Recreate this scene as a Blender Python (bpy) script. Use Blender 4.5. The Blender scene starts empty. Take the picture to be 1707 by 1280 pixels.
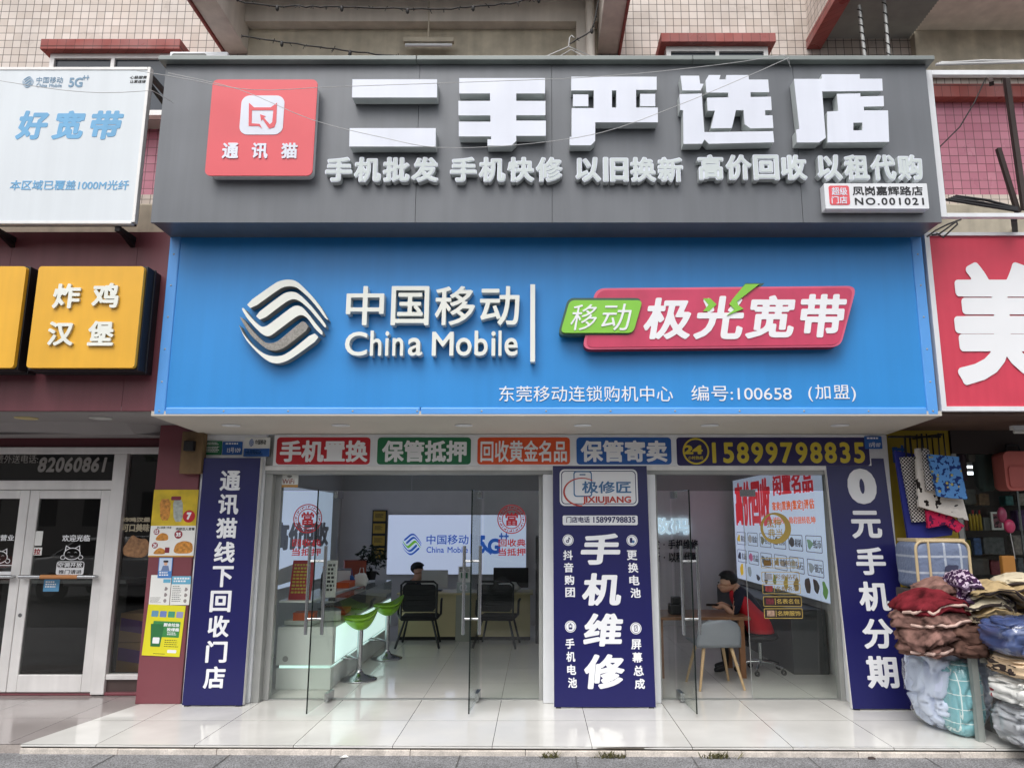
import bpy, bmesh, math, random
import numpy as np
from mathutils import Matrix, Vector
from mathutils.geometry import tessellate_polygon
random.seed(7)
S = bpy.context.scene
C = S.collection

# ------------------------------------------------------------------ camera, sky, sun, exposure
EYE, FOC, PCX, PCY = 1.72, 1240.0, 895.0, 640.0
PIT = math.atan(230 / FOC); CP, SP = math.cos(PIT), math.sin(PIT)
cam = bpy.data.objects.new('camera', bpy.data.cameras.new('camera')); C.objects.link(cam); S.camera = cam
cam.location = (0, 0, EYE); cam.rotation_euler = (math.pi / 2 + PIT, 0, 0)
cam.data.sensor_width = 36; cam.data.lens = FOC / 1707 * 36
cam.data.shift_x = -(PCX - 853.5) / 1707; cam.data.clip_end = 500; cam.data.clip_start = .05
SUN_EL, SUN_AZ = math.radians(58), math.radians(20)
w = bpy.data.worlds.new('World'); S.world = w; w.use_nodes = True
nt = w.node_tree; sky = nt.nodes.new('ShaderNodeTexSky'); sky.sky_type = 'NISHITA'; sky.sun_disc = False
sky.sun_elevation = SUN_EL; sky.sun_rotation = math.pi + SUN_AZ; sky.dust_density = 4; sky.air_density = 1.2
hs = nt.nodes.new('ShaderNodeHueSaturation'); hs.inputs['Saturation'].default_value = .22
nt.links.new(sky.outputs[0], hs.inputs['Color']); nt.links.new(hs.outputs[0], nt.nodes['Background'].inputs[0])
nt.nodes['Background'].inputs[1].default_value = .15
sun = bpy.data.objects.new('sun', bpy.data.lights.new('sun', 'SUN')); C.objects.link(sun)
sun.data.energy = .9; sun.data.angle = math.radians(42); sun.data.color = (1, .97, .92)
sun.rotation_euler = (math.pi / 2 - SUN_EL, 0, SUN_AZ * -1)
S.view_settings.view_transform = 'Standard'; S.view_settings.look = 'None'; S.view_settings.gamma = 1
S.view_settings.exposure = 0.55
S.cycles.max_bounces = 10; S.cycles.transparent_max_bounces = 24; S.cycles.glossy_bounces = 5
S.cycles.caustics_reflective = False; S.cycles.caustics_refractive = False; S.cycles.use_denoising = True
S.cycles.sample_clamp_indirect = 6

# ------------------------------------------------------------------ pixel helpers (where a thing of known depth stands)
def ray(py):
    v = (PCY - py) / FOC
    return SP + CP * v, CP - SP * v
def at(px, py, Y):
    u, f = ray(py); t = Y / f
    return (px - PCX) / FOC * t, EYE + u * t
def X(px, py, Y): return at(px, py, Y)[0]
def Z(py, Y): return at(0, py, Y)[1]
def R(x0, y0, x1, y1, Y):
    ym = (y0 + y1) / 2
    return X(x0, ym, Y), X(x1, ym, Y), Z(y1, Y), Z(y0, Y)
def gnd(px, py, z=0):
    u, f = ray(py); Y = (z - EYE) / (u / f)
    return X(px, py, Y), Y

# ------------------------------------------------------------------ materials
def lin(c): c /= 255; return c / 12.92 if c <= .04045 else ((c + .055) / 1.055) ** 2.4
def rgb(r, g, b): return (lin(r), lin(g), lin(b), 1)
def M(name, col, rough=.6, metal=0, var=.1, scale=4, bump=0, spec=.5, coat=0, streak=0, fine=0, stretch=None):
    m = bpy.data.materials.new(name); m.use_nodes = True; t = m.node_tree; b = t.nodes['Principled BSDF']
    if len(col) == 3: col = rgb(*col)
    b.inputs['Roughness'].default_value = rough; b.inputs['Metallic'].default_value = metal
    b.inputs['Specular IOR Level'].default_value = spec; b.inputs['Coat Weight'].default_value = coat
    b.inputs['Coat Roughness'].default_value = .08
    geo = t.nodes.new('ShaderNodeNewGeometry'); src = geo.outputs['Position']
    if stretch:
        mp = t.nodes.new('ShaderNodeMapping'); mp.inputs['Scale'].default_value = stretch
        t.links.new(src, mp.inputs[0]); src = mp.outputs[0]
    n = t.nodes.new('ShaderNodeTexNoise'); n.inputs['Scale'].default_value = scale; n.inputs['Detail'].default_value = 6
    t.links.new(src, n.inputs['Vector'])
    mr = t.nodes.new('ShaderNodeMapRange'); mr.inputs[1].default_value = .3; mr.inputs[2].default_value = .7
    mr.inputs[3].default_value = 1 - var; mr.inputs[4].default_value = 1 + var * .6
    t.links.new(n.outputs[0], mr.inputs[0]); val = mr.outputs[0]
    def mul(a, bsock):
        x = t.nodes.new('ShaderNodeMath'); x.operation = 'MULTIPLY'; t.links.new(a, x.inputs[0]); t.links.new(bsock, x.inputs[1]); return x.outputs[0]
    if streak:
        mp = t.nodes.new('ShaderNodeMapping'); mp.inputs['Scale'].default_value = (9, 9, .5)
        t.links.new(geo.outputs['Position'], mp.inputs[0])
        n2 = t.nodes.new('ShaderNodeTexNoise'); n2.inputs['Scale'].default_value = 1; n2.inputs['Detail'].default_value = 5
        t.links.new(mp.outputs[0], n2.inputs['Vector'])
        m2 = t.nodes.new('ShaderNodeMapRange'); m2.inputs[1].default_value = .35; m2.inputs[2].default_value = .7
        m2.inputs[3].default_value = 1 - streak; m2.inputs[4].default_value = 1
        t.links.new(n2.outputs[0], m2.inputs[0]); val = mul(val, m2.outputs[0])
    if fine:
        n3 = t.nodes.new('ShaderNodeTexNoise'); n3.inputs['Scale'].default_value = 95; n3.inputs['Detail'].default_value = 2
        t.links.new(geo.outputs['Position'], n3.inputs['Vector'])
        m3 = t.nodes.new('ShaderNodeMapRange'); m3.inputs[1].default_value = .35; m3.inputs[2].default_value = .65
        m3.inputs[3].default_value = 1 - fine; m3.inputs[4].default_value = 1 + fine
        t.links.new(n3.outputs[0], m3.inputs[0]); val = mul(val, m3.outputs[0])
    vm = t.nodes.new('ShaderNodeVectorMath'); vm.operation = 'SCALE'; vm.inputs[0].default_value = col[:3]
    t.links.new(val, vm.inputs['Scale']); t.links.new(vm.outputs[0], b.inputs['Base Color'])
    r2 = t.nodes.new('ShaderNodeMapRange'); r2.inputs[3].default_value = rough * .85; r2.inputs[4].default_value = min(1, rough * 1.2)
    t.links.new(n.outputs[0], r2.inputs[0]); t.links.new(r2.outputs[0], b.inputs['Roughness'])
    if bump:
        bp = t.nodes.new('ShaderNodeBump'); bp.inputs['Strength'].default_value = bump; bp.inputs['Distance'].default_value = .02
        t.links.new(n.outputs[0], bp.inputs['Height']); t.links.new(bp.outputs[0], b.inputs['Normal'])
    return m
def grid_mat(name, c1, c2, grout, sx, sy, ox=0, oy=0, gap=.06, rough=.4, plane='XZ', offset=0, spec=.5, bumpd=.002, dirt=.15):
    m = bpy.data.materials.new(name); m.use_nodes = True; t = m.node_tree; b = t.nodes['Principled BSDF']
    geo = t.nodes.new('ShaderNodeNewGeometry'); sp = t.nodes.new('ShaderNodeSeparateXYZ'); t.links.new(geo.outputs['Position'], sp.inputs[0])
    def aff(sock, s, o):
        x = t.nodes.new('ShaderNodeMath'); x.operation = 'MULTIPLY_ADD'; t.links.new(sock, x.inputs[0]); x.inputs[1].default_value = 1 / s; x.inputs[2].default_value = -o / s; return x.outputs[0]
    cb = t.nodes.new('ShaderNodeCombineXYZ')
    if plane == 'XZ':
        ad = t.nodes.new('ShaderNodeMath'); t.links.new(sp.outputs[0], ad.inputs[0]); t.links.new(sp.outputs[1], ad.inputs[1]); a, c = ad.outputs[0], sp.outputs[2]
    else: a, c = sp.outputs[0], sp.outputs[1]
    t.links.new(aff(a, sx, ox), cb.inputs[0]); t.links.new(aff(c, sy, oy), cb.inputs[1])
    br = t.nodes.new('ShaderNodeTexBrick'); br.offset = offset; br.inputs['Scale'].default_value = 1
    br.inputs['Brick Width'].default_value = 1; br.inputs['Row Height'].default_value = 1; br.inputs['Mortar Size'].default_value = gap / 2
    br.inputs['Mortar Smooth'].default_value = .1; br.inputs['Bias'].default_value = 0
    for i, cc in ((1, c1), (2, c2), (3, grout)): br.inputs[i].default_value = rgb(*cc)
    t.links.new(cb.outputs[0], br.inputs['Vector'])
    n = t.nodes.new('ShaderNodeTexNoise'); n.inputs['Scale'].default_value = 1.3; n.inputs['Detail'].default_value = 8
    t.links.new(geo.outputs['Position'], n.inputs['Vector'])
    mr = t.nodes.new('ShaderNodeMapRange'); mr.inputs[1].default_value = .3; mr.inputs[2].default_value = .7; mr.inputs[3].default_value = 1 - dirt; mr.inputs[4].default_value = 1.04
    t.links.new(n.outputs[0], mr.inputs[0])
    vm = t.nodes.new('ShaderNodeVectorMath'); vm.operation = 'SCALE'; t.links.new(br.outputs[0], vm.inputs[0]); t.links.new(mr.outputs[0], vm.inputs['Scale'])
    t.links.new(vm.outputs[0], b.inputs['Base Color']); b.inputs['Specular IOR Level'].default_value = spec
    rm = t.nodes.new('ShaderNodeMapRange'); rm.inputs[1].default_value = .35; rm.inputs[2].default_value = .7; rm.inputs[3].default_value = rough * .6; rm.inputs[4].default_value = min(1, rough * 2.4)
    n4 = t.nodes.new('ShaderNodeTexNoise'); n4.inputs['Scale'].default_value = 2.6; n4.inputs['Detail'].default_value = 9; t.links.new(geo.outputs['Position'], n4.inputs['Vector']); t.links.new(n4.outputs[0], rm.inputs[0]); t.links.new(rm.outputs[0], b.inputs['Roughness'])
    bp = t.nodes.new('ShaderNodeBump'); bp.invert = True; bp.inputs['Distance'].default_value = bumpd; bp.inputs['Strength'].default_value = .6
    t.links.new(br.outputs['Fac'], bp.inputs['Height']); t.links.new(bp.outputs[0], b.inputs['Normal'])
    return m
def E(name, col, strength, var=0):
    m = bpy.data.materials.new(name); m.use_nodes = True; b = m.node_tree.nodes['Principled BSDF']
    c = rgb(*col); b.inputs['Base Color'].default_value = c; b.inputs['Emission Color'].default_value = c
    b.inputs['Emission Strength'].default_value = strength; b.inputs['Roughness'].default_value = .3
    return m
def glass(name, tint=.9, rough=0.0, ior=1.45):
    m = bpy.data.materials.new(name); m.use_nodes = True; t = m.node_tree; t.nodes.clear()
    o = t.nodes.new('ShaderNodeOutputMaterial'); mx = t.nodes.new('ShaderNodeMixShader'); tr = t.nodes.new('ShaderNodeBsdfTransparent')
    gl = t.nodes.new('ShaderNodeBsdfGlossy'); fr = t.nodes.new('ShaderNodeFresnel'); fr.inputs[0].default_value = ior
    tr.inputs[0].default_value = (tint * .98, tint, tint * .985, 1); gl.inputs['Roughness'].default_value = rough
    geo = t.nodes.new('ShaderNodeNewGeometry'); k = t.nodes.new('ShaderNodeMath'); k.operation = 'MULTIPLY'; iv = t.nodes.new('ShaderNodeMath'); iv.operation = 'SUBTRACT'; iv.inputs[0].default_value = 1
    t.links.new(geo.outputs['Backfacing'], iv.inputs[1]); t.links.new(fr.outputs[0], k.inputs[0]); t.links.new(iv.outputs[0], k.inputs[1])
    t.links.new(k.outputs[0], mx.inputs[0]); t.links.new(tr.outputs[0], mx.inputs[1]); t.links.new(gl.outputs[0], mx.inputs[2]); t.links.new(mx.outputs[0], o.inputs[0])
    return m
def pattern(name, kind, c1, c2, scale=20, rough=.8, c3=None, thr=.5):
    """checks, plaid, blots, stripes as woven or printed cloth"""
    m = bpy.data.materials.new(name); m.use_nodes = True; t = m.node_tree; b = t.nodes['Principled BSDF']; b.inputs['Roughness'].default_value = rough
    tc = t.nodes.new('ShaderNodeTexCoord'); src = tc.outputs['Object']
    mix = t.nodes.new('ShaderNodeMix'); mix.data_type = 'RGBA'; mix.inputs[6].default_value = rgb(*c1); mix.inputs[7].default_value = rgb(*c2)
    def bands(axis, sc, th):
        sp = t.nodes.new('ShaderNodeSeparateXYZ'); t.links.new(src, sp.inputs[0])
        a = t.nodes.new('ShaderNodeMath'); a.operation = 'MULTIPLY'; a.inputs[1].default_value = sc; t.links.new(sp.outputs[axis], a.inputs[0])
        f = t.nodes.new('ShaderNodeMath'); f.operation = 'FRACT'; t.links.new(a.outputs[0], f.inputs[0])
        g = t.nodes.new('ShaderNodeMath'); g.operation = 'LESS_THAN'; g.inputs[1].default_value = th; t.links.new(f.outputs[0], g.inputs[0]); return g.outputs[0]
    if kind == 'checks':
        ck = t.nodes.new('ShaderNodeTexChecker'); ck.inputs['Scale'].default_value = scale; t.links.new(src, ck.inputs[0]); fac = ck.outputs['Fac']
    elif kind == 'plaid':
        a, c = bands(0, scale, thr), bands(2, scale, thr)
        mx = t.nodes.new('ShaderNodeMath'); mx.operation = 'MAXIMUM'; t.links.new(a, mx.inputs[0]); t.links.new(c, mx.inputs[1]); fac = mx.outputs[0]
    elif kind == 'blots':
        n = t.nodes.new('ShaderNodeTexNoise'); n.inputs['Scale'].default_value = scale; n.inputs['Detail'].default_value = 2.5; t.links.new(src, n.inputs['Vector'])
        g = t.nodes.new('ShaderNodeMath'); g.operation = 'GREATER_THAN'; g.inputs[1].default_value = thr; t.links.new(n.outputs[0], g.inputs[0]); fac = g.outputs[0]
    t.links.new(fac, mix.inputs[0]); out = mix.outputs[2]
    if c3:
        v = t.nodes.new('ShaderNodeTexVoronoi'); v.inputs['Scale'].default_value = scale * .8; t.links.new(src, v.inputs['Vector'])
        g = t.nodes.new('ShaderNodeMath'); g.operation = 'LESS_THAN'; g.inputs[1].default_value = .22; t.links.new(v.outputs[0], g.inputs[0])
        m2 = t.nodes.new('ShaderNodeMix'); m2.data_type = 'RGBA'; m2.inputs[7].default_value = rgb(*c3); t.links.new(g.outputs[0], m2.inputs[0]); t.links.new(out, m2.inputs[6]); out = m2.outputs[2]
    t.links.new(out, b.inputs['Base Color']); b.inputs['Specular IOR Level'].default_value = .2
    nn = t.nodes.new('ShaderNodeTexNoise'); nn.inputs['Scale'].default_value = 28; nn.inputs['Detail'].default_value = 5; t.links.new(src, nn.inputs['Vector'])
    bp = t.nodes.new('ShaderNodeBump'); bp.inputs['Strength'].default_value = .5; bp.inputs['Distance'].default_value = .02; t.links.new(nn.outputs[0], bp.inputs['Height']); t.links.new(bp.outputs[0], b.inputs['Normal'])
    return m

# ------------------------------------------------------------------ objects
W = {}
def wm(o): return W.get(o.name, Matrix())
def tag(o, label=None, cat=None, group=None, kind=None):
    if label: o['label'] = label
    if cat: o['category'] = cat
    if group: o['group'] = group
    if kind: o['kind'] = kind
    return o
def thing(name, label, cat, loc=(0, 0, 0), rot=(0, 0, 0), group=None):
    o = bpy.data.objects.new(name, None); C.objects.link(o); o.location = loc; o.rotation_euler = rot; o.empty_display_size = .1
    from mathutils import Euler
    W[o.name] = Matrix.Translation(loc) @ Euler(rot).to_matrix().to_4x4()
    return tag(o, label, cat, group)
def copy_tree(o, parent=None, loc=None, rot=None, label=None):
    c = o.copy(); C.objects.link(c); c.parent = parent
    if loc is not None: c.location = loc
    if rot is not None: c.rotation_euler = rot
    if label: c['label'] = label
    for ch in list(o.children): copy_tree(ch, c)
    return c
class Fr:
    """a plane to draw on: origin, right, up, outward normal"""
    def __init__(s, O=(0, 0, 0), Rr=(1, 0, 0), U=(0, 0, 1), N=(0, -1, 0)):
        s.O, s.R, s.U, s.N = Vector(O), Vector(Rr), Vector(U), Vector(N)
    def p(s, x, z, d=0): return s.O + s.R * x + s.U * z + s.N * d
def FY(Y): return Fr((0, Y, 0))
class MB:
    def __init__(s): s.v = []; s.f = []; s.mi = []; s.mats = []; s.sm = []
    def m(s, mat):
        if mat not in s.mats: s.mats.append(mat)
        return s.mats.index(mat)
    def add(s, vs, fs, mat, smooth=False):
        k = len(s.v); s.v += [tuple(v) for v in vs]; i = s.m(mat)
        for f in fs: s.f.append([k + j for j in f]); s.mi.append(i); s.sm.append(smooth)
        return s
    def box(s, x0, x1, y0, y1, z0, z1, mat):
        vs = [(x, y, z) for x in (x0, x1) for y in (y0, y1) for z in (z0, z1)]
        return s.add(vs, [(0, 1, 3, 2), (4, 6, 7, 5), (0, 4, 5, 1), (2, 3, 7, 6), (0, 2, 6, 4), (1, 5, 7, 3)], mat)
    def hexa(s, b, t, mat):
        """four bottom corners, four top corners"""
        return s.add(list(b) + list(t), [(3, 2, 1, 0), (4, 5, 6, 7), (0, 1, 5, 4), (1, 2, 6, 5), (2, 3, 7, 6), (3, 0, 4, 7)], mat)
    def bar(s, p, q, a, b, mat, up=(0, 0, 1)):
        p, q = Vector(p), Vector(q); d = (q - p).normalized(); u = Vector(up)
        if abs(d.dot(u)) > .98: u = Vector((0, 1, 0))
        r = d.cross(u).normalized(); u = r.cross(d).normalized()
        c = [(r * (sx * a / 2) + u * (sy * b / 2)) for sx, sy in ((-1, -1), (1, -1), (1, 1), (-1, 1))]
        return s.hexa([p + k for k in c], [q + k for k in c], mat)
    def tube(s, pts, r, mat, n=8, cap=True, smooth=True):
        pts = [Vector(p) for p in pts]; k = len(pts); rs = r if isinstance(r, (list, tuple)) else [r] * k
        vs = []; prev = None
        for i, p in enumerate(pts):
            d = (pts[min(i + 1, k - 1)] - pts[max(i - 1, 0)]).normalized()
            a = prev if prev is not None else (Vector((0, 0, 1)) if abs(d.z) < .9 else Vector((1, 0, 0)))
            x = (a - d * a.dot(d)).normalized(); prev = x; y = d.cross(x)
            for j in range(n): an = 2 * math.pi * j / n; vs.append(p + (x * math.cos(an) + y * math.sin(an)) * rs[i])
        fs = [(i * n + j, i * n + (j + 1) % n, (i + 1) * n + (j + 1) % n, (i + 1) * n + j) for i in range(k - 1) for j in range(n)]
        s.add(vs, fs, mat, smooth)
        if cap: s.add(vs[:n], [tuple(range(n))[::-1]], mat); s.add(vs[-n:], [tuple(range(n))], mat)
        return s
    def lathe(s, c, prof, mat, n=24, smooth=True, ax='Z'):
        vs = []
        for r, z in prof:
            for j in range(n):
                a = 2 * math.pi * j / n; q = (r * math.cos(a), r * math.sin(a), z)
                if ax == 'Y': q = (q[0], q[2], q[1])
                vs.append((c[0] + q[0], c[1] + q[1], c[2] + q[2]))
        fs = [(i * n + j, i * n + (j + 1) % n, (i + 1) * n + (j + 1) % n, (i + 1) * n + j) for i in range(len(prof) - 1) for j in range(n)]
        return s.add(vs, fs, mat, smooth)
    def prism(s, polys, fr, d0, d1, mat, side=None, back=False):
        """polygon with holes on a plane, raised from d0 to d1"""
        loops = [[Vector((p[0], p[1], 0)) for p in l] for l in polys]; flat = [p for l in loops for p in l]
        tri = tessellate_polygon(loops)
        fs = []
        for a, b, c in tri:
            A, B, D = flat[a], flat[b], flat[c]
            ar = (B.x - A.x) * (D.y - A.y) - (B.y - A.y) * (D.x - A.x)
            if abs(ar) < 1e-12: continue
            fs.append((a, b, c) if ar > 0 else (a, c, b))
        s.add([fr.p(p.x, p.y, d1) for p in flat], fs, mat)
        if back: s.add([fr.p(p.x, p.y, d0) for p in flat], [f[::-1] for f in fs], side or mat)
        if d1 != d0:
            for li, l in enumerate(loops):
                ar = sum(l[i].x * l[(i + 1) % len(l)].y - l[(i + 1) % len(l)].x * l[i].y for i in range(len(l)))
                if (ar < 0) == (li == 0): l = l[::-1]
                n = len(l); vs = [fr.p(p.x, p.y, d0) for p in l] + [fr.p(p.x, p.y, d1) for p in l]
                s.add(vs, [(i, (i + 1) % n, n + (i + 1) % n, n + i) for i in range(n)], side or mat)
        return s
    def rrect(s, x0, x1, z0, z1, r, fr, d0, d1, mat, side=None, back=False, hole=None):
        return s.prism([rr(x0, x1, z0, z1, r)] + ([hole] if hole else []), fr, d0, d1, mat, side, back)
    def blob(s, c, rad, mat, e=(1, 1), nu=24, nv=16, disp=None, rz=0):
        """super-ellipsoid with an optional displacement disp(dir)->factor"""
        def pw(v, e): return math.copysign(abs(v) ** e, v)
        vs = []; cr, sr = math.cos(rz), math.sin(rz)
        for i in range(nv + 1):
            ph = -math.pi / 2 + math.pi * i / nv
            for j in range(nu):
                th = 2 * math.pi * j / nu
                d = Vector((pw(math.cos(ph), e[1]) * pw(math.cos(th), e[0]), pw(math.cos(ph), e[1]) * pw(math.sin(th), e[0]), pw(math.sin(ph), e[1])))
                k = disp(d) if disp else 1
                x, y, z = d.x * rad[0] * k, d.y * rad[1] * k, d.z * rad[2] * (1 + (k - 1) * .6)
                vs.append((c[0] + x * cr - y * sr, c[1] + x * sr + y * cr, c[2] + z))
        fs = [(i * nu + j, i * nu + (j + 1) % nu, (i + 1) * nu + (j + 1) % nu, (i + 1) * nu + j) for i in range(nv) for j in range(nu)]
        return s.add(vs, fs, mat, True)
    def build(s, name, parent=None, bevel=0, label=None, cat=None, group=None, kind=None, local=False, base=None, seg=2, sub=0):
        me = bpy.data.meshes.new(name); vs = s.v; M0 = Matrix()
        if parent is not None and not local: M0 = wm(parent).inverted()
        elif base is not None: M0 = Matrix.Translation(-Vector(base))
        if M0 != Matrix(): vs = [tuple(M0 @ Vector(v)) for v in vs]
        me.from_pydata(vs, [], s.f)
        for m in s.mats: me.materials.append(m)
        me.polygons.foreach_set('material_index', s.mi); me.polygons.foreach_set('use_smooth', s.sm)
        me.update()
        o = bpy.data.objects.new(name, me); C.objects.link(o)
        if parent is not None: o.parent = parent; W[o.name] = wm(parent)
        elif base is not None: o.location = base; W[o.name] = Matrix.Translation(base)
        if bevel:
            b = o.modifiers.new('b', 'BEVEL'); b.width = bevel; b.segments = seg; b.limit_method = 'ANGLE'; b.angle_limit = math.radians(40)
        if sub: b = o.modifiers.new('s', 'SUBSURF'); b.levels = b.render_levels = sub
        return tag(o, label, cat, group, kind)
def rr(x0, x1, z0, z1, r, n=6):
    out = []
    for cx, cz, a0 in ((x1 - r, z1 - r, 0), (x0 + r, z1 - r, 90), (x0 + r, z0 + r, 180), (x1 - r, z0 + r, 270)):
        for i in range(n + 1):
            a = math.radians(a0 + 90 * i / n); out.append((cx + r * math.cos(a), cz + r * math.sin(a)))
    return out
def circ(cx, cz, r, n=28, rz=None): return [(cx + r * math.cos(2 * math.pi * i / n), cz + (rz or r) * math.sin(2 * math.pi * i / n)) for i in range(n)]
def chaikin(p, k=1):
    for _ in range(k):
        q = []
        for i in range(len(p)):
            a, b = p[i], p[(i + 1) % len(p)]
            q += [(a[0] * .8 + b[0] * .2, a[1] * .8 + b[1] * .2), (a[0] * .2 + b[0] * .8, a[1] * .2 + b[1] * .8)]
        p = q
    return p
def roundpoly(pts, r, n=5):
    out = []; k = len(pts)
    for i in range(k):
        p0, p1, p2 = Vector(pts[i - 1]), Vector(pts[i]), Vector(pts[(i + 1) % k])
        a = p1 + (p0 - p1).normalized() * r; b = p1 + (p2 - p1).normalized() * r
        for j in range(n + 1):
            t = j / n; q = a * (1 - t) ** 2 + p1 * 2 * t * (1 - t) + b * t * t; out.append((q.x, q.y))
    return out
def pxp(pts, Y, ox=0, oy=0, k=1): return [at(ox + x * k, oy + y * k, Y) for x, y in pts]

# ------------------------------------------------------------------ lettering: outlines of the built-in font, made bolder through a distance field
GL = {}; OUT = {}
def outline(ch):
    if ch in OUT: return OUT[ch]
    c = bpy.data.curves.new('t', 'FONT'); c.body = ch; c.fill_mode = 'NONE'; c.resolution_u = 4
    o = bpy.data.objects.new('t', c); C.objects.link(o); bpy.context.view_layer.update()
    me = bpy.data.meshes.new_from_object(o.evaluated_get(bpy.context.evaluated_depsgraph_get()))
    v = np.array([p.co[:2] for p in me.vertices]).reshape(-1, 2); e = np.array([q.vertices[:] for q in me.edges], dtype=int).reshape(-1, 2)
    bpy.data.objects.remove(o); bpy.data.meshes.remove(me); bpy.data.curves.remove(c)
    OUT[ch] = (v[e[:, 0]], v[e[:, 1]]) if len(e) else None
    return OUT[ch]
def glyph(ch, bold, res):
    k = (ch, bold, res)
    if k in GL: return GL[k]
    ol = outline(ch)
    if ol is None: GL[k] = None; return None
    A, B = ol; lo = np.minimum(A.min(0), B.min(0)) - bold - .02; hi = np.maximum(A.max(0), B.max(0)) + bold + .02
    h = max(hi - lo) / res; nx, ny = int((hi - lo)[0] / h) + 2, int((hi - lo)[1] / h) + 2
    gx, gy = lo[0] + h * np.arange(nx), lo[1] + h * np.arange(ny)
    P = np.stack(np.meshgrid(gx, gy), -1).reshape(-1, 1, 2)
    d2 = np.full(len(P), 1e9); wn = np.zeros(len(P), int)
    for i in range(0, len(A), 64):
        a, b = A[i:i + 64][None], B[i:i + 64][None]; ab = b - a; ap = P - a
        t = np.clip((ap * ab).sum(-1) / np.maximum((ab * ab).sum(-1), 1e-12), 0, 1)
        d2 = np.minimum(d2, ((ap - ab * t[..., None]) ** 2).sum(-1).min(1))
        cr = ab[..., 0] * ap[..., 1] - ab[..., 1] * ap[..., 0]
        up = (a[..., 1] <= P[..., 1]) & (b[..., 1] > P[..., 1]) & (cr > 0); dn = (a[..., 1] > P[..., 1]) & (b[..., 1] <= P[..., 1]) & (cr < 0)
        wn += up.sum(1) - dn.sum(1)
    f = (np.sqrt(d2) * np.where(wn != 0, 1, -1) + bold).reshape(ny, nx); f[np.abs(f) < 1e-6] = 1e-6
    ins = f > 0; cnt = ins[:-1, :-1].astype(int) + ins[1:, :-1] + ins[:-1, 1:] + ins[1:, 1:]
    V = []; Fc = []; Ed = []; idx = {}
    def cv(i, j):
        q = (i, j)
        if q not in idx: idx[q] = len(V); V.append((gx[i], gy[j]))
        return idx[q]
    def ev(i, j, i2, j2):
        q = (min((i, j), (i2, j2)), max((i, j), (i2, j2)))
        if q not in idx:
            (a, b), (c, d) = q; t = f[b, a] / (f[b, a] - f[d, c]); idx[q] = len(V); V.append((gx[a] + (gx[c] - gx[a]) * t, gy[b] + (gy[d] - gy[b]) * t))
        return idx[q]
    for j in range(ny - 1):
        i = 0
        while i < nx - 1:
            n = cnt[j, i]
            if n == 4:
                i0 = i
                while i < nx - 1 and cnt[j, i] == 4: i += 1
                Fc.append((cv(i0, j), cv(i, j), cv(i, j + 1), cv(i0, j + 1))); continue
            if n:
                co = ((i, j), (i + 1, j), (i + 1, j + 1), (i, j + 1)); poly = []; ex = None; first = None
                for q in range(4):
                    a, b = co[q], co[(q + 1) % 4]; ia, ib = ins[a[1], a[0]], ins[b[1], b[0]]
                    if ia: poly.append(cv(*a))
                    if ia != ib:
                        e = ev(a[0], a[1], b[0], b[1]); poly.append(e)
                        if ia: ex = e
                        elif ex is not None: Ed.append((ex, e)); ex = None
                        else: first = e
                if ex is not None and first is not None: Ed.append((ex, first))
                if len(poly) > 2: Fc.append(tuple(poly))
            i += 1
    V = np.array(V).reshape(-1, 2)
    GL[k] = (V, Fc, Ed); return GL[k]
def adv(ch):
    if ch == ' ': return .4
    if ch == '\u3000': return 1.05
    A, B = outline(ch); x0, x1 = min(A[:, 0].min(), B[:, 0].min()), max(A[:, 0].max(), B[:, 0].max())
    return EM if ord(ch) > 0x2e00 else x1 + max(x0, .03)
A_, B_ = outline('国国'); A1, B1 = outline('国')
EM = (A_[:, 0].max() - A1[:, 0].max())
CJ0, CJ1 = A1[:, 1].min(), A1[:, 1].max(); CX0 = A1[:, 0].min()
def emit(mb, g, fx, fr, mat, d0, d1, side):
    V, Fc, Ed = g; vs = [fr.p(*fx(x, y), d1) for x, y in V]; mb.add(vs, Fc, mat)
    if d1 > d0:
        k = len(V); used = sorted({a for e in Ed for a in e}); mp = {a: i for i, a in enumerate(used)}; n = len(used)
        mb.add([fr.p(*fx(*V[a]), d0) for a in used] + [vs[a] for a in used], [(mp[b], mp[a], n + mp[a], n + mp[b]) for a, b in Ed], side or mat)
def text(mb, s, rect, fr, mat, bold=0, d0=0, d1=.003, shear=0, res=44, side=None, gap=0):
    """one line, fitted to rect = x0,x1,z0,z1 on plane fr"""
    x = 0; items = []
    for ch in s:
        if ch not in ' \u3000': items.append((ch, x))
        x += adv(ch) + gap
    gs = [(glyph(c, bold, res), x) for c, x in items]
    xs = np.concatenate([g[0][:, 0] + x + shear * g[0][:, 1] for g, x in gs]); ys = np.concatenate([g[0][:, 1] for g, x in gs])
    a0, a1, b0, b1 = xs.min(), xs.max(), ys.min(), ys.max(); x0, x1, z0, z1 = rect
    for g, ox in gs:
        emit(mb, g, lambda px, py: (x0 + (px + ox + shear * py - a0) / (a1 - a0) * (x1 - x0), z0 + (py - b0) / (b1 - b0) * (z1 - z0)), fr, mat, d0, d1, side)
    return mb
def vtext(mb, s, rect, fr, mat, bold=0, d0=0, d1=.003, res=44, fill=.9, side=None, shear=0):
    """one column of square characters, top to bottom"""
    x0, x1, z0, z1 = rect; n = len(s); ch_h = (z1 - z0) / (n - 1 + fill) if n > 1 else z1 - z0
    for i, ch in enumerate(s):
        zt = z1 - i * ch_h; text(mb, ch, (x0, x1, zt - ch_h * fill, zt), fr, mat, bold, d0, d1, shear, res, side)
    return mb
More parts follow.
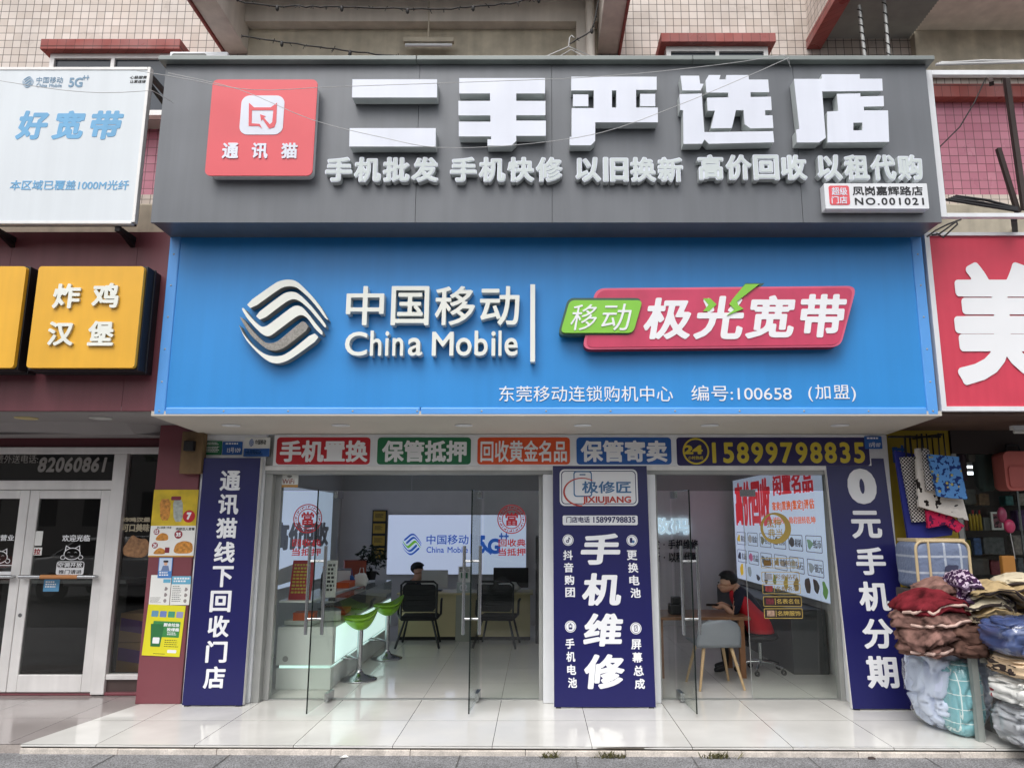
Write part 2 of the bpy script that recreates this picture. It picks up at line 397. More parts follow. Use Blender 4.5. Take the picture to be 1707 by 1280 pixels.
def dashes(mb, rect, fr, mat, rows, d=.002, fill=.55, seed=0, ragged=True):
    """print far too small to read"""
    rnd = random.Random(seed); x0, x1, z0, z1 = rect; h = (z1 - z0) / rows
    for r in range(rows):
        x = x0; e = x1 - (rnd.random() * .3 * (x1 - x0) if ragged else 0)
        while x < e:
            w_ = h * (.5 + rnd.random() * .5); xe = min(x + w_, e); zz = z1 - r * h
            mb.add([fr.p(x, zz - h * fill, d), fr.p(xe, zz - h * fill, d), fr.p(xe, zz, d), fr.p(x, zz, d)], [(0, 1, 2, 3)], mat); x = xe + h * .25
    return mb
EMB = [[(205,425),(560,160),(640,128),(720,118),(800,128),(880,175),(1040,330),(1160,470),(1250,610),(1262,635),(1215,600),(1120,480),(1000,350),(900,265),(830,215),(760,203),(690,208),(620,235),(275,495)],
 [(325,570),(640,320),(700,285),(770,272),(840,285),(930,350),(1060,480),(1180,620),(1240,700),(1232,735),(1130,620),(1010,490),(900,400),(830,368),(770,372),(700,410),(410,640)],
 [(150,490),(175,475),(250,570),(340,660),(400,705),(440,720),(500,700),(760,490),(820,455),(870,450),(930,475),(1010,560),(1110,680),(1200,780),(1195,825),(1100,740),(1000,610),(940,570),(890,570),(830,605),(600,785),(540,830),(490,835),(430,805),(350,735),(230,610)],
 [(130,590),(165,600),(300,760),(430,880),(500,920),(580,920),(650,890),(900,670),(950,640),(1030,730),(800,920),(700,990),(610,1015),(520,1000),(430,940),(280,810)],
 [(120,670),(200,810),(310,930),(420,1020),(520,1070),(620,1085),(720,1070),(820,1010),(1085,785),(1165,860),(870,1080),(760,1145),(660,1172),(570,1160),(480,1110),(350,1000),(220,860)]]
def emblem(rect, i):
    x0, x1, z0, z1 = rect
    return chaikin([(x0 + (x - 120) / 1142 * (x1 - x0), z1 - (y - 118) / 1054 * (z1 - z0)) for x, y in EMB[i]])
# ------------------------------------------------------------------ materials used
white_p = M('white paint', (232, 234, 238), .4, var=.05, streak=.08)
letter_w = M('white acrylic', (226, 230, 242), .35, var=.05, scale=2, streak=.05)
letter_side = M('white letter return', (200, 206, 206), .45, var=.1)
cream_l = M('cream acrylic', (232, 234, 226), .4, var=.05)
print_w = M('white vinyl', (236, 237, 240), .5, var=.02)
grey_pan = M('grey aluminium panel', (112, 115, 120), .36, metal=.15, var=.08, scale=1.2, streak=.12, bump=.25)
grey_trim = M('grey coping', (128, 134, 132), .4, metal=.2, var=.12)
blue_pan = M('blue aluminium panel', (46, 143, 218), .38, var=.07, scale=.9, streak=.06, bump=.2)
blue_trim = M('light blue trim', (90, 160, 232), .4, var=.05)
red_pl = M('coral red acrylic', (222, 88, 96), .35, var=.03)
pink_pl = M('crimson acrylic', (204, 66, 100), .35, var=.12, streak=.1)
pink_rim = M('pink plate rim', (222, 100, 130), .4)
green_pl = M('lime acrylic', (134, 200, 66), .4, var=.05)
darkgreen = M('dark green rim', (62, 92, 82), .5)
chrome = M('stainless steel', (190, 192, 194), .22, metal=1, var=.05)
alu = M('white aluminium frame', (234, 232, 230), .35, metal=.1, var=.08, streak=.1)
alu_grey = M('grey frame', (165, 166, 164), .4, metal=.2, var=.08)
maroon = M('maroon panel', (122, 66, 74), .42, var=.08, scale=1.2, streak=.18)
maroon2 = M('maroon pillar', (124, 68, 76), .35, var=.06)
yellow_b = M('amber lightbox face', (236, 178, 50), .4, var=.05, streak=.1)
black_b = M('black steel', (24, 22, 26), .5, var=.2)
navy = M('navy vinyl', (27, 27, 88), .32, var=.05, scale=1)
concrete = M('painted concrete', (222, 214, 204), .85, var=.12, scale=3, bump=.12, streak=.14)
conc_d = M('old concrete', (204, 194, 174), .9, var=.2, scale=6, bump=.2, streak=.2)
tile_cream = grid_mat('cream wall tile', (222, 211, 203), (204, 191, 181), (104, 96, 90), .094, .094, gap=.08, rough=.35, dirt=.26)
tile_pink = grid_mat('magenta wall tile', (206, 136, 154), (190, 118, 138), (110, 70, 78), .1, .1, gap=.07, rough=.35, dirt=.2)
tile_red = grid_mat('red edge tile', (160, 86, 80), (146, 75, 70), (92, 50, 46), .1, .3, gap=.05, rough=.4)
slab_tile = grid_mat('polished cream slab', (229, 228, 224), (223, 221, 216), (104, 98, 90), .78, .78, -.35, 6.215, gap=.007, rough=.09, plane='XY', spec=.6, bumpd=.001, dirt=.15)
slab_grey = grid_mat('polished grey slab', (164, 156, 154), (156, 149, 147), (96, 90, 88), .8, .8, -.2, 6.3, gap=.006, rough=.1, plane='XY', spec=.6, dirt=.1)
floor_tile = grid_mat('polished floor slab', (232, 229, 224), (229, 226, 220), (130, 126, 120), .78, .78, -.35, 6.215, gap=.005, rough=.05, plane='XY', spec=.6, bumpd=.0006, dirt=.05)
kerb_m = M('worn kerb stone', (214, 205, 196), .8, var=.28, scale=9, bump=.3, fine=.12)
paver = M('grey granite paving', (126, 126, 128), .9, var=.2, scale=7, bump=.25, fine=.5)
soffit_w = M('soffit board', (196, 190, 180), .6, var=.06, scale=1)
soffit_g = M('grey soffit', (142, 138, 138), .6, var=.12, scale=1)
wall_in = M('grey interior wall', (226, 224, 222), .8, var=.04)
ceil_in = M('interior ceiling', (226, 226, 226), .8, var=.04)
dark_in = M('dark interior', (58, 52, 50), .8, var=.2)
clear = glass('clear glass', .98, 0, 1.68)
dark_gl = glass('grey glass', .72)
edge_gl = M('dark glass edge', (14, 26, 24), .2)
case_gl = glass('case glass', .97, 0, 1.45)
red_p = M('red print', (190, 32, 44), .5, var=.04)
green_p = M('green print', (32, 112, 72), .5, var=.04)
orange_p = M('orange print', (222, 84, 36), .5, var=.04)
blue_p = M('blue print', (36, 92, 168), .5, var=.04)
navy_p = M('dark navy print', (38, 30, 84), .5, var=.04)
gold_p = M('yellow print', (206, 186, 60), .5, var=.04)
black_p = M('black print', (30, 30, 34), .5, var=.04)
skyb_p = M('faded blue print', (112, 172, 214), .5, var=.1)
screen_w = E('lit white panel', (204, 218, 246), .36)
lit_strip = E('lit counter front', (208, 238, 232), .6)
lamp_lit = E('lit tube', (245, 248, 255), 2.2)
blk_plastic = M('black plastic', (22, 22, 25), .45, var=.1)
lime_seat = M('lime seat shell', (126, 178, 36), .3, var=.05)
wood_l = M('pale oak', (198, 168, 128), .5, var=.12, stretch=(3, 3, 30))
wood_t = M('brown table top', (140, 98, 66), .4, var=.15, stretch=(2, 20, 2))
desk_w = M('beige desk board', (196, 182, 142), .5, var=.05)
white_g = M('white gloss board', (228, 232, 228), .2, var=.02)
grey_pl = M('grey chair shell', (132, 138, 144), .45)
card = M('brown carton', (176, 140, 100), .8, var=.08)
purple_p = M('purple print', (110, 64, 140), .6)
gold_m = M('brass plaque', (190, 158, 62), .35, metal=.3)
wire_m = M('dark cable', (30, 28, 28), .6)
wire_l = M('pale wire', (190, 190, 190), .5)
skin_m = M('skin', (222, 174, 146), .55, var=.05)
hair_m = M('black hair', (18, 16, 16), .5)
vest_m = M('red vest', (206, 30, 46), .75)
navy_c = M('navy cloth', (28, 30, 48), .85)
dark_c = M('dark cloth', (26, 24, 26), .85)
paper_w = M('paper', (232, 232, 228), .7, var=.03)

# ------------------------------------------------------------------ the setting
g = MB(); n = 40
g.add([(-60, -60, -.07), (60, -60, -.07), (60, 60, -.07), (-60, 60, -.07)], [(0, 1, 2, 3)], paver)
g.build('pavement', kind='structure')
pj = MB(); joint = M('paving joint', (92, 91, 90), .9, var=.4, scale=9)
for i in range(-8, 9): pj.box(i * .9 - .004 + .3, i * .9 + .004 + .3, 5.0, 6.25, -.066, -.0655, joint)
pj.box(-8, 8, 5.86, 5.868, -.0659, -.0654, joint); pj.box(-8, 8, 5.26, 5.268, -.0659, -.0654, joint)
pj.build('pavement_joints', kind='structure')
rd = MB(); asph = M('asphalt', (66, 66, 68), .9, var=.15, fine=.2)
rd.box(-60, 60, -14, 2.5, -.3, -.066, asph); rd.build('road', kind='structure')
LX, RX = -4.07, 3.80          # apron corners at the kerb
ap = MB()
ap.add([(LX, 6.28, 0), (RX, 6.17, 0), (3.78, 7.62, 0), (-3.82, 7.62, 0)], [(0, 1, 2, 3)], slab_tile)
ap.add([(-3.42, 7.62, 0), (3.6, 7.62, 0), (3.6, 7.80, 0), (-3.42, 7.80, 0)], [(0, 1, 2, 3)], slab_tile)
ap.build('shop_apron', kind='structure')
kb = MB(); rnd = random.Random(3); x = LX
while x < RX - .02:
    x2 = min(x + rnd.choice((.62, .78, .5, .9)), RX); ya = 6.28 - .11 * (x - LX) / (RX - LX); yb = 6.28 - .11 * (x2 - LX) / (RX - LX)
    d = rnd.uniform(-.004, .004)
    kb.hexa([(x + .002, ya - .004 + d, -.08), (x2 - .002, yb - .004 + d, -.08), (x2 - .002, yb + .03, -.08), (x + .002, ya + .03, -.08)],
            [(x + .002, ya - .004 + d, -.03 + d), (x2 - .002, yb - .004 + d, -.03 + d), (x2 - .002, yb + .03, -.03), (x + .002, ya + .03, -.03)], kerb_m)
    x = x2
kb.hexa([(LX, 6.31, -.08), (RX, 6.2, -.08), (RX, 6.4, -.08), (LX, 6.4, -.08)], [(LX, 6.31, -.019), (RX, 6.2, -.019), (RX, 6.4, -.019), (LX, 6.4, -.019)], dark_in)
kb.hexa([(LX, 6.281, -.018), (RX, 6.171, -.018), (RX, 6.4, -.018), (LX, 6.4, -.018)], [(LX, 6.281, -.004), (RX, 6.171, -.004), (RX, 6.4, -.004), (LX, 6.4, -.004)], slab_tile)
kb.build('kerb', kind='structure', bevel=.004)
la = MB(); la.add([(-12, 6.33, -.004), (LX + .01, 6.3, -.004), (-3.83, 7.62, -.004), (-3.83, 8.1, -.004), (-12, 8.1, -.004)], [(0, 1, 2, 3, 4)], slab_grey)
la.hexa([(-12, 6.33, -.08), (LX, 6.3, -.08), (LX, 6.5, -.08), (-12, 6.5, -.08)], [(-12, 6.33, -.008), (LX, 6.3, -.008), (LX, 6.5, -.008), (-12, 6.5, -.008)], M('grey kerb stone', (178, 168, 162), .8, var=.2, fine=.1))
la.build('neighbour_apron', kind='structure')
ra = MB(); ra.add([(3.81, 6.3, -.02), (12, 6.3, -.02), (12, 8.2, -.02), (3.77, 8.2, -.02)], [(0, 1, 2, 3)], slab_grey); ra.build('right_apron', kind='structure')
fl = MB(); fl.add([(-3.4, 7.80, .001), (3.4, 7.80, .001), (3.4, 13.1, .001), (-3.4, 13.1, .001)], [(0, 1, 2, 3)], floor_tile); fl.build('shop_floor', kind='structure')

# ------------------------------------------------------------------ apartment building above
WY = 7.8
ab = thing('apartment_building', 'old tiled apartment building with cream wall tiles and concrete balconies above the shops', 'building', (0, 8.5, 4.8))
m = MB()
m.box(-9, 9, WY, 8.6, 6.62, 11, tile_cream); m.build('upper_wall', ab)
m = MB(); m.box(-9, 9, WY + .02, 8.6, 5.32, 6.46, tile_pink); m.build('tile_band', ab)
m = MB(); m.box(-9, 9, WY, 8.6, 4.95, 5.32, tile_cream); m.build('sill_course', ab)
m = MB(); m.box(-9, 9, 7.2, 8.6, 4.5, 4.95, conc_d); m.build('concrete_ledge', ab, bevel=.02)
m = MB(); m.box(-9, 9, WY - .1, 8.6, 6.46, 6.62, tile_red); m.build('string_course', ab)
# middle balcony: two beams and a slab
for bx0, bx1, nm in ((-3.6, -3.34, 'beam'), (.70, .94, 'beam')):
    m = MB(); m.box(bx0, bx1, 6.75, WY - .002, 7.06, 7.6, concrete)
    m.box(bx0 - .03 if bx0 < 0 else bx1, bx0 if bx0 < 0 else bx1 + .03, 6.76, WY - .004, 7.03, 7.14, tile_red)
    m.build(nm, ab, bevel=.008)
m = MB(); m.box(-3.7, 1.0, 6.85, WY - .003, 7.60, 7.75, concrete); m.build('balcony_slab', ab)
m = MB(); m.box(-3.338, .698, WY - .06, WY + .01, 6.9, 7.34, conc_d); m.box(-3.338, .698, WY - .2, WY - .061, 7.34, 7.599, concrete); m.build('recess_wall', ab)
m = MB(); m.box(.45, .56, WY - .2, WY - .065, 6.9, 7.34, concrete); m.tube([(.6, WY - .3, 6.7), (.6, WY - .3, 7.6)], .05, concrete, 10); m.build('drain_pipe', ab)
# right balcony
m = MB(); m.box(3.16, 3.28, 6.9, WY - .002, 7.24, 9, tile_cream); m.box(3.135, 3.30, 6.88, WY - .004, 7.12, 7.238, tile_red); m.build('balcony_side', ab)
corr = M('corrugated sheet', (150, 150, 144), .6, var=.15)
m = MB(); yy = [6.9 + i * .0225 for i in range(41)]
for i in range(40):
    z0 = 7.26 + (.02 if i % 2 else 0); z1 = 7.26 + (0 if i % 2 else .02)
    m.add([(3.302, yy[i], z0), (4.35, yy[i], z0), (4.35, yy[i + 1], z1), (3.302, yy[i + 1], z1)], [(3, 2, 1, 0)], corr)
m.build('corrugated_soffit', ab)
m = MB(); m.box(4.352, 9, 6.9, WY - .003, 7.3, 7.5, concrete); m.box(4.352, 9, WY - .1, WY + .01, 6.75, 7.3, conc_d); m.build('balcony_slab', ab)
for px, py0, py1 in ((1438, 30, 88), (1478, 0, 88)):
    qa, qb = at(px - 6, py0 - 20, 7.1), at(px + 5, py1 + 20, 7.1)
    m = MB(); m.tube([(qa[0], 7.1, qa[1]), (qb[0], 7.1, qb[1])], .018, alu_grey, 10); m.tube([(qa[0] + (qb[0] - qa[0]) * t / 60 + .021 * math.cos(t * .8), 7.1 + .021 * math.sin(t * .8), qa[1] + (qb[1] - qa[1]) * t / 60) for t in range(61)], .006, wire_m, 5); m.build('downpipe', ab)
def win(px0, px1, pyc0, pyc1, pyb):
    x0, x1 = X(px0, pyc1, 7.42), X(px1, pyc1, 7.42); z0, z1 = Z(pyc1, 7.42), Z(pyc0, 7.42)
    m = MB(); m.box(x0, x1, 7.42, WY - .003, z0, z1, tile_red); m.build('window_canopy', ab, bevel=.006)
    wx0, wx1 = x0 + .07, x1 - .07; zb = z0 - .75
    f = MB(); Y0 = 7.5
    for a, b_, c, d in ((wx0, wx1, z0 - .06, z0 - .002), (wx0, wx1, zb, zb + .06), (wx0, wx0 + .05, zb + .06, z0 - .06), (wx1 - .05, wx1, zb + .06, z0 - .06), ((wx0 + wx1) / 2 - .02, (wx0 + wx1) / 2 + .02, zb + .06, z0 - .06)): f.box(a, b_, Y0, Y0 + .09, c, d, alu)
    f = f.build('window', ab)
    p = MB(); p.box(wx0 + .05, wx1 - .05, Y0 + .03, Y0 + .04, zb + .06, z0 - .06, M('window pane', (64, 70, 78), .08, var=.1, scale=2)); p.box(wx0, wx1, Y0 + .1, WY - .005, zb, z0 - .003, alu_grey); p.build('pane', f)
win(66, 299, 65, 82, 115); win(1102, 1294, 55, 70, 95)

# air conditioner outdoor unit peeping over the sign
x0, x1 = X(282, 95, 7.2), X(379, 95, 7.2); zt = Z(86, 7.2)
ac = thing('air_conditioner', 'white air conditioner outdoor unit with round grille behind the grey shop sign', 'air conditioner', ((x0 + x1) / 2, 7.35, zt - .55))
m = MB(); m.box(x0, x1, 7.2, 7.5, zt - .55, zt, white_p); m.build('casing', ac, bevel=.015)
m = MB(); m.rrect(x0 + .03, x1 - .22, zt - .5, zt - .03, .03, FY(7.199), 0, .01, M('fan grille', (120, 122, 120), .6, var=.2, scale=120)); m.build('grille', ac)
# fluorescent batten on the recess wall
p0, p1 = at(675, 80, 7.7), at(758, 80, 7.7)
lt = thing('tube_lamp', 'unlit tube lamp on a dropped stem below the balcony ceiling', 'lamp', (p0[0], 7.6, p0[1]))
m = MB(); m.box(p0[0], p1[0], 7.58, 7.64, p0[1], p0[1] + .05, conc_d); m.build('batten', lt)
m = MB(); m.tube([(p0[0] + .02, 7.61, p0[1] - .03), (p1[0] - .02, 7.61, p0[1] - .03)], .018, white_p, 8); m.build('tube', lt)
m = MB(); xm = X(716, 70, 7.7); m.tube([(xm, 7.61, p0[1] + .05), (xm, 7.61, 7.6)], .012, conc_d, 6); m.build('stem', lt)
# wire hanger
hx, hz = at(948, 78, 7.0)
m = MB(); h = .16
m.tube([(hx - .33, 7, hz - h), (hx, 7, hz), (hx + .33, 7, hz - h), (hx - .33, 7, hz - h)], .006, wire_l, 6)
m.tube([(hx, 7, hz), (hx + .01, 7, hz + .1), (hx + .03, 7, hz + .13), (hx + .06, 7, hz + .1)], .006, wire_l, 6)
m.tube([(hx - .2, 7.08, hz - h + .03), (hx + .03, 7.08, hz + .02), (hx + .26, 7.08, hz - h + .03)], .006, wire_l, 6)
m.build('clothes_hanger', label='thin wire clothes hanger hanging above the grey sign under the balcony', cat='clothes hanger', base=(hx, 7, hz))
# wrapped string-light cables and wires
def garland(nm, pts, Y, label, r=.008, knots=True, seed=0):
    rnd = random.Random(seed); P_ = []
    for (a, b), (c, d) in zip(pts[:-1], pts[1:]):
        n = max(3, int(math.hypot(c - a, d - b) / 12))
        for i in range(n):
            t = i / n; q = at(a + (c - a) * t, b + (d - b) * t, Y); P_.append((q[0], Y + rnd.uniform(-.01, .01), q[1] + rnd.uniform(-.006, .006)))
    q = at(*pts[-1], Y); P_.append((q[0], Y, q[1]))
    m = MB(); m.tube(P_, r, wire_m, 5)
    if knots:
        for p in P_[::2]:
            for k in range(3):
                d = Vector((rnd.uniform(-.03, .03), rnd.uniform(-.02, .02), rnd.uniform(-.04, .02))); m.tube([p, Vector(p) + d], .004, wire_m, 4)
        for p in P_[5::9]: m.blob((p[0], p[1], p[2] - .02), (.018, .018, .035), wire_m, nu=8, nv=6)
    m.build(nm, label=label, cat='cable', base=P_[0])
garland('string_light_cable', [(395, 2), (450, 10), (570, 12), (740, 16), (850, 6), (910, -6)], 6.6, 'dark ragged string light cable across the balcony ceiling at the top', seed=1)
garland('string_light_cable', [(402, 60), (470, 70), (570, 84), (640, 92), (700, 96)], 6.9, 'dark ragged string light cable sagging towards the grey sign', seed=2)
garland('string_light_cable', [(999, -5), (990, 40), (985, 52), (950, 74)], 6.9, 'dark ragged cable running down beside the right balcony beam', seed=3)
for q, (pts, lb) in enumerate((([(0, 135), (100, 150), (180, 155), (270, 150)], 'thin wire drooping across the white broadband sign'),
        ([(228, 118), (300, 130), (420, 150), (560, 145), (760, 138), (1000, 128), (1200, 108), (1330, 88)], 'thin pale wire strung across the big white characters'),
        ([(280, 122), (400, 150), (520, 200), (640, 230), (730, 246), (860, 242), (1000, 222), (1120, 180), (1240, 130), (1330, 90)], 'thin pale wire sagging low across the grey sign'))):
    P_ = []
    for i in range(len(pts) - 1):
        for t in (0, .25, .5, .75):
            p_ = [pts[max(i - 1, 0)], pts[i], pts[i + 1], pts[min(i + 2, len(pts) - 1)]]
            c_ = [.5 * (2 * p_[1][k] + (p_[2][k] - p_[0][k]) * t + (2 * p_[0][k] - 5 * p_[1][k] + 4 * p_[2][k] - p_[3][k]) * t * t + (3 * p_[1][k] - p_[0][k] - 3 * p_[2][k] + p_[3][k]) * t ** 3) for k in (0, 1)]
            z_ = at(c_[0], c_[1], 5.9); P_.append((z_[0], 5.9, z_[1]))
    z_ = at(*pts[-1], 5.9); P_.append((z_[0], 6.1, z_[1]))
    MB().tube(P_, .0028, wire_l, 5).build('wire', label=lb, cat='wire', base=P_[0])

# ------------------------------------------------------------------ grey sign
GY, GX0, GX1, GZ0, GZ1 = 6.2, -3.415, 3.58, Z(371, 6.2), Z(108, 6.2)
gs = thing('shop_sign', 'wide grey shop sign with large white block characters and a red logo plate', 'shop sign', (0, 6.5, GZ0))
m = MB(); sx = [GX0, X(696, 240, GY), X(920, 240, GY), X(1330, 240, GY), GX1]
for a, b_ in zip(sx[:-1], sx[1:]): m.box(a + .002, b_ - .002, GY, GY + .03, GZ0, GZ1, grey_pan)
m.box(GX0 + .01, GX1 - .01, GY + .032, 7.1, GZ0 + .004, GZ1, grey_pan); m.build('panel', gs)
m = MB(); m.box(GX0 - .04, X(696, 100, GY), GY - .07, GY + .5, GZ1 + .002, GZ1 + .047, grey_trim); m.box(X(696, 100, GY) + .004, X(1152, 100, GY), GY - .07, GY + .5, GZ1 + .002, GZ1 + .047, grey_trim)
m.box(X(1152, 100, GY) + .004, GX1 + .05, GY - .07, GY + .5, GZ1 + .002, GZ1 + .047, grey_trim); m.build('coping', gs, bevel=.006)
LF = 6.08; fr = FY(LF)
z2 = lambda pts: pxp(pts, LF, 570, 0, 570 / 1697)
z3 = lambda pts: pxp(pts, LF, 1137, 0, 570 / 1697)
zx = lambda pts: pxp(pts, LF, 1120, 110, 200 / 1707)
big = [[[z2([(52,395),(472,395),(472,485),(50,485)])], [z2([(38,637),(466,637),(465,728),(36,728)])]],
 [[z2([(582,389),(1008,389),(1008,465),(865,465),(865,502),(1010,502),(1010,573),(865,573),(865,600),(1012,600),(1012,675),(865,675),(865,700),(840,724),(722,724),(722,692),(740,692),(740,678),(580,678),(580,605),(737,605),(737,574),(578,574),(578,502),(735,502),(735,465),(582,465)])]],
 [[z2([(1138,382),(1562,382),(1562,447),(1460,447),(1460,535),(1568,535),(1568,608),(1257,608),(1257,700),(1236,722),(1130,722),(1130,680),(1140,680),(1140,538),(1250,538),(1250,450),(1138,450)]), z2([(1340,450),(1362,450),(1362,535),(1340,535)])], [z2([(1147,470),(1223,470),(1223,528),(1147,528)])], [z2([(1480,467),(1555,467),(1555,528),(1480,528)])]],
 [[zx([(122,142),(388,142),(402,255),(452,258),(410,352),(150,352)])],
  [zx([(525,133),(692,133),(675,195),(768,195),(775,133),(1092,133),(1095,197),(1370,197),(1385,375),(1118,378),(1120,445),(1410,440),(1422,630),(1325,635),(1328,705),(1432,705),(1445,885),(1118,890),(1035,830),(1020,632),(912,632),(855,885),(555,890),(612,640),(510,640),(498,455),(805,450),(802,382),(490,382),(480,210)])],
  [zx([(108,405),(425,395),(462,945),(1440,930),(1455,1088),(525,1110),(465,1048),(430,1108),(165,1112),(160,635),(118,630)])]],
 [[z3([(555,393),(693,393),(693,370),(882,370),(882,392),(993,392),(996,452),(695,455),(713,685),(680,708),(570,708),(566,645),(582,640)])],
  [z3([(768,467),(885,465),(885,480),(1000,477),(1002,528),(902,531),(903,549),(1022,549),(1028,705),(722,708),(720,555),(775,552)]), z3([(850,610),(895,610),(895,648),(850,648)])]]]
for ch in big:
    m = MB()
    for polys in ch: m.prism(polys, fr, -.11, 0, letter_w, letter_side)
    m.build('character', gs, bevel=.004, seg=1)
neon = M('pale grey letter face', (200, 208, 208), .5, var=.04)
for s, x0, x1 in (('手机批发', 542, 733), ('手机快修', 750, 940), ('以旧换新', 959, 1141), ('高价回收', 1163, 1347), ('以租代购', 1362, 1540)):
    wd = (x1 - x0) / 4
    for i, ch in enumerate(s):
        m = MB(); a = x0 + wd * i + (.5 if i else 0); r_ = R(a, 262 if x0 < 1100 else 258, a + wd - 2.5, 304 if x0 < 1100 else 301, 6.13)
        text(m, ch, r_, FY(6.13), letter_w, .058, -.068, 0, res=64, side=letter_side)
        g_ = glyph(ch, .058, 64)[0]; h_ = glyph(ch, .026, 64)[0]
        fx = (r_[1] - r_[0]) / np.ptp(g_[:, 0]); fz = (r_[3] - r_[2]) / np.ptp(g_[:, 1])
        ins = (r_[0] + fx * (h_[:, 0].min() - g_[:, 0].min()), r_[1] - fx * (g_[:, 0].max() - h_[:, 0].max()), r_[2] + fz * (h_[:, 1].min() - g_[:, 1].min()), r_[3] - fz * (g_[:, 1].max() - h_[:, 1].max()))
        text(m, ch, ins, FY(6.13), neon, .026, 0, .004, res=64)
        m.build('character', gs)
# red logo plate
PY = 6.09; m = MB(); q = R(348, 133, 525, 293, PY)
m.rrect(*q, .05, FY(PY), -.012, 0, red_pl); m.rrect(q[0] + .012, q[1] - .012, q[2] + .012, q[3] - .012, .05, FY(PY), -.108, -.013, white_p); lp = m.build('logo_plate', gs, bevel=.004)
m = MB(); q = R(401, 160, 473, 225, PY); m.rrect(*q, .075, FY(PY), 0, .004, letter_w); m.build('logo_tile', lp)
m = MB(); pts = [(1237,513),(1235,628),(1285,628),(1302,640),(1290,618),(1250,615),(1252,550),(1358,550),(1352,610),(1340,620),(1310,586),(1319,580),(1292,570),(1297,603),(1304,594),(1336,641),(1362,635),(1372,610),(1376,513),(1345,536),(1262,536)]
pts = [((x), (y)) for x, y in pts]; m.prism([pxp(pts[::-1], PY, 0, 0, 570 / 1697)], FY(PY), .004, .007, red_pl)
cxm = X(1293 * 570 / 1697, 195, PY)
m2 = MB(); sp_ = [(1237 + (x - 1237), y) for x, y in pts]; lo = m.build('logo_mark', lp)
for ch, a in zip('通讯猫', (371, 420, 469)): m = MB(); text(m, ch, R(a, 239, a + 27, 265, PY), FY(PY), letter_w, .03, 0, .008); m.build('character', lp)
# small number plate
PY = 6.1; m = MB(); q = R(1375, 306, 1547, 348, PY); m.rrect(*q, .006, FY(PY), -.095, 0, white_p); npl = m.build('branch_plate', gs, bevel=.003)
m = MB(); m.rrect(*R(1382, 310, 1416, 342, PY), .02, FY(PY), 0, .003, red_pl); text(m, '超级', R(1386, 313, 1412, 326, PY), FY(PY), letter_w, .015, .003, .006); text(m, '门店', R(1386, 328, 1412, 340, PY), FY(PY), letter_w, .015, .003, .006); m.build('badge', npl)
m = MB(); text(m, '凤岗嘉辉路店', R(1421, 311, 1538, 326, PY), FY(PY), black_p, .018); text(m, 'NO.001021', R(1425, 330, 1540, 342, PY), FY(PY), black_p, .02, gap=.12); m.build('lettering', npl)

# ------------------------------------------------------------------ blue sign
BY, BX0, BX1, BZ0, BZ1 = 6.55, -3.41, 3.575, 2.655, GZ0 + .05
bs = thing('shop_sign', 'wide blue shop sign with a white wave emblem above the phone shop door', 'shop sign', (0, 7, BZ0))
m = MB(); m.box(BX0 + .1, BX1 - .1, BY + .012, BY + .05, BZ0 + .07, BZ1, blue_pan)
m.box(BX0 + .005, BX1 - .005, BY + .051, 7.3, BZ0 + .005, BZ1, blue_pan); m.build('panel', bs)
m = MB(); m.box(BX0, BX0 + .1, BY, BY + .06, BZ0, BZ1, blue_trim); m.box(BX1 - .1, BX1, BY, BY + .06, BZ0, BZ1, blue_trim)
m.box(BX0 + .1, X(700, 688, BY), BY, BY + .06, BZ0, BZ0 + .07, blue_trim); m.box(X(700, 688, BY) + .003, BX1 - .1, BY, BY + .06, BZ0, BZ0 + .07, blue_trim); fm = m.build('frame', bs, bevel=.012)
m = MB()
for i in range(13): x_ = BX0 + .05 + i * (BX1 - BX0 - .1) / 12; m.lathe((x_, BY, BZ0 + .035), [(.009, 0), (.007, -.004), (0, -.005)], alu_grey, 8, ax='Y')
for i in range(1, 6): m.lathe((BX0 + .05, BY, BZ0 + i * .3), [(.009, 0), (.007, -.004), (0, -.005)], alu_grey, 8, ax='Y'); m.lathe((BX1 - .05, BY, BZ0 + i * .3), [(.009, 0), (.007, -.004), (0, -.005)], alu_grey, 8, ax='Y')
m.build('rivets', fm)
LY = 6.47
q = R(397, 466, 547, 606, LY)
for i in range(5):
    m = MB(); m.prism([emblem(q, i)], FY(LY), -.09, 0, cream_l if i != 3 else M('bare letter tray', (150, 146, 140), .5, var=.35, scale=60), M('letter return', (150, 148, 140), .5) if i == 0 else bpy.data.materials['letter return']); m.build('emblem', bs)
for s, a, b_ in (('中', 577, 640), ('国', 652, 715), ('移', 725, 792), ('动', 800, 866)):
    m = MB(); text(m, s, R(a, 477, b_, 542, LY), FY(LY), cream_l, .012, -.09, 0, 0, 60, letter_side); m.build('character', bs)
xs_ = [(575, 612, 'C', 554), (617, 636, 'h', 552), (642, 648, 'i', 553), (654, 672, 'n', 564), (680, 704, 'a', 564), (720, 756, 'M', 554), (760, 786, 'o', 564), (791, 813, 'b', 552), (819, 826, 'i', 553), (831, 836, 'l', 552), (841, 863, 'e', 564)]
for a, b_, ch, t_ in xs_:
    m = MB(); text(m, ch, R(a, t_ - 1, b_, 593, LY), FY(LY), cream_l, .012, -.09, 0, 0, 48, letter_side); m.build('character', bs)
m = MB(); q = R(884, 474, 892, 603, LY); m.box(q[0], q[1], LY, BY + .01, q[2], q[3], cream_l); m.build('divider', bs)
PY = 6.44; k = 520 / 1707; zb = lambda pts: pxp(pts, PY, 920, 460, k)
m = MB(); m.prism([roundpoly(zb([(165,402),(1580,388),(1668,55),(240,68)]), .085)], FY(PY), -.1, 0, pink_rim, M('plate return', (150, 26, 44), .5)); pk = m.build('promo_plate', bs, bevel=.004)
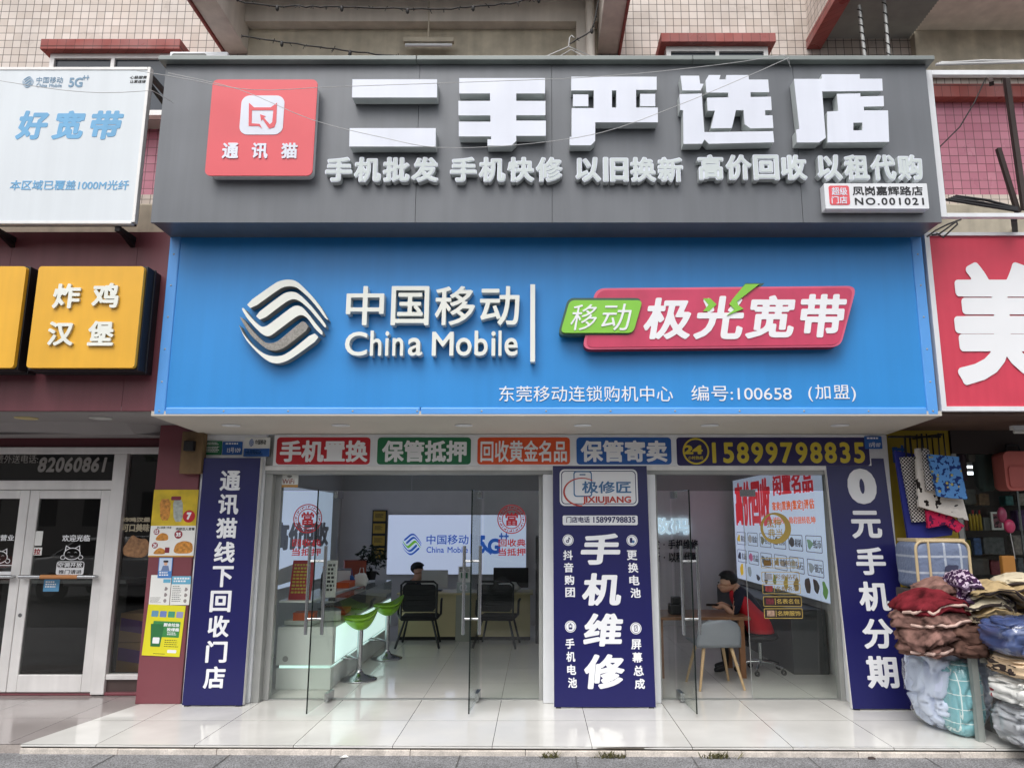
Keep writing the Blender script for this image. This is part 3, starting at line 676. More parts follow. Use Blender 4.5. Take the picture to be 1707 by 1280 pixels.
m = MB(); m.prism([roundpoly(zb([(182,392),(1570,378),(1650,66),(252,80)]), .08)], FY(PY), 0, .006, pink_pl); m.build('face', pk)
PG = 6.42; zg = lambda pts: pxp(pts, PG, 920, 460, k)
m = MB(); m.prism([roundpoly(zb([(32,324),(438,324),(492,122),(88,122)]), .06)], FY(PG), -.11, -.012, darkgreen, None); m.build('badge_rim', pk)
m = MB(); m.prism([roundpoly(zg([(46,312),(445,312),(496,134),(98,134)]), .05)], FY(PG), -.011, .006, green_pl); m.build('badge', pk)
m = MB(); text(m, '移', R(951, 508, 995, 551, PG), FY(PG), print_w, .0, .006, .012, .18); text(m, '动', R(1002, 507, 1053, 551, PG), FY(PG), print_w, .0, .006, .012, .18)
for ch, a, b_, c_, d_ in (('极', 1072, 1152, 497, 566), ('光', 1154, 1240, 494, 566), ('宽', 1240, 1327, 493, 565), ('带', 1333, 1413, 491, 563)): text(m, ch, R(a, c_, b_, d_, PY), FY(PY), print_w, .03, .006, .012, .17, 56)
m.build('lettering', pk)
m = MB(); m.prism([zg([(1058,45),(1135,45),(1012,140),(1020,160),(1048,180),(958,216),(1000,182),(972,155),(990,125)])], FY(PG), -.03, .002, green_pl); m.prism([zg([(828,122),(868,122),(902,155),(862,192),(828,192),(858,157)])], FY(PY), .006, .014, green_pl)
m.prism([zb([(1062,38),(1165,38),(1060,130),(1040,125),(1140,50),(1070,50),(1010,110),(1000,105)])], FY(PG + .03), -.05, 0, darkgreen); m.build('lightning_bolt', pk)
f = FY(BY + .012)
for s, r_, g_ in (('东莞移动连锁购机中心', (832, 643, 1122, 669), 0), ('编号:100658', (1153, 642, 1320, 668), 0), ('(加盟)', (1348, 641, 1427, 669), .06)): m = MB(); text(m, s, R(*r_, BY), f, print_w, .0, 0, .006, gap=g_); m.build('lettering', bs)
# ------------------------------------------------------------------ the phone shop front
YF, YG = 7.62, 7.78
ps = thing('phone_shop', 'phone shop with white columns and open glass doors under the blue sign', 'shop', (0, 9, 0))
SZ = 2.605
m = MB(); m.hexa([(-3.43, 6.552, 2.648), (3.6, 6.552, 2.648), (3.6, YF, SZ), (-3.43, YF, SZ)], [(-3.43, 6.552, 2.69), (3.6, 6.552, 2.69), (3.6, YF, 2.65), (-3.43, YF, 2.65)], soffit_w); m.build('soffit', ps)
for px in (385, 568, 773, 971, 1183, 1400):
    u_ = 7.05; x_ = X(px, 709, u_); zz = 2.648 - (u_ - 6.552) / (YF - 6.552) * .043
    m = MB(); m.lathe((x_, u_, zz), [(.085, .0), (.085, -.006), (.07, -.008), (.068, -.002), (0, -.002)], white_p, 24); m.build('downlight', ps)
JL, JR = -2.64, 2.99
m = MB(); m.box(-3.43, -2.775, YF, YF + .3, 0, SZ, white_p); m.build('column', ps, bevel=.01)
m = MB(); m.box(.06, 1.205, YF, YF + .3, 0, 2.2, white_p); m.build('column', ps, bevel=.01)
m = MB(); m.box(3.03, 3.6, YF, YF + .3, 0, SZ, white_p); m.build('column', ps, bevel=.01)
m = MB(); m.box(-2.774, -2.64, YG - .03, YG + .05, 0, 2.2, alu_grey); m.box(-2.774, -2.70, YF + .03, YG - .031, 0, 2.2, alu_grey); m.build('door_jamb', ps, bevel=.004)
for a, b_, c_ in ((2.98, 3.028, .06), (.02, .058, .02), (1.207, 1.24, .02)): m = MB(); m.box(a, b_, YG - c_, YG + .05, 0, 2.2, alu_grey); m.build('door_jamb', ps, bevel=.004)
m = MB(); m.box(-2.774, 3.028, YF + .02, YG + .06, 2.202, 2.285, alu_grey); m.box(-2.774, 3.028, YF - .01, YF + .019, 2.24, 2.285, alu); m.box(-2.774, 3.028, YF + .03, YG + .06, 2.286, SZ, alu_grey); m.build('header', ps, bevel=.004)
m = MB(); m.box(-2.64, .02, YG - .02, YG + .05, .0012, .006, alu_grey); m.box(1.24, 2.98, YG - .02, YG + .05, .0012, .006, alu_grey); m.build('threshold', ps)
DH = 2.03
def pane(name, x0, x1, z0, z1, mat=clear): 
    m = MB(); m.box(x0, x1, YG, YG + .012, z0, z1, mat); return m.build(name, ps)
pane('transom_pane', -2.638, -1.3, DH + .008, 2.2, dark_gl); pane('transom_pane', -1.297, .018, DH + .008, 2.2, dark_gl); pane('transom_pane', 1.242, 2.1, DH + .008, 2.2, dark_gl); pane('transom_pane', 2.103, 2.978, DH + .008, 2.2, dark_gl)
pane('fixed_pane', -2.638, -2.05, .008, DH); pane('fixed_pane', -.545, .018, .008, DH); pane('fixed_pane', 1.242, 1.375, .008, DH); pane('fixed_pane', 2.87, 2.978, .008, DH)
def bar_handle(parent, x, y, z0, z1, axis, out):
    """a pair of upright pull bars through the glass, one each side"""
    m = MB()
    for s in (-1, 1):
        dx, dy = (s * out, 0) if axis == 'x' else (0, s * out)
        m.tube([(x + dx, y + dy, z0), (x + dx, y + dy, z1)], .016, chrome, 12)
    for zz in (z0 + .14, z1 - .14):
        a, b_ = ((x - out, y, zz), (x + out, y, zz)) if axis == 'x' else ((x, y - out, zz), (x, y + out, zz))
        m.tube([a, b_], .011, chrome, 8)
    m.build('handle', parent)
def open_door(hx, w_, ang):
    fx, fy = hx + w_ * math.sin(ang), YG - w_ * math.cos(ang)
    hx, hy = hx, YG + .03
    door_gl = bpy.data.materials.get('door glass') or glass('door glass', .96, 0, 1.4)
    d = Vector((fx - hx, fy - hy, 0)).normalized(); nn = Vector((d.y, -d.x, 0)) * .006
    m = MB(); b_ = [Vector((hx, hy, 0)) - nn, Vector((fx, fy, 0)) - nn, Vector((fx, fy, 0)) + nn, Vector((hx, hy, 0)) + nn]
    m.hexa([p + Vector((0, 0, .03)) for p in b_], [p + Vector((0, 0, DH - .01)) for p in b_], door_gl); o = m.build('door', ps)
    m = MB(); e = Vector((fx, fy, 0)); t_ = d * .004; m.hexa([e - nn * 1.05 - t_ * 0 + Vector((0, 0, .029)), e - nn * 1.05 + t_ + Vector((0, 0, .029)), e + nn * 1.05 + t_ + Vector((0, 0, .029)), e + nn * 1.05 + Vector((0, 0, .029))],
        [e - nn * 1.05 + Vector((0, 0, DH - .009)), e - nn * 1.05 + t_ + Vector((0, 0, DH - .009)), e + nn * 1.05 + t_ + Vector((0, 0, DH - .009)), e + nn * 1.05 + Vector((0, 0, DH - .009))], edge_gl); m.build('edge', o)
    c = Vector((hx, hy, 0)) + d * .08; n3 = nn.normalized() * .018
    for z0, z1 in ((.012, .09), (DH - .07, DH + .0)):
        m = MB(); q = [c - d * .09 - n3, c + d * .1 - n3, c + d * .1 + n3, c - d * .09 + n3]
        m.hexa([p + Vector((0, 0, z0)) for p in q], [p + Vector((0, 0, z1)) for p in q], chrome); m.build('patch_fitting', o)
    hp = Vector((fx, fy, 0)) - d * .07
    bar_handle(o, hp.x, hp.y, .70, 1.50, 'x', .075)
    return o
open_door(-2.03, .68, math.radians(-3)); open_door(-.575, .68, math.radians(-3)); open_door(1.40, .68, math.radians(3))
# the closed leaf on the right with its gold stickers
m = MB(); m.box(2.13, 2.866, YG, YG + .012, .012, DH - .006, clear); cd = m.build('door', ps)
m = MB(); m.box(2.126, 2.1295, YG - .001, YG + .013, .012, DH - .006, alu_grey); m.build('edge', cd)
m = MB(); m.box(2.10, 2.26, YG - .012, YG - .001, DH - .05, DH + .02, chrome); m.build('patch_fitting', cd)
gold = M('gold vinyl', (186, 160, 84), .4, var=.05); f = FY(YG - .001)
m = MB(); cx, cz = at(1293, 880, YG)
m.prism([circ(cx, cz, .158, 40), circ(cx + .012, cz + .002, .142, 40)], f, 0, .0015, gold); m.prism([circ(cx, cz, .153, 40), circ(cx - .028, cz + .012, .112 + .012, 40)], f, .0016, .0025, gold)
for s, a, b_ in (('抵押', 1278, 872), ('典当', 1280, 888)): text(m, s, R(a, b_ - 7, a + 24, b_ + 7, YG), f, gold, .01, 0, .002)
m.build('sticker', cd)
thumb = [M('thumbnail print', c, .6, var=.5, scale=40) for c in ((120, 90, 40), (150, 150, 156), (140, 50, 50), (110, 36, 48), (170, 140, 120))]
brown_p = M('dark sticker plate', (40, 30, 24), .5)
for i, (yc, s) in enumerate(((938, '黄金铂金'), (961, '彩金钻石'), (981, '名烟名酒'), (1002, '名表名包'), (1022, '名牌服饰'))):
    m = MB(); q = R(1268 + i * 1.4, yc - 8.5, 1331 + i * 1.7, yc + 8.5, YG); (m.rrect(*q, .012, f, 0, .0012, brown_p) if i > 2 else None)
    m.rrect(*q, .012, f, .0013, .002, gold, hole=rr(q[0] + .006, q[1] - .006, q[2] + .006, q[3] - .006, .008))
    w_ = q[1] - q[0]; m.rrect(q[0] + .03, q[0] + .105, q[2] + .022, q[3] - .02, .004, f, .0013, .002, thumb[i])
    m.box(q[0] + .118, q[0] + .124, YG - .004, YG - .0025, q[2] + .018, q[3] - .018, gold)
    text(m, s, (q[0] + .135, q[1] - .02, q[2] + .026, q[3] - .024), f, gold if i > 2 else M('dull gold', (140, 116, 60), .5), .012, .0013, .002); m.build('sticker', cd)
# red round pawn stickers on the glass of the left opening
def pawn(parent, cx, cz, r, x0, x1, z0, z1, Y):
    f = FY(Y); m = MB()
    m.prism([circ(cx, cz, r, 40), circ(cx, cz, r * .93, 40)], f, 0, .0015, red_p); m.prism([circ(cx, cz, r * .68, 40), circ(cx, cz, r * .62, 40)], f, 0, .0015, red_p)
    for i in range(12):
        a = 2 * math.pi * i / 12
        for r0, r1, da, db in ((.72, .84, -.03, .03), (.80, .86, -.19, .05), (.72, .88, .16, .21)):
            pp = [(cx + r * rad * math.cos(a + an), cz + r * rad * math.sin(a + an)) for rad, an in ((r0, da), (r1, da), (r1, (da + db) / 2), (r1, db), (r0, db), (r0, (da + db) / 2))]
            m.prism([pp], f, .0004, .0018, red_p)
    text(m, '當', (cx - r * .44, cx + r * .44, cz - r * .46, cz + r * .46), f, red_p, .025, 0, .0015, res=56)
    h = (z1 - z0)
    text(m, '回收典', (x0, x1, z0 + h * .55, z1), f, red_p, .02, 0, .0015); text(m, '当抵押', (x0, x1, z0, z0 + h * .45), f, red_p, .02, 0, .0015)
    m.build('sticker', parent)
pl = [o for o in ps.children if o.name.startswith('fixed_pane')]
c1 = at(513, 864, YG); q = R(487, 898, 535, 926, YG); pawn(pl[0], c1[0], c1[1], .148, *q, YG - .001)
c1 = at(853, 865, YG); q = R(831, 898, 876, 926, YG); pawn(pl[1], c1[0], c1[1], .148, *q, YG - .001)
m = MB(); q = R(466, 790, 497, 812, YG - .02); m.rrect(*q, .004, FY(YG - .015), 0, .003, paper_w); m.box(q[0], q[1], YG - .02, YG - .018, q[2], q[2] + .025, M('ochre strip', (200, 150, 80), .6))
f = FY(YG - .018); text(m, 'WiFi', (q[0] + .03, q[1] - .04, q[2] + .035, q[2] + .085), f, M('wifi print', (150, 70, 60), .5), .01, 0, .002)
for r_ in (.012, .024, .036):
    a = [(q[0] + .1 + r_ * math.cos(t), q[2] + .093 + r_ * .8 * math.sin(t)) for t in [math.pi * (.2 + .6 * k / 8) for k in range(9)]]
    b_ = [(q[0] + .1 + (r_ - .006) * math.cos(t), q[2] + .093 + (r_ - .006) * .8 * math.sin(t)) for t in [math.pi * (.2 + .6 * k / 8) for k in range(9)]]
    m.prism([a + b_[::-1]], f, 0, .002, black_p)
m.build('wifi_sticker', label='small white wifi sticker at the top left corner of the shop glass', cat='sticker', base=(q[0], YG, q[2]))
# interior shell
m = MB(); m.box(-3.4, 3.4, 13.1, 13.2, 0, 2.75, wall_in); m.box(-3.5, -3.401, 7.95, 13.2, 0, 2.75, wall_in); m.box(3.401, 3.5, 7.95, 13.2, 0, 2.75, wall_in); m.build('interior_wall', ps)
m = MB(); m.box(-3.4, 3.4, 7.86, 13.1, 2.7, 2.75, ceil_in); m.build('ceiling', ps)

# banner strip above the doors
bn = thing('shop_banner', 'long white banner of red, green, orange, blue and navy blocks above the shop doors', 'banner', (0, YF - .03, 2.3))
BYF = YF - .035; q = R(456, 726, 1451, 777, BYF)
m = MB(); m.box(q[0], q[1], BYF, YF - .011, 2.283, 2.6, white_p); m.build('board', bn, bevel=.003)
f = FY(BYF)
for x0, x1, mt, s, tx0, tx1, b_ in ((461, 617, red_p, '手机置换', 467, 613, .035), (629, 785, green_p, '保管抵押', 637, 778, .035), (796, 950, orange_p, '回收黄金名品', 801, 945, .02), (961, 1119, blue_p, '保管寄卖', 968, 1112, .035)):
    m = MB(); m.rrect(*R(x0, 729, x1, 774, BYF), .035, f, 0, .003, mt); text(m, s, R(tx0, 734, tx1, 770, BYF), f, print_w, b_, .003, .006, res=52); m.build('block', bn)
m = MB(); m.rrect(*R(1128, 729, 1449, 776, BYF), .03, f, 0, .003, navy_p); text(m, '15899798835', R(1187, 737, 1441, 772, BYF), f, gold_p, .03, .003, .006, gap=.1)
cx, cz = at(1160, 752, BYF); m.prism([circ(cx, cz, .135, 32), circ(cx, cz, .118, 32)], f, .003, .006, gold_p); text(m, '24', R(1139, 742, 1171, 757, BYF), f, gold_p, .05, .003, .007); text(m, '小时热线', R(1147, 760, 1172, 766, BYF), f, gold_p, .01, .003, .006, res=24); m.build('block', bn)

# address plates on the white strip
def plate(x0, x1, y0, y1, mt, lines, label, Y=YF - .004):
    q = R(x0, y0, x1, y1, Y); m = MB(); m.rrect(*q, .008, FY(Y), -.003, .004, mt)
    for s, (a, b_, c_, d_), mm in lines:
        w_, h = q[1] - q[0], q[3] - q[2]; rc = (q[0] + w_ * a, q[0] + w_ * b_, q[2] + h * c_, q[2] + h * d_)
        if isinstance(s, int): dashes(m, rc, FY(Y), mm, s, .006, seed=s)
        elif s == '#': m.rrect(*rc, .006, FY(Y), .004, .006, mm)
        elif s == '@':
            for i in range(5): m.prism([emblem(rc, i)], FY(Y), .004, .006, mm)
        else: text(m, s, rc, FY(Y), mm, .01, .004, .0065, res=28)
    return m.build('address_plate', label=label, cat='sign plate', base=(q[0], Y, q[2]))
plate(341, 370, 735, 758, green_p, [(2, (.15, .95, .68, .9), print_w), (4, (.12, .9, .15, .6), print_w)], 'small green notice plate on the white strip left of the blue number plate')
plate(371, 404, 736, 758, blue_p, [(1, (.15, .8, .7, .9), print_w), ('15号109', (.25, .92, .15, .55), print_w)], 'small blue house number plate between the green and white plates')
w3 = plate(407, 450, 729, 761, paper_w, [('#', (0, 1, 0, .42), blue_p), ('@', (.18, .38, .52, .92), blue_p), ('中国移动', (.42, .84, .62, .88), black_p), (3, (.08, .7, .1, .34), print_w)], 'white and blue notice plate with a small wave emblem beside the banner')
plate(1441, 1470, 727, 748, blue_p, [(1, (.15, .85, .68, .9), print_w), ('15号107', (.25, .9, .12, .5), print_w)], 'small blue house number plate at the right end of the banner', Y=YF - .04)

# the three leaning boards
class Board:
    def __init__(s, name, label, px0, px1, pyb, ptop, Yb, Yt, th, body):
        s.Yb = Yb; xb0, xb1 = X(px0, pyb, Yb), X(px1, pyb, Yb); s.xc = (xb0 + xb1) / 2; s.w = xb1 - xb0
        zt = Z(ptop, Yt); s.k = (Yt - Yb) / zt; s.L = zt * math.sqrt(1 + s.k ** 2); s.a = math.atan(s.k)
        s.o = thing(name, label, 'signboard', (s.xc, Yb, .012), (-s.a, 0, 0)); s.f = Fr((0, 0, 0))
        m = MB(); m.box(-s.w / 2 + .004, s.w / 2 - .004, .0, .004, .0, s.L, body); m.build('face', s.o, local=True)
        m = MB(); e = .006; m.box(-s.w / 2, s.w / 2, .0045, th, 0, s.L, alu); m.build('frame', s.o, local=True, bevel=.004)
        m = MB(); m.box(-s.w / 2 + .02, -s.w / 2 + .07, .002, th, -.012, -.001, black_b); m.box(s.w / 2 - .07, s.w / 2 - .02, .002, th, -.012, -.001, black_b); m.build('foot', s.o, local=True)
    def loc(s, px, py):
        u, f = ray(py); z = (EYE + u / f * s.Yb) / (1 - u / f * s.k); return X(px, py, s.Yb + z * s.k) - s.xc, z * math.sqrt(1 + s.k ** 2)
    def r(s, x0, y0, x1, y1):
        ym = (y0 + y1) / 2; return s.loc(x0, ym)[0], s.loc(x1, ym)[0], s.loc(0, y1)[1], s.loc(0, y0)[1]
B1 = Board('signboard', 'tall navy board with nine white characters leaning beside the poster pillar', 303, 405, 1172, 765, 7.5, 7.54, .06, navy)
m = MB(); cen = lambda py: 388 - (388 - 354) * (py - 765) / 407
cc = '通讯猫线下回收门店'; 
for i, ch in enumerate(cc):
    zt = .15 + (8 - i) * .2335; m_ = .105; text(m, ch, (-m_ * .97, m_ * .97, zt, zt + .2), B1.f, print_w, .028, 0, .004, res=52)
m.build('lettering', B1.o, local=True)
B2 = Board('signboard', 'broad navy phone repair board with a white logo panel leaning on the middle column', 923, 1094, 1180, 766, 7.43, 7.61, .008, navy)
f = B2.f; m = MB(); q = B2.r(933, 784, 1063, 845); m.rrect(*q, .05, f, 0, .003, print_w)
m.rrect(q[0] + .016, q[1] - .016, q[2] + .016, q[3] - .016, .04, f, .003, .0042, navy, hole=rr(q[0] + .024, q[1] - .024, q[2] + .024, q[3] - .024, .035)); lo = m.build('logo_panel', B2.o, local=True)
steel_b = M('steel blue print', (72, 116, 160), .5); brick_p = M('brick red print', (186, 62, 52), .5)
m = MB(); text(m, '极修匠', B2.r(970, 804, 1052, 824), f, steel_b, .02, .003, .006); text(m, 'JIXIUJIANG', B2.r(971, 829, 1052, 843), f, brick_p, .03, .003, .006)
q = B2.r(956, 787, 987, 830); m.rrect(*q, .03, f, .003, .0045, steel_b, hole=rr(q[0] + .012, q[1] - .012, q[2] + .012, q[3] - .012, .022)); qq = B2.r(966, 792, 976, 794); m.rrect(*qq, .004, f, .003, .0047, steel_b)
c_, s_ = B2.loc(970, 822); a = [(c_ + .19 * math.cos(t), s_ + .145 * math.sin(t) * (1 if True else 0)) for t in [math.radians(55 + 215 * k / 24) for k in range(25)]]
b_ = [(c_ + .004 + .176 * math.cos(t), s_ + .002 + .133 * math.sin(t)) for t in [math.radians(55 + 215 * k / 24) for k in range(25)]]
m.prism([a + b_[::-1]], f, .0048, .006, brick_p); m.build('logo', lo, local=True)
m = MB(); m.rrect(*B2.r(938, 861, 1063, 877), .015, f, 0, .003, print_w); text(m, '门店电话', B2.r(944, 863, 983, 873), f, navy, .015, .003, .006, res=30); text(m, '15899798835', B2.r(989, 863, 1059, 873), f, navy, .02, .003, .006, res=30); m.build('phone_strip', B2.o, local=True)
m = MB()
for ch, a, b_, c_, d_ in (('手', 968, 1034, 891, 943), ('机', 970, 1035, 957, 1011), ('维', 972, 1039, 1024, 1079), ('修', 974, 1041, 1092, 1150)): text(m, ch, B2.r(a, b_ * 0 + c_, b_, d_), f, print_w, .036, 0, .004, .1, 60)
for s, a, b_, c_, d_, sl in (('抖音购团', 940, 956, 919, 997, 1.2), ('更换电池', 1047, 1064, 919, 998, 2), ('手机电池', 944, 959, 1066, 1148, 1.4), ('屏幕总成', 1054, 1071, 1067, 1150, 2)):
    for i, ch in enumerate(s):
        h = (d_ - c_) / 3.78; y0 = c_ + h * i; text(m, ch, B2.r(a + sl * (i - 1), y0, b_ + sl * (i - 1), y0 + h * .78), f, print_w, .025, 0, .004, res=36)
m.build('lettering', B2.o, local=True)
def ring(m, cx, cz, r): m.prism([circ(cx, cz, r, 28), circ(cx, cz, r * .88, 28)], f, 0, .003, print_w); m.prism([circ(cx, cz, r * .8, 28)], f, 0, .003, print_w)
for k, (px, py) in enumerate(((947, 902), (1053.5, 902.5), (951, 1046), (1060, 1049))):
    m = MB(); cx, cz = B2.loc(px, py); ring(m, cx, cz, .054)
    if k == 0:
        m.prism([circ(cx - .006, cz - .012, .015, 16), circ(cx - .006, cz - .012, .007, 12)], f, .003, .005, navy); m.prism([[(cx + .003, cz - .012), (cx + .010, cz - .012), (cx + .010, cz + .012), (cx + .022, cz + .006), (cx + .022, cz + .014), (cx + .010, cz + .028), (cx + .003, cz + .028)]], f, .0035, .0055, navy)
    elif k == 1: m.rrect(cx - .022, cx + .004, cz - .024, cz + .026, .008, f, .003, .005, navy); m.prism([circ(cx + .012, cz - .012, .014, 14)], f, .004, .0055, steel_b)
    elif k == 2: m.rrect(cx - .017, cx + .017, cz - .026, cz + .02, .005, f, .003, .005, navy, hole=rr(cx - .011, cx + .011, cz - .008, cz + .014, .003)); m.box(cx - .006, cx + .006, -.005, -.003, cz + .021, cz + .029, navy)
    else: m.rrect(cx - .016, cx + .016, cz - .028, cz + .028, .006, f, .003, .005, navy, hole=rr(cx - .012, cx + .012, cz - .022, cz + .022, .003)); m.prism([[(cx - .008, cz - .014), (cx - .004, cz - .014), (cx + .009, cz + .014), (cx + .005, cz + .014)]], f, .003, .005, navy)
    m.build('icon', B2.o, local=True)
B3 = Board('signboard', 'tall navy board with a big white zero on top leaning near the bagged quilts', 1421, 1529, 1181, 766, 7.36, 7.6, .05, navy)
f = B3.f; m = MB()
for ch, a, b_, c_, d_, bo in (('0', 1413, 1461, 783, 842, .07), ('元', 1419, 1469, 853, 899, .032), ('手', 1427, 1476, 914, 960, .032), ('机', 1432, 1484, 971, 1020, .032), ('分', 1438, 1489, 1033, 1083, .032), ('期', 1445, 1497, 1095, 1149, .032)): text(m, ch, B3.r(a, c_, b_, d_), f, print_w, bo, 0, .004, res=60)
m.build('lettering', B3.o, local=True)

# ------------------------------------------------------------------ inside the phone shop
lit_red, lit_or, lit_blk = E('backlit red', (196, 34, 48), .4), E('backlit orange', (214, 100, 50), .4), E('backlit black', (52, 52, 60), .4)
lit_blue, lit_grn = E('backlit blue', (32, 84, 170), .4), E('backlit green', (104, 170, 60), .4)
def lightbox(name, label, x0, x1, z0, z1, fr, d=.06):
    o = thing(name, label, 'light box', tuple(fr.p((x0 + x1) / 2, z0)))
    m = MB(); m.rrect(x0, x1, z0, z1, .006, fr, 0, d - .004, alu); m.build('casing', o)
    m = MB(); m.rrect(x0 + .012, x1 - .012, z0 + .012, z1 - .012, .004, fr, d - .003, d, screen_w); m.build('screen', o); return o
Yw = 13.03; fb = Fr((0, 13.09, 0)); q = R(645, 857, 878, 958, Yw)
s1 = lightbox('light_box', 'wide lit panel with a blue and green wave emblem on the back wall', q[0], q[1], q[2], q[3], fb)
m = MB(); e = R(670, 889, 703, 925, Yw); em_b = lit_blue; em_g = lit_grn
for i in range(5): m.prism([emblem(e, i)], fb, .06, .064, em_g if i == 2 else em_b)
text(m, '中国移动', R(711, 891, 781, 907, Yw), fb, em_b, .012, .06, .064); text(m, 'China Mobile', R(711, 911, 780, 921, Yw), fb, em_b, .012, .06, .064)
m.box(X(785, 905, Yw) - .006, X(785, 905, Yw) + .006, 13.026, 13.031, Z(923, Yw), Z(890, Yw), em_b)
text(m, '5', R(800, 892, 809, 922, Yw), fb, em_b, .05, .06, .064); text(m, 'G', R(813, 897, 834, 923, Yw), fb, em_b, .045, .06, .064); text(m, '++', R(832, 888, 848, 899, Yw), fb, em_b, .04, .06, .064)
m.tube([(X(803, 905, Yw), 13.024, Z(905, Yw)), (X(812, 915, Yw), 13.024, Z(916, Yw)), (X(820, 923, Yw), 13.024, Z(922, Yw))], .03, em_b, 6, smooth=False); m.build('lettering', s1)
# left side wall panel
XL = -3.39; fs = Fr((XL, 0, 0), (0, 1, 0), (0, 0, 1), (1, 0, 0))
s2 = lightbox('light_box', 'tall lit panel with black characters on the left side wall', 9.45, 12.3, .86, 2.2, fs)
m = MB(); text(m, '高价回收', (9.2 + .35, 12.1, 1.35, 1.72), fs, lit_blk, .05, .06, .066, res=52); m.build('lettering', s2)
m = MB(); hp = [(9.6, .98), (9.9, 1.12), (10.5, 1.16), (10.9, 1.05), (11.2, 1.0), (10.6, .94), (9.9, .92)]; m.prism([hp], fs, .06, .066, paper_w); m.build('picture', s2)
# right side wall panel: right = towards the street, so text runs from the back forwards
XR = 3.39; fr_ = Fr((XR, 0, 0), (0, -1, 0), (0, 0, 1), (-1, 0, 0)); ya, yb = -12.75, -8.72
s3 = lightbox('light_box', 'large lit price panel with red and black lettering on the right side wall', ya, yb, .80, 2.42, fr_)
L_ = yb - ya; U = lambda t: ya + L_ * t
m = MB(); text(m, '高价回收', (U(.03), U(.5), 1.66, 2.36), fr_, lit_red, .045, .06, .066, res=52); text(m, '闲置名品', (U(.54), U(.92), 2.08, 2.36), fr_, lit_red, .03, .06, .066)
text(m, '寄卖|置换|鉴定|评估', (U(.52), U(.92), 1.86, 2.0), fr_, lit_or, .015, .06, .066, gap=.1); text(m, '诚信为金·助君扭转乾坤', (U(.52), U(.92), 1.70, 1.79), fr_, lit_or, .0, .06, .065, res=30); m.build('lettering', s3)
items = (('黄金', (190, 160, 40)), ('铂金', (150, 150, 156)), ('名包', (110, 110, 90)), ('名表', (70, 60, 60)), ('相机', (60, 56, 58)), ('纸币', (110, 140, 120)), ('名酒', (40, 40, 60)), ('名品', (170, 90, 130)), ('手机', (90, 100, 110)), ('电脑', (140, 130, 110)), ('钻石', (150, 160, 170)), ('银元', (130, 140, 150)))
for i, (s, c) in enumerate(items):
    r_, cc_ = divmod(i, 6); u0 = U(.03 + cc_ * .16); u1 = U(.03 + cc_ * .16 + .13); z0 = (1.36, 1.08)[r_]; m = MB()
    m.rrect(u0, u1, z0, z0 + .2, .02, fr_, .06, .064, lit_blk, hole=rr(u0 + .008, u1 - .008, z0 + .008, z0 + .192, .016))
    m.prism([chaikin([(u0 + .12 + (.05 + .035 * ((k * 7 + i) % 3)) * math.cos(k * .785) * 1.1, z0 + .1 + (.05 + .012 * ((k * 5 + i) % 3)) * math.sin(k * .785)) for k in range(8)], 2)], fr_, .06, .063, E('picture of ' + str(i), c, .42))
    bpy.data.materials['picture of ' + str(i)].name = 'printed picture'
    text(m, s, (u0 + .24, u1 - .03, z0 + .05, z0 + .15), fr_, lit_blk, .0, .06, .064, res=30); m.build('picture', s3)
m = MB()
for i, (u, z, h, c) in enumerate(((.08, .96, .22, (206, 170, 40)), (.19, .96, .2, (140, 150, 160)), (.30, .9, .1, (60, 60, 70)), (.4, .92, .16, (60, 60, 66)), (.5, .93, .12, (90, 110, 60)), (.62, .92, .16, (150, 130, 60)), (.72, .93, .18, (120, 100, 60)), (.82, .95, .24, (60, 56, 54)), (.89, .97, .2, (50, 50, 52)), (.96, .95, .2, (90, 130, 70)))):
    m.prism([chaikin([(U(u) + .09 * (1 + .4 * math.sin(k * 2.1 + i)) * math.cos(k * .785), z + h / 2 * (1 + .3 * math.sin(k * 1.7 + i)) * math.sin(k * .785)) for k in range(8)], 2)], fr_, .06, .063, E('printed goods', c, .42))
m.build('picture', s3)
# 数码 letters and two lines on the right part of the back wall
dw = thing('wall_lettering', 'glowing white characters with small black lines below on the grey back wall', 'wall lettering', (2.2, 13.09, 1.2))
glow = E('glowing letter', (205, 226, 240), .5)
m = MB(); text(m, '手机数码', R(1022, 862, 1151, 891, Yw), fb, glow, .03, .0, .04, res=52); m.build('lettering', dw)
m = MB(); text(m, '批发 · 手机维修', R(1076, 899, 1165, 915, Yw), fb, black_p, .02, 0, .012, res=34); text(m, '换新 · 以租代购', R(1076, 920, 1166, 937, Yw), fb, black_p, .02, 0, .012, res=34); m.build('small_lettering', dw)
# certificates
q = R(619, 850, 643, 932, Yw); pf = thing('plaque_frame', 'dark frame of four brass plaques hanging left of the wide lit panel', 'plaque frame', ((q[0] + q[1]) / 2, 13.09, q[2]))
m = MB(); m.rrect(*q, .005, fb, 0, .03, black_p); m.build('frame', pf)
hh = (q[3] - q[2]) / 4
for i in range(4):
    m = MB(); a = (q[0] + .02, q[1] - .02, q[2] + hh * i + .02, q[2] + hh * (i + 1) - .02); m.rrect(*a, .003, fb, .03, .036, gold_m); dashes(m, (a[0] + .03, a[1] - .03, a[2] + .05, a[3] - .04), fb, black_p, 4, .037, seed=i); m.build('plaque', pf)

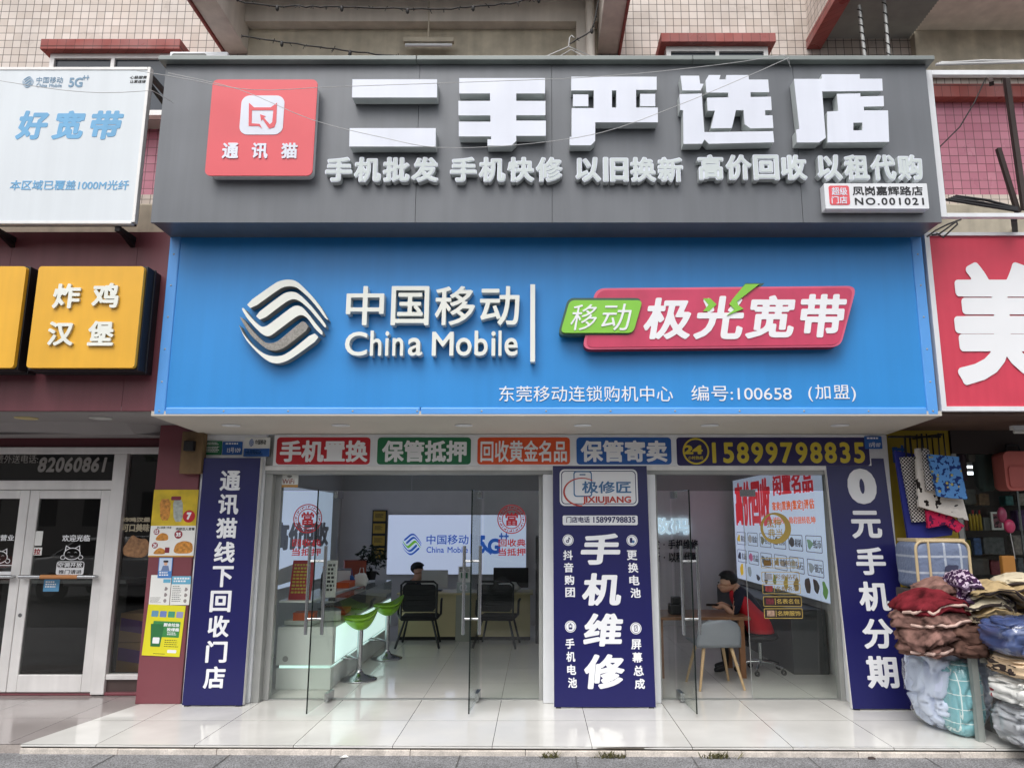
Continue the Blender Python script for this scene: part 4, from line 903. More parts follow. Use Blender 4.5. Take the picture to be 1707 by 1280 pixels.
# lit display counter
cx0, cx1, cy0, cy1 = -2.74, -2.15, 8.2, 11.36
ct = thing('display_counter', 'white glass topped display counter with a glowing front', 'counter', ((cx0 + cx1) / 2, 9.7, 0))
m = MB(); m.box(cx0, cx1, cy0, cy1, .245, .63, white_g); m.build('body', ct, bevel=.006)
m = MB(); m.box(cx0 + .01, cx1 - .01, cy0 + .01, cy1, .004, .215, white_g); m.box(cx0 + .03, cx1 - .03, cy0 + .03, cy1 - .02, .2151, .2449, lit_strip); m.build('plinth', ct)
m = MB(); m.box(cx1 + .001, cx1 + .006, cy0 + .12, cy1 - .04, .26, .615, lit_strip); m.build('lit_front', ct)
m = MB(); m.tube([(cx0 + .1, cy0 - .001, .31), (cx0 + .1, cy0 + .002, .31)], .03, alu_grey, 14); m.build('socket', ct)
m = MB(); m.box(cx0, cx1, cy0, cy0 + .008, .635, .87, case_gl); m.box(cx0, cx1, cy1 - .008, cy1, .635, .87, case_gl); m.box(cx1 - .008, cx1, cy0 + .009, cy1 - .009, .635, .87, case_gl)
m.box(cx0, cx1, cy0, cy1, .871, .879, case_gl); m.build('glass_case', ct)
m = MB(); m.box(cx0, cx0 + .34, cy0 - .003, cy1, .8795, .9, white_g); 
for y_ in (9.2, 10.25): m.box(cx1 - .012, cx1 - .002, y_, y_ + .01, .636, .66, chrome)
m.build('rim', ct)
def carton(name, x, y, z, w_, d, h, mt, label, rz=0, lid=None):
    o = thing(name, label, 'box', (x, y, z), (0, 0, rz)); m = MB(); m.box(-w_ / 2, w_ / 2, -d / 2, d / 2, 0, h - .012, mt); m.build('base', o, local=True, bevel=.004)
    m = MB(); m.box(-w_ / 2 - .004, w_ / 2 + .004, -d / 2 - .004, d / 2 + .004, h - .0115, h, lid or mt); m.build('lid', o, local=True, bevel=.003); return o
orange_b = M('orange box card', (214, 92, 40), .5); 
carton('product_box', -2.52, 8.42, .681, .22, .2, .08, orange_b, 'orange product box on white boxes in the near end of the counter', .1)
carton('product_box', -2.55, 8.42, .636, .3, .24, .044, paper_w, 'flat white product box under the orange box in the counter', -.1)
carton('product_box', -2.35, 8.75, .636, .2, .26, .12, paper_w, 'white product box with grey lid behind the orange box in the counter', .5, grey_pl)
carton('product_box', -2.4, 9.4, .636, .2, .5, .05, orange_b, 'long orange product box lying inside the middle of the counter', .1)
carton('product_box', -2.45, 9.9, .9, .16, .42, .07, orange_b, 'orange product box standing on top of the counter', .0)
carton('product_box', -2.5, 10.6, .9, .16, .4, .05, orange_b, 'orange product box lying at the far end on top of the counter', .1, paper_w)
carton('product_box', -2.62, 10.3, .9, .22, .3, .2, paper_w, 'white product box with grey pictures standing at the counter back', .2, grey_pl)
carton('product_box', -2.62, 11.0, .9, .3, .3, .28, M('red brown box', (150, 70, 50), .6), 'red brown box standing at the far end of the counter', .3)
m = MB(); tm = pattern('phone trays', 'checks', (60, 44, 44), (150, 140, 130), 60, .4); m.hexa([(cx0 + .05, 9.7, .66), (cx1 - .03, 9.7, .636), (cx1 - .03, 11.2, .636), (cx0 + .05, 11.2, .66)], [(cx0 + .05, 9.7, .70), (cx1 - .03, 9.7, .65), (cx1 - .03, 11.2, .65), (cx0 + .05, 11.2, .70)], tm)
m.build('phone_tray', label='long tray of phones shown under the counter glass', cat='tray', base=(-2.45, 10.4, .636))
for i, (x_, y_, lb) in enumerate(((-2.66, 9.55, 'dark slim bottle on the counter, nearest the leaflets'), (-2.58, 9.75, 'dark slim bottle on the counter, between two others'), (-2.66, 9.95, 'dark slim bottle on the counter, farthest from the leaflets'))):
    o = thing('bottle', lb, 'bottle', (x_, y_, .9), group='dark bottles on the counter'); m = MB(); m.lathe((0, 0, 0), [(0, 0), (.03, 0), (.03, .17), (.012, .22), (.012, .25), (0, .25)], black_p, 12); m.build('glass_body', o, local=True); m = MB(); m.lathe((0, 0, .251), [(.014, 0), (.014, .03), (0, .03)], red_p, 10); m.build('cap', o, local=True)
for i, (x_, y_, w_, mt, lb) in enumerate(((-2.3, 10.05, .16, paper_w, 'crumpled white carrier bag standing on the counter behind the orange box'), (-2.5, 10.25, .12, blue_p, 'small blue carrier bag standing on the counter'))):
    m = MB(); m.blob((x_, y_, .9 + w_ * .5), (w_ * .5, w_ * .4, w_ * .5), mt, (.5, .5), 18, 12, disp=lambda d: 1 + .14 * math.sin(9 * d.x + 5 * d.z)); m.tube([(x_ - .03, y_, .9 + w_), (x_ - .02, y_, .97 + w_), (x_ + .02, y_, .97 + w_), (x_ + .03, y_, .9 + w_)], .005, mt, 6); m.build('carrier_bag', label=lb, cat='bag', base=(x_, y_, .9))
# red leaflet stand and white leaflet on the counter end
lf = thing('leaflet_stand', 'red leaflet with gold lines leaning on the near end of the counter', 'leaflet', (-2.55, 8.3, .9), (-.25, 0, 0))
m = MB(); m.box(-.13, .11, 0, .006, 0, .42, M('red leaflet', (176, 40, 46), .5)); dashes(m, (-.11, .08, .05, .38), Fr(), gold_p, 9, .002, seed=4); m.build('sheet', lf, local=True)
m = MB(); m.hexa([(-.02, .007, .02), (.02, .007, .02), (.02, .10, 0), (-.02, .10, 0)], [(-.02, .007, .3), (.02, .007, .3), (.02, .012, .3), (-.02, .012, .3)], black_p); m.build('prop', lf, local=True)
lf = thing('leaflet_stand', 'tall white leaflet with black lettering beside the red leaflet', 'leaflet', (-2.3, 8.55, .9), (-.12, 0, 0))
m = MB(); m.box(-.06, .06, 0, .006, 0, .40, paper_w); dashes(m, (-.045, .045, .05, .36), Fr(), black_p, 7, .002, .6, 8); m.build('sheet', lf, local=True)
m = MB(); m.hexa([(-.02, .007, .02), (.02, .007, .02), (.02, .08, 0), (-.02, .08, 0)], [(-.02, .007, .3), (.02, .007, .3), (.02, .012, .3), (-.02, .012, .3)], black_p); m.build('prop', lf, local=True)
# plant on the far end of the counter
def bush(mb, c, r, mat, n, size, rnd, stems=None):
    for _ in range(n):
        d = Vector((rnd.gauss(0, 1), rnd.gauss(0, 1), rnd.gauss(0, 1))).normalized() * (rnd.random() ** .4); p = Vector(c) + Vector((d.x * r[0], d.y * r[1], d.z * r[2]))
        a = Vector((rnd.gauss(0, 1), rnd.gauss(0, 1), rnd.gauss(0, .6))).normalized(); b_ = a.cross(Vector((rnd.random(), rnd.random(), rnd.random()))).normalized(); s_ = size * rnd.uniform(.6, 1.4)
        mb.add([p, p + a * s_ * .5 + b_ * s_ * .22, p + a * s_, p + a * s_ * .5 - b_ * s_ * .22], [(0, 1, 2, 3)], mat)
pt = thing('potted_plant', 'small dark bushy potted plant on the far end of the counter', 'plant', (-2.4, 11.1, .9)); leaf_d = M('dark leaf', (30, 48, 30), .6, var=.3)
m = MB(); m.lathe((-2.4, 11.1, .9), [(.06, 0), (.08, .12), (.07, .12), (0, .1)], black_p, 14); m.build('pot', pt); m = MB(); bush(m, (-2.4, 11.1, 1.2), (.22, .2, .2), leaf_d, 260, .08, random.Random(5)); m.build('foliage', pt)

# bar stools
st = thing('bar_stool', 'nearer lime green bar stool on a chrome pedestal beside the counter', 'bar stool', (-1.98, 8.72, 0), (0, 0, .25), group='bar stools along the counter')
m = MB(); m.lathe((0, 0, 0), [(0, .002), (.2, .002), (.2, .012), (.15, .028), (.06, .06), (.032, .1), (.03, .12)], chrome, 32); m.build('base', st, local=True)
m = MB(); m.tube([(0, 0, .1), (0, 0, .58)], .03, chrome, 16); m.build('column', st, local=True)
m = MB(); m.tube([(-.03, 0, .22), (-.1, -.06, .24), (-.2, -.05, .245), (-.23, .02, .245), (-.2, .1, .245), (-.1, .1, .24), (-.03, 0, .22)], .011, chrome, 8); m.build('footrest', st, local=True)
m = MB(); nu, nv = 22, 10; vs = []
for i in range(nv + 1):
    for j in range(nu):
        a = 2 * math.pi * j / nu; r_ = i / nv; x_, y_ = .20 * r_ * math.cos(a), .18 * r_ * math.sin(a); zz = .60 + .075 * r_ ** 2.2 + (.11 * max(0, math.cos(a)) ** 2 * r_ ** 3); vs.append((x_, y_, zz))
vs2 = [(x_ * .96, y_ * .96, z_ - .012 - .06 * max(0, 1 - (x_ * x_ + y_ * y_) / .05)) for x_, y_, z_ in vs]; k_ = len(vs)
fs_ = [(i * nu + j, (i + 1) * nu + j, (i + 1) * nu + (j + 1) % nu, i * nu + (j + 1) % nu) for i in range(nv) for j in range(nu)]
fs2 = [tuple(k_ + q for q in f_[::-1]) for f_ in fs_]; rim = [(nv * nu + j, k_ + nv * nu + j, k_ + nv * nu + (j + 1) % nu, nv * nu + (j + 1) % nu) for j in range(nu)]
m.add(vs + vs2, [f_[::-1] for f_ in fs_] + [f_[::-1] for f_ in fs2] + rim, lime_seat, True); m.build('seat', st, local=True)
copy_tree(st, None, (-1.93, 10.02, 0), (0, 0, .4), 'farther lime green bar stool on a chrome pedestal next to the black chair')

# desks
dk = thing('desk', 'long beige service desk with a grey end panel across the back of the shop', 'desk', (-1.1, 11.7, 0))
m = MB(); m.box(-2.05, -1.2, 11.46, 11.5, .06, .66, desk_w); m.box(-.98, -.1, 11.46, 11.5, .06, .66, desk_w); m.build('front_panel', dk, bevel=.004)
m = MB(); m.box(-1.198, -.982, 11.40, 11.5, 0, .66, M('grey end panel', (150, 152, 140), .5)); m.build('end_panel', dk, bevel=.004)
m = MB(); m.box(-2.07, -.06, 11.38, 12.0, .661, .69, desk_w); m.build('top', dk, bevel=.004)
m = MB(); m.box(-2.05, -.1, 11.55, 11.6, 0, .06, black_p); m.build('plinth', dk)
qs = thing('number_stand', 'grey acrylic counter number stand marked 02 on the desk', 'sign stand', (-1.09, 11.42, .69))
m = MB(); m.box(-1.19, -.99, 11.41, 11.43, .69, .84, M('grey acrylic', (170, 180, 178), .2)); text(m, '02', (-1.15, -1.03, .72, .81), FY(11.409), print_w, .02, 0, .003); m.build('plate', qs)
m = MB(); m.box(-1.17, -.97, 11.412, 11.432, .842, 1.07, paper_w); m.box(-1.13, -1.03, 11.409, 11.4115, .9, .98, green_p); dashes(m, (-1.15, -1.0, .99, 1.05), FY(11.4115), black_p, 3, .001); m.build('notice', qs)
# monitors seen from behind
def monitor(x, y, z, w_, h, mt, label):
    o = thing('monitor', label, 'monitor', (x, y, z)); m = MB(); m.box(-w_ / 2, w_ / 2, 0, .035, .04, .04 + h, mt); m.build('housing', o, local=True, bevel=.01)
    m = MB(); m.box(-.03, .03, .036, .06, .02, .22, blk_plastic); m.box(-.11, .11, -.04, .12, 0, .02, blk_plastic); m.build('stand', o, local=True); return o
monitor(-1.56, 11.7, .69, .40, .27, M('white monitor back', (206, 206, 204), .4), 'white backed monitor in front of the seated clerk at the desk')
monitor(-.40, 11.8, .69, .54, .30, blk_plastic, 'black monitor behind the mesh chair at the right end of the desk')
m = MB(); rnd = random.Random(2)
m.blob((-.42, 11.55, .76), (.16, .1, .08), M('white plastic bag', (214, 214, 212), .4), nu=18, nv=10, disp=lambda d: 1 + .2 * math.sin(9 * d.x + 4 * d.z) * math.cos(7 * d.y)); m.build('plastic_bag', label='crumpled white plastic bag on the desk before the black monitor', cat='bag', base=(-.42, 11.55, .69))
# mesh visitor chairs, backs to the street
def mesh_chair(x, y, rz, label):
    o = thing('office_chair', label, 'chair', (x, y, 0), (0, 0, rz), group='black mesh visitor chairs at the desk'); lc = dark_c; net = M('black mesh', (26, 27, 29), .7)
    m = MB(); m.rrect(-.23, .23, .50, .86, .05, Fr((0, -.22, 0)), -.018, .0, net, back=True); m.build('backrest', o, local=True)
    m = MB(); m.tube([(-.245, -.22, .40), (-.25, -.235, .86), (-.2, -.24, .9), (.2, -.24, .9), (.25, -.235, .86), (.245, -.22, .40)], .016, blk_plastic, 8)
    for i in range(5): m.tube([(-.23, -.245, .5 + .07 * i), (.23, -.245, .5 + .07 * i)], .006, blk_plastic, 5)
    m.build('back_frame', o, local=True)
    m = MB(); m.box(-.25, .25, -.24, .22, .37, .43, lc); m.build('seat', o, local=True, bevel=.02)
    for s in (-1, 1):
        m = MB(); m.tube([(s * .25, -.2, .4), (s * .3, -.1, .45), (s * .3, -.05, .62), (s * .29, .15, .63)], .018, blk_plastic, 8); m.build('armrest', o, local=True)
        m = MB(); m.tube([(s * .19, -.2, .38), (s * .3, -.32, 0.016)], .016, blk_plastic, 8); m.build('leg', o, local=True)
        m = MB(); m.tube([(s * .19, .18, .38), (s * .27, .26, 0.016)], .016, blk_plastic, 8); m.build('leg', o, local=True)
    return o
ch1 = mesh_chair(-1.66, 11.0, .05, 'black mesh visitor chair before the seated clerk, nearer the bar stools')
copy_tree(ch1, None, (-.55, 11.0, 0), (0, 0, -.12), 'black mesh visitor chair behind the closed glass beside the middle column')
# dark cupboard by the right of that bay
m = MB(); m.box(-.02, .5, 11.2, 12.6, 0, 1.5, M('dark cupboard', (60, 58, 60), .5)); m.build('cupboard', label='dark tall cupboard standing at the right end of the desk', cat='cupboard', base=(.24, 11.9, 0), bevel=.01)

# table on the right with the clerk
tb = thing('table', 'brown topped square table where the person in the red vest sits', 'table', (1.9, 9.1, 0))
m = MB(); m.box(1.32, 2.42, 8.75, 9.5, .63, .665, wood_t); m.build('top', tb, bevel=.006)
for x_, y_ in ((1.4, 8.82), (2.32, 8.82), (1.4, 9.42), (2.32, 9.42)):
    m = MB(); m.box(x_ - .03, x_ + .03, y_ - .03, y_ + .03, 0, .629, wood_t); m.build('leg', tb)
gc = thing('shell_chair', 'grey plastic shell chair with pale wooden legs at the table', 'chair', (1.90, 8.40, 0), (0, 0, .1))
m = MB(); nu, nv = 16, 14; vs = []
for i in range(nv + 1):
    t = i / nv
    for j in range(nu + 1):
        s_ = (j / nu - .5) * 2; wv = .24 * (1 - .25 * max(0, t - .75) * 4 * .5)
        if t < .5: y_, z_ = .22 - .44 * t * 2 * .95, .42 + .02 * s_ * s_ + .02 * (1 - t * 2)
        else: y_, z_ = -.2 - .10 * (t - .5) * 2 + .10 * s_ * s_ * (t - .4), .42 + .29 * ((t - .5) * 2) ** 1.0
        cr = 1 if t < .85 else math.sqrt(max(0, 1 - ((t - .85) / .15) ** 2 * .7))
        vs.append((wv * s_ * cr, y_, z_))
fs_ = [(i * (nu + 1) + j, i * (nu + 1) + j + 1, (i + 1) * (nu + 1) + j + 1, (i + 1) * (nu + 1) + j) for i in range(nv) for j in range(nu)]
m.add(vs, fs_, grey_pl, True); o = m.build('shell', gc, local=True); so = o.modifiers.new('t', 'SOLIDIFY'); so.thickness = .014
for sx_ in (-1, 1):
    for sy_ in (-1, 1):
        m = MB(); m.tube([(sx_ * .15, sy_ * .14, .41), (sx_ * .24, sy_ * .24, .0)], [.02, .013], wood_l, 8); m.build('leg', gc, local=True)
# wheeled stool under the clerk
ws = thing('office_chair', 'wheeled chair base with chrome arms under the person in the red vest', 'chair', (2.62, 9.15, 0))
m = MB(); m.tube([(2.62, 9.15, .08), (2.62, 9.15, .37)], .025, chrome, 12); m.build('column', ws)
m = MB(); m.lathe((2.62, 9.15, .37), [(0, 0), (.2, 0), (.22, .03), (.2, .06), (0, .065)], blk_plastic, 24); m.build('seat', ws)
for i in range(5):
    a = 2 * math.pi * i / 5 + .5; ex, ey = 2.62 + .28 * math.cos(a), 9.15 + .28 * math.sin(a)
    m = MB(); m.tube([(2.62, 9.15, .12), ((2.62 + ex) / 2, (9.15 + ey) / 2, .115), (ex, ey, .075)], [.02, .017, .013], chrome, 8); m.build('base_arm', ws)
    m = MB(); m.lathe((ex, ey, .03), [(.012, -.02), (.03, -.018), (.03, .018), (.012, .02)], blk_plastic, 14, ax='Y'); m.build('caster', ws)
# things on the table
m = MB(); m.box(1.55, 1.72, 8.95, 9.15, .666, .78, blk_plastic); m.box(1.58, 1.69, 8.98, 9.12, .781, .86, blk_plastic); m.build('card_printer', label='small black machine on the table in front of the person in red', cat='machine', base=(1.63, 9.05, .666), bevel=.012)
cbm = thing('stool', 'dark stool with an orange woven top beside the table near the door', 'stool', (1.3, 9.6, 0))
m = MB(); m.box(1.12, 1.48, 9.55, 9.9, .70, .74, M('woven orange', (190, 140, 70), .7, var=.3, scale=60)); m.build('seat', cbm, bevel=.01)
for x_, y_ in ((1.15, 9.58), (1.45, 9.58), (1.15, 9.87), (1.45, 9.87)):
    m = MB(); m.box(x_ - .02, x_ + .02, y_ - .02, y_ + .02, 0, .699, blk_plastic); m.build('leg', cbm)
m = MB(); m.box(2.95, 3.36, 9.0, 12.6, 0, .72, M('dark grey cabinet', (66, 68, 70), .5)); m.build('cabinet', label='low dark grey cabinet along the right wall below the lit price panel', cat='cabinet', base=(3.15, 10.8, 0), bevel=.008)

# ------------------------------------------------------------------ people
def skin_mesh(name, nodes, edges, mats, paint, parent, root=0, sub=2):
    me = bpy.data.meshes.new(name); me.from_pydata([n_[0] for n_ in nodes], edges, []); o = bpy.data.objects.new(name, me); C.objects.link(o)
    o.modifiers.new('k', 'SKIN'); s_ = o.modifiers.new('s', 'SUBSURF'); s_.levels = s_.render_levels = sub
    for i, n_ in enumerate(nodes): sv = me.skin_vertices[0].data[i]; sv.radius = (n_[1], n_[2] if len(n_) > 2 else n_[1]); sv.use_root = i == root
    bpy.context.view_layer.update()
    m2 = bpy.data.meshes.new_from_object(o.evaluated_get(bpy.context.evaluated_depsgraph_get())); bpy.data.objects.remove(o)
    for mt in mats: m2.materials.append(mt)
    for p in m2.polygons: p.material_index = paint(p.center); p.use_smooth = True
    o = bpy.data.objects.new(name, m2); C.objects.link(o); o.parent = parent; return o
def person(label, loc, rz, mats, sleeve, head_fwd, head_dn, hands, vest=None, lean=.16):
    """seated, facing local +x; hands = ((right hand),(left hand))"""
    o = thing('person', label, 'person', loc, (0, 0, rz)); N = []; Eg = []
    def nd(p, *r): N.append((p, *r)); return len(N) - 1
    pel = nd((0, 0, .50), .13, .15); bel = nd((.03, 0, .62), .115, .145); che = nd((.03 + lean * .6, 0, .78), .115, .165); sho = nd((.03 + lean, 0, .90), .085, .13); nek = nd((.06 + lean, 0, .985), .048, .05)
    hx_, hz_ = .06 + lean + head_fwd, 1.05 - head_dn
    K = 1.2; jaw = nd((hx_, 0, hz_), .058 * K, .056 * K); sk = nd((hx_ + .0, 0, hz_ + .075 * K), .083 * K, .073 * K); top = nd((hx_ - .005, 0, hz_ + .125 * K), .06 * K, .055 * K)
    Eg += [(pel, bel), (bel, che), (che, sho), (sho, nek), (nek, jaw), (jaw, sk), (sk, top)]
    nose = nd((hx_ + .088 * K, 0, hz_ + .03 * K), .013); Eg.append((jaw, nose)); chin = nd((hx_ + .05 * K, 0, hz_ - .035 * K), .024); Eg.append((jaw, chin))
    for s in (-1, 1):
        ear = nd((hx_ - .01, s * .084 * K, hz_ + .045 * K), .018, .011); Eg.append((sk, ear))
        sh = nd((.02 + lean, s * .19, .88), .062); hd = Vector(hands[0 if s < 0 else 1]); S0 = Vector((.02 + lean, s * .2, .88))
        mid = (S0 + hd) / 2; el = nd(tuple(mid + Vector((-.07, s * .08, -.13))), .042); wr_v = hd - (hd - mid).normalized() * .07
        wr = nd(tuple(wr_v), .027, .024); pm = nd(tuple(hd), .032, .016); Eg += [(sho, sh), (sh, el), (el, wr), (wr, pm)]
        dr = (hd - Vector(N[el][0])).normalized(); sd = dr.cross(Vector((0, 0, 1))).normalized()
        for k, (off, ln) in enumerate(((-.024, .045), (-.008, .054), (.008, .05), (.023, .04))):
            a = nd(tuple(hd + dr * .035 + sd * off), .0085); b_ = nd(tuple(hd + dr * (.035 + ln * .6) + sd * off + Vector((0, 0, -.006))), .008); c_ = nd(tuple(hd + dr * (.035 + ln * .9) + sd * off * .9 + Vector((0, 0, -.024))), .007); Eg += [(pm, a), (a, b_), (b_, c_)]
        t0 = nd(tuple(hd + sd * (-s * .034) - dr * .005), .010); t1 = nd(tuple(hd + sd * (-s * .042) + dr * .035 + Vector((0, 0, .006))), .009); Eg += [(pm, t0), (t0, t1)]
        hp_ = nd((.03, s * .095, .47), .085); kn = nd((.42, s * .12, .46), .058); an = nd((.40, s * .12, .09), .038); to = nd((.54, s * .13, .035), .034, .04); Eg += [(pel, hp_), (hp_, kn), (kn, an), (an, to)]
    hxw = hx_
    def paint(c):
        if (Vector(c) - Vector((hx_, 0, hz_ + .06))).length < .175 or (c.z > .95 and abs(c.y) < .075 and c.x > .05 + lean): return 0
        if c.z < .11 and c.x > .3: return 3
        if c.z < .515 and abs(c.y) < .25 and c.x < .56 and c.z < .53: return 2
        if abs(c.y) > .165 or c.x > .24 + lean * .4:
            d_ = min((Vector(c) - Vector(h_)).length for h_ in hands); return 0 if d_ < sleeve else 1
        return 1
    skin_mesh('body', N, Eg, mats, paint, o)
    m = MB()
    def hd_(d):
        k = 1.0 + .035 * math.sin(13 * d.x + 9 * d.y) * math.cos(11 * d.z)
        if d.x > .25 and d.z < .30: return .74
        if d.x > -.25 and d.z < -.05: return .80
        return k
    m.blob((hx_ - .022, 0, hz_ + .102 * K), (.098 * K, .084 * K, .080 * K), hair_m, nu=36, nv=24, disp=hd_)
    m.build('hair', o, local=True)
    m = MB()
    for s in (-1, 1): m.blob((hx_ + .074 * K, s * .032 * K, hz_ + .062 * K), (.008, .012, .006), black_p, nu=8, nv=6)
    m.box(hx_ + .060 * K, hx_ + .066 * K, -.018, .018, hz_ - .010, hz_ - .005, M('lip', (150, 90, 80), .5) if 'lip' not in bpy.data.materials else bpy.data.materials['lip']); m.build('face_features', o, local=True)
    if vest:
        m = MB(); n_ = 22; rings = []
        for z_, xc, rx, ry in ((.47, -.01, .165, .2), (.55, .01, .16, .195), (.64, .03, .15, .185), (.74, .03 + lean * .5, .148, .19), (.83, .03 + lean * .8, .135, .195), (.905, .03 + lean, .105, .165), (.955, .045 + lean, .07, .09)): rings.append([(xc + rx * math.cos(2 * math.pi * j / n_), ry * math.sin(2 * math.pi * j / n_), z_) for j in range(n_)])
        vs = [p for r_ in rings for p in r_]; m.add(vs, [(i * n_ + j, i * n_ + (j + 1) % n_, (i + 1) * n_ + (j + 1) % n_, (i + 1) * n_ + j) for i in range(len(rings) - 1) for j in range(n_)], vest, True); v_ = m.build('vest', o, local=True); sd_ = v_.modifiers.new('t', 'SOLIDIFY'); sd_.thickness = .008; v_.modifiers.new('s', 'SUBSURF').render_levels = 1
    return o
person('person in a dark top behind the white backed monitor at the desk, facing right', (-2.08, 12.25, -.17), -.3, [skin_m, dark_c, dark_c, black_p], .04, .05, .0, ((.36, -.14, .76), (.36, .14, .76)), lean=.1)
person('person in a red vest over a navy shirt bent over a phone at the table', (2.63, 9.17, -.03), math.pi - .25, [skin_m, navy_c, dark_c, black_p], .24, .10, .09, ((.48, -.07, .755), (.46, .09, .745)), vest=vest_m, lean=.2)
m = MB(); ph = Vector((2.63, 9.17, -.03)) + Matrix.Rotation(math.pi - .25, 3, 'Z') @ Vector((.53, 0, .77)); m.box(-.04, .04, -.075, .075, -.004, .004, blk_plastic); m.build('mobile_phone', label='small black phone held by the person in the red vest', cat='phone', bevel=.003); o = bpy.data.objects['mobile_phone']; o.location = ph; o.rotation_euler = (.0, .35, 1.4)
# ------------------------------------------------------------------ the fried chicken shop on the left
FYL = 6.62
fs_ = thing('chicken_shop', 'maroon fronted fried chicken shop with white aluminium glass doors on the left', 'shop', (-5.2, 8.2, 0))
m = MB(); sx = [-9, X(18, 430, FYL), X(228, 430, FYL), -3.43]
for a, b_ in zip(sx[:-1], sx[1:]): m.box(a + .0015, b_ - .0015, FYL, FYL + .04, 2.70, 4.40, maroon)
m.box(-9, -3.43, FYL + .041, 7.2, 2.74, 4.40, maroon); m.build('fascia', fs_)
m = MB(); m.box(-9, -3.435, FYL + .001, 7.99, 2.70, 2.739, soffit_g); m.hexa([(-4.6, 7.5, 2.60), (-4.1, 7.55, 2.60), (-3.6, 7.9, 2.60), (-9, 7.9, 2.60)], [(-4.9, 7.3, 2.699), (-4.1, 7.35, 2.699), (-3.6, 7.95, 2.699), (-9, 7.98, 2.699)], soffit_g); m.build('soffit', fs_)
for px in (44, 168):
    x_ = X(px, 697, 7.05); m = MB(); m.lathe((x_, 7.05, 2.699), [(.1, 0), (.1, -.008), (.085, -.01), (.08, -.002), (0, -.002)], M('lamp rim', (196, 180, 130) if px < 100 else (190, 190, 186), .4), 24); m.build('downlight', fs_)
m = MB(); m.box(-3.87, -3.435, 7.6, 8.2, 0, 2.70, maroon2); m.build('pillar', fs_, bevel=.006)
YD = 8.0; mat_d = M('dark maroon wall', (100, 44, 52), .5, var=.08)
XD = lambda px: X(px, 980, YD); zt = Z(746, YD)
m = MB(); m.box(-9, -3.88, YD - .02, YD + .2, zt + .001, 2.70, mat_d); m.build('wall', fs_)
x_r = -3.88; xp0, xp1 = XD(173), XD(195)
zs = dict(head0=Z(757, YD), mid1=Z(801, YD), mid0=Z(816, YD))
m = MB(); m.box(-9, x_r, YD - .06, YD + .04, zs['head0'], zt, alu); m.box(-9, xp0, YD - .05, YD + .04, zs['mid0'], zs['mid1'], alu); m.box(xp0, xp1, YD - .06, YD + .04, .01, zs['head0'], alu)
m.box(xp1, x_r, YD - .05, YD + .04, Z(1131, YD), Z(1122, YD), alu); m.box(xp1, x_r, YD - .05, YD + .04, .0, .03, maroon2); m.box(-9, xp0, YD - .03, YD + .04, -.003, .02, maroon2); m.build('door_frame', fs_, bevel=.006)
m = MB(); m.box(xp1, x_r, YD - .02, YD + .02, .031, Z(1131, YD), M('dark kick panel', (80, 66, 64), .4)); m.build('kick_panel', fs_)
gl2 = glass('shop window glass', .72, 0, 1.75)
m = MB(); m.box(-9, xp0, YD, YD + .008, zs['mid1'], zs['head0'], gl2); tp = m.build('transom_pane', fs_)
f = FY(YD - .003); frost = M('frosted vinyl', (150, 146, 142), .6)
m = MB(); text(m, '82060861', R(64, 762, 178, 787, YD), f, frost, .035, 0, .002, .15, gap=.05); text(m, '费外送电话:', R(-6, 758, 64, 772, YD), f, frost, .0, 0, .002); m.build('lettering', tp)
m = MB(); m.box(xp1, x_r, YD, YD + .008, Z(1122, YD), zs['head0'], gl2); sw = m.build('side_window', fs_)
def alu_door(x0, x1, label=None):
    z1 = zs['mid0'] - .006; z0 = .03; s = .1; m = MB()
    m.box(x0, x0 + s, YD - .045, YD + .0, z0, z1, alu); m.box(x1 - s, x1, YD - .045, YD, z0, z1, alu); m.box(x0 + s, x1 - s, YD - .045, YD, z1 - .09, z1, alu); m.box(x0 + s, x1 - s, YD - .045, YD, z0, z0 + .17, alu)
    o = m.build('door', fs_, bevel=.008); m = MB(); m.box(x0 + s, x1 - s, YD - .03, YD - .022, z0 + .17, z1 - .09, gl2); m.build('pane', o)
    zh = Z(961, YD - .1); m = MB(); m.tube([(x0 + .03, YD - .11, zh), (x1 - .03, YD - .11, zh)], .02, chrome, 10); m.tube([(x0 + .05, YD - .11, zh), (x0 + .05, YD - .04, zh)], .014, chrome, 8); m.tube([(x1 - .05, YD - .11, zh), (x1 - .05, YD - .04, zh)], .014, chrome, 8); m.tube([((x0 * .7 + x1 * .3), YD - .11, zh), ((x0 * .25 + x1 * .75), YD - .11, zh)], .0215, M('orange grip', (190, 130, 80), .6), 10); m.build('handle', o)
    m = MB(); m.tube([(x0 + .05, YD - .05, .78), (x0 + .05, YD - .04, .78)], .02, chrome, 12); m.build('lock', o); return o
xl = XD(36); d1 = alu_door(xl, xp0 - .004); d2 = alu_door(xl - (xp0 - xl) - .006, xl - .006)
f = FY(YD - .031)
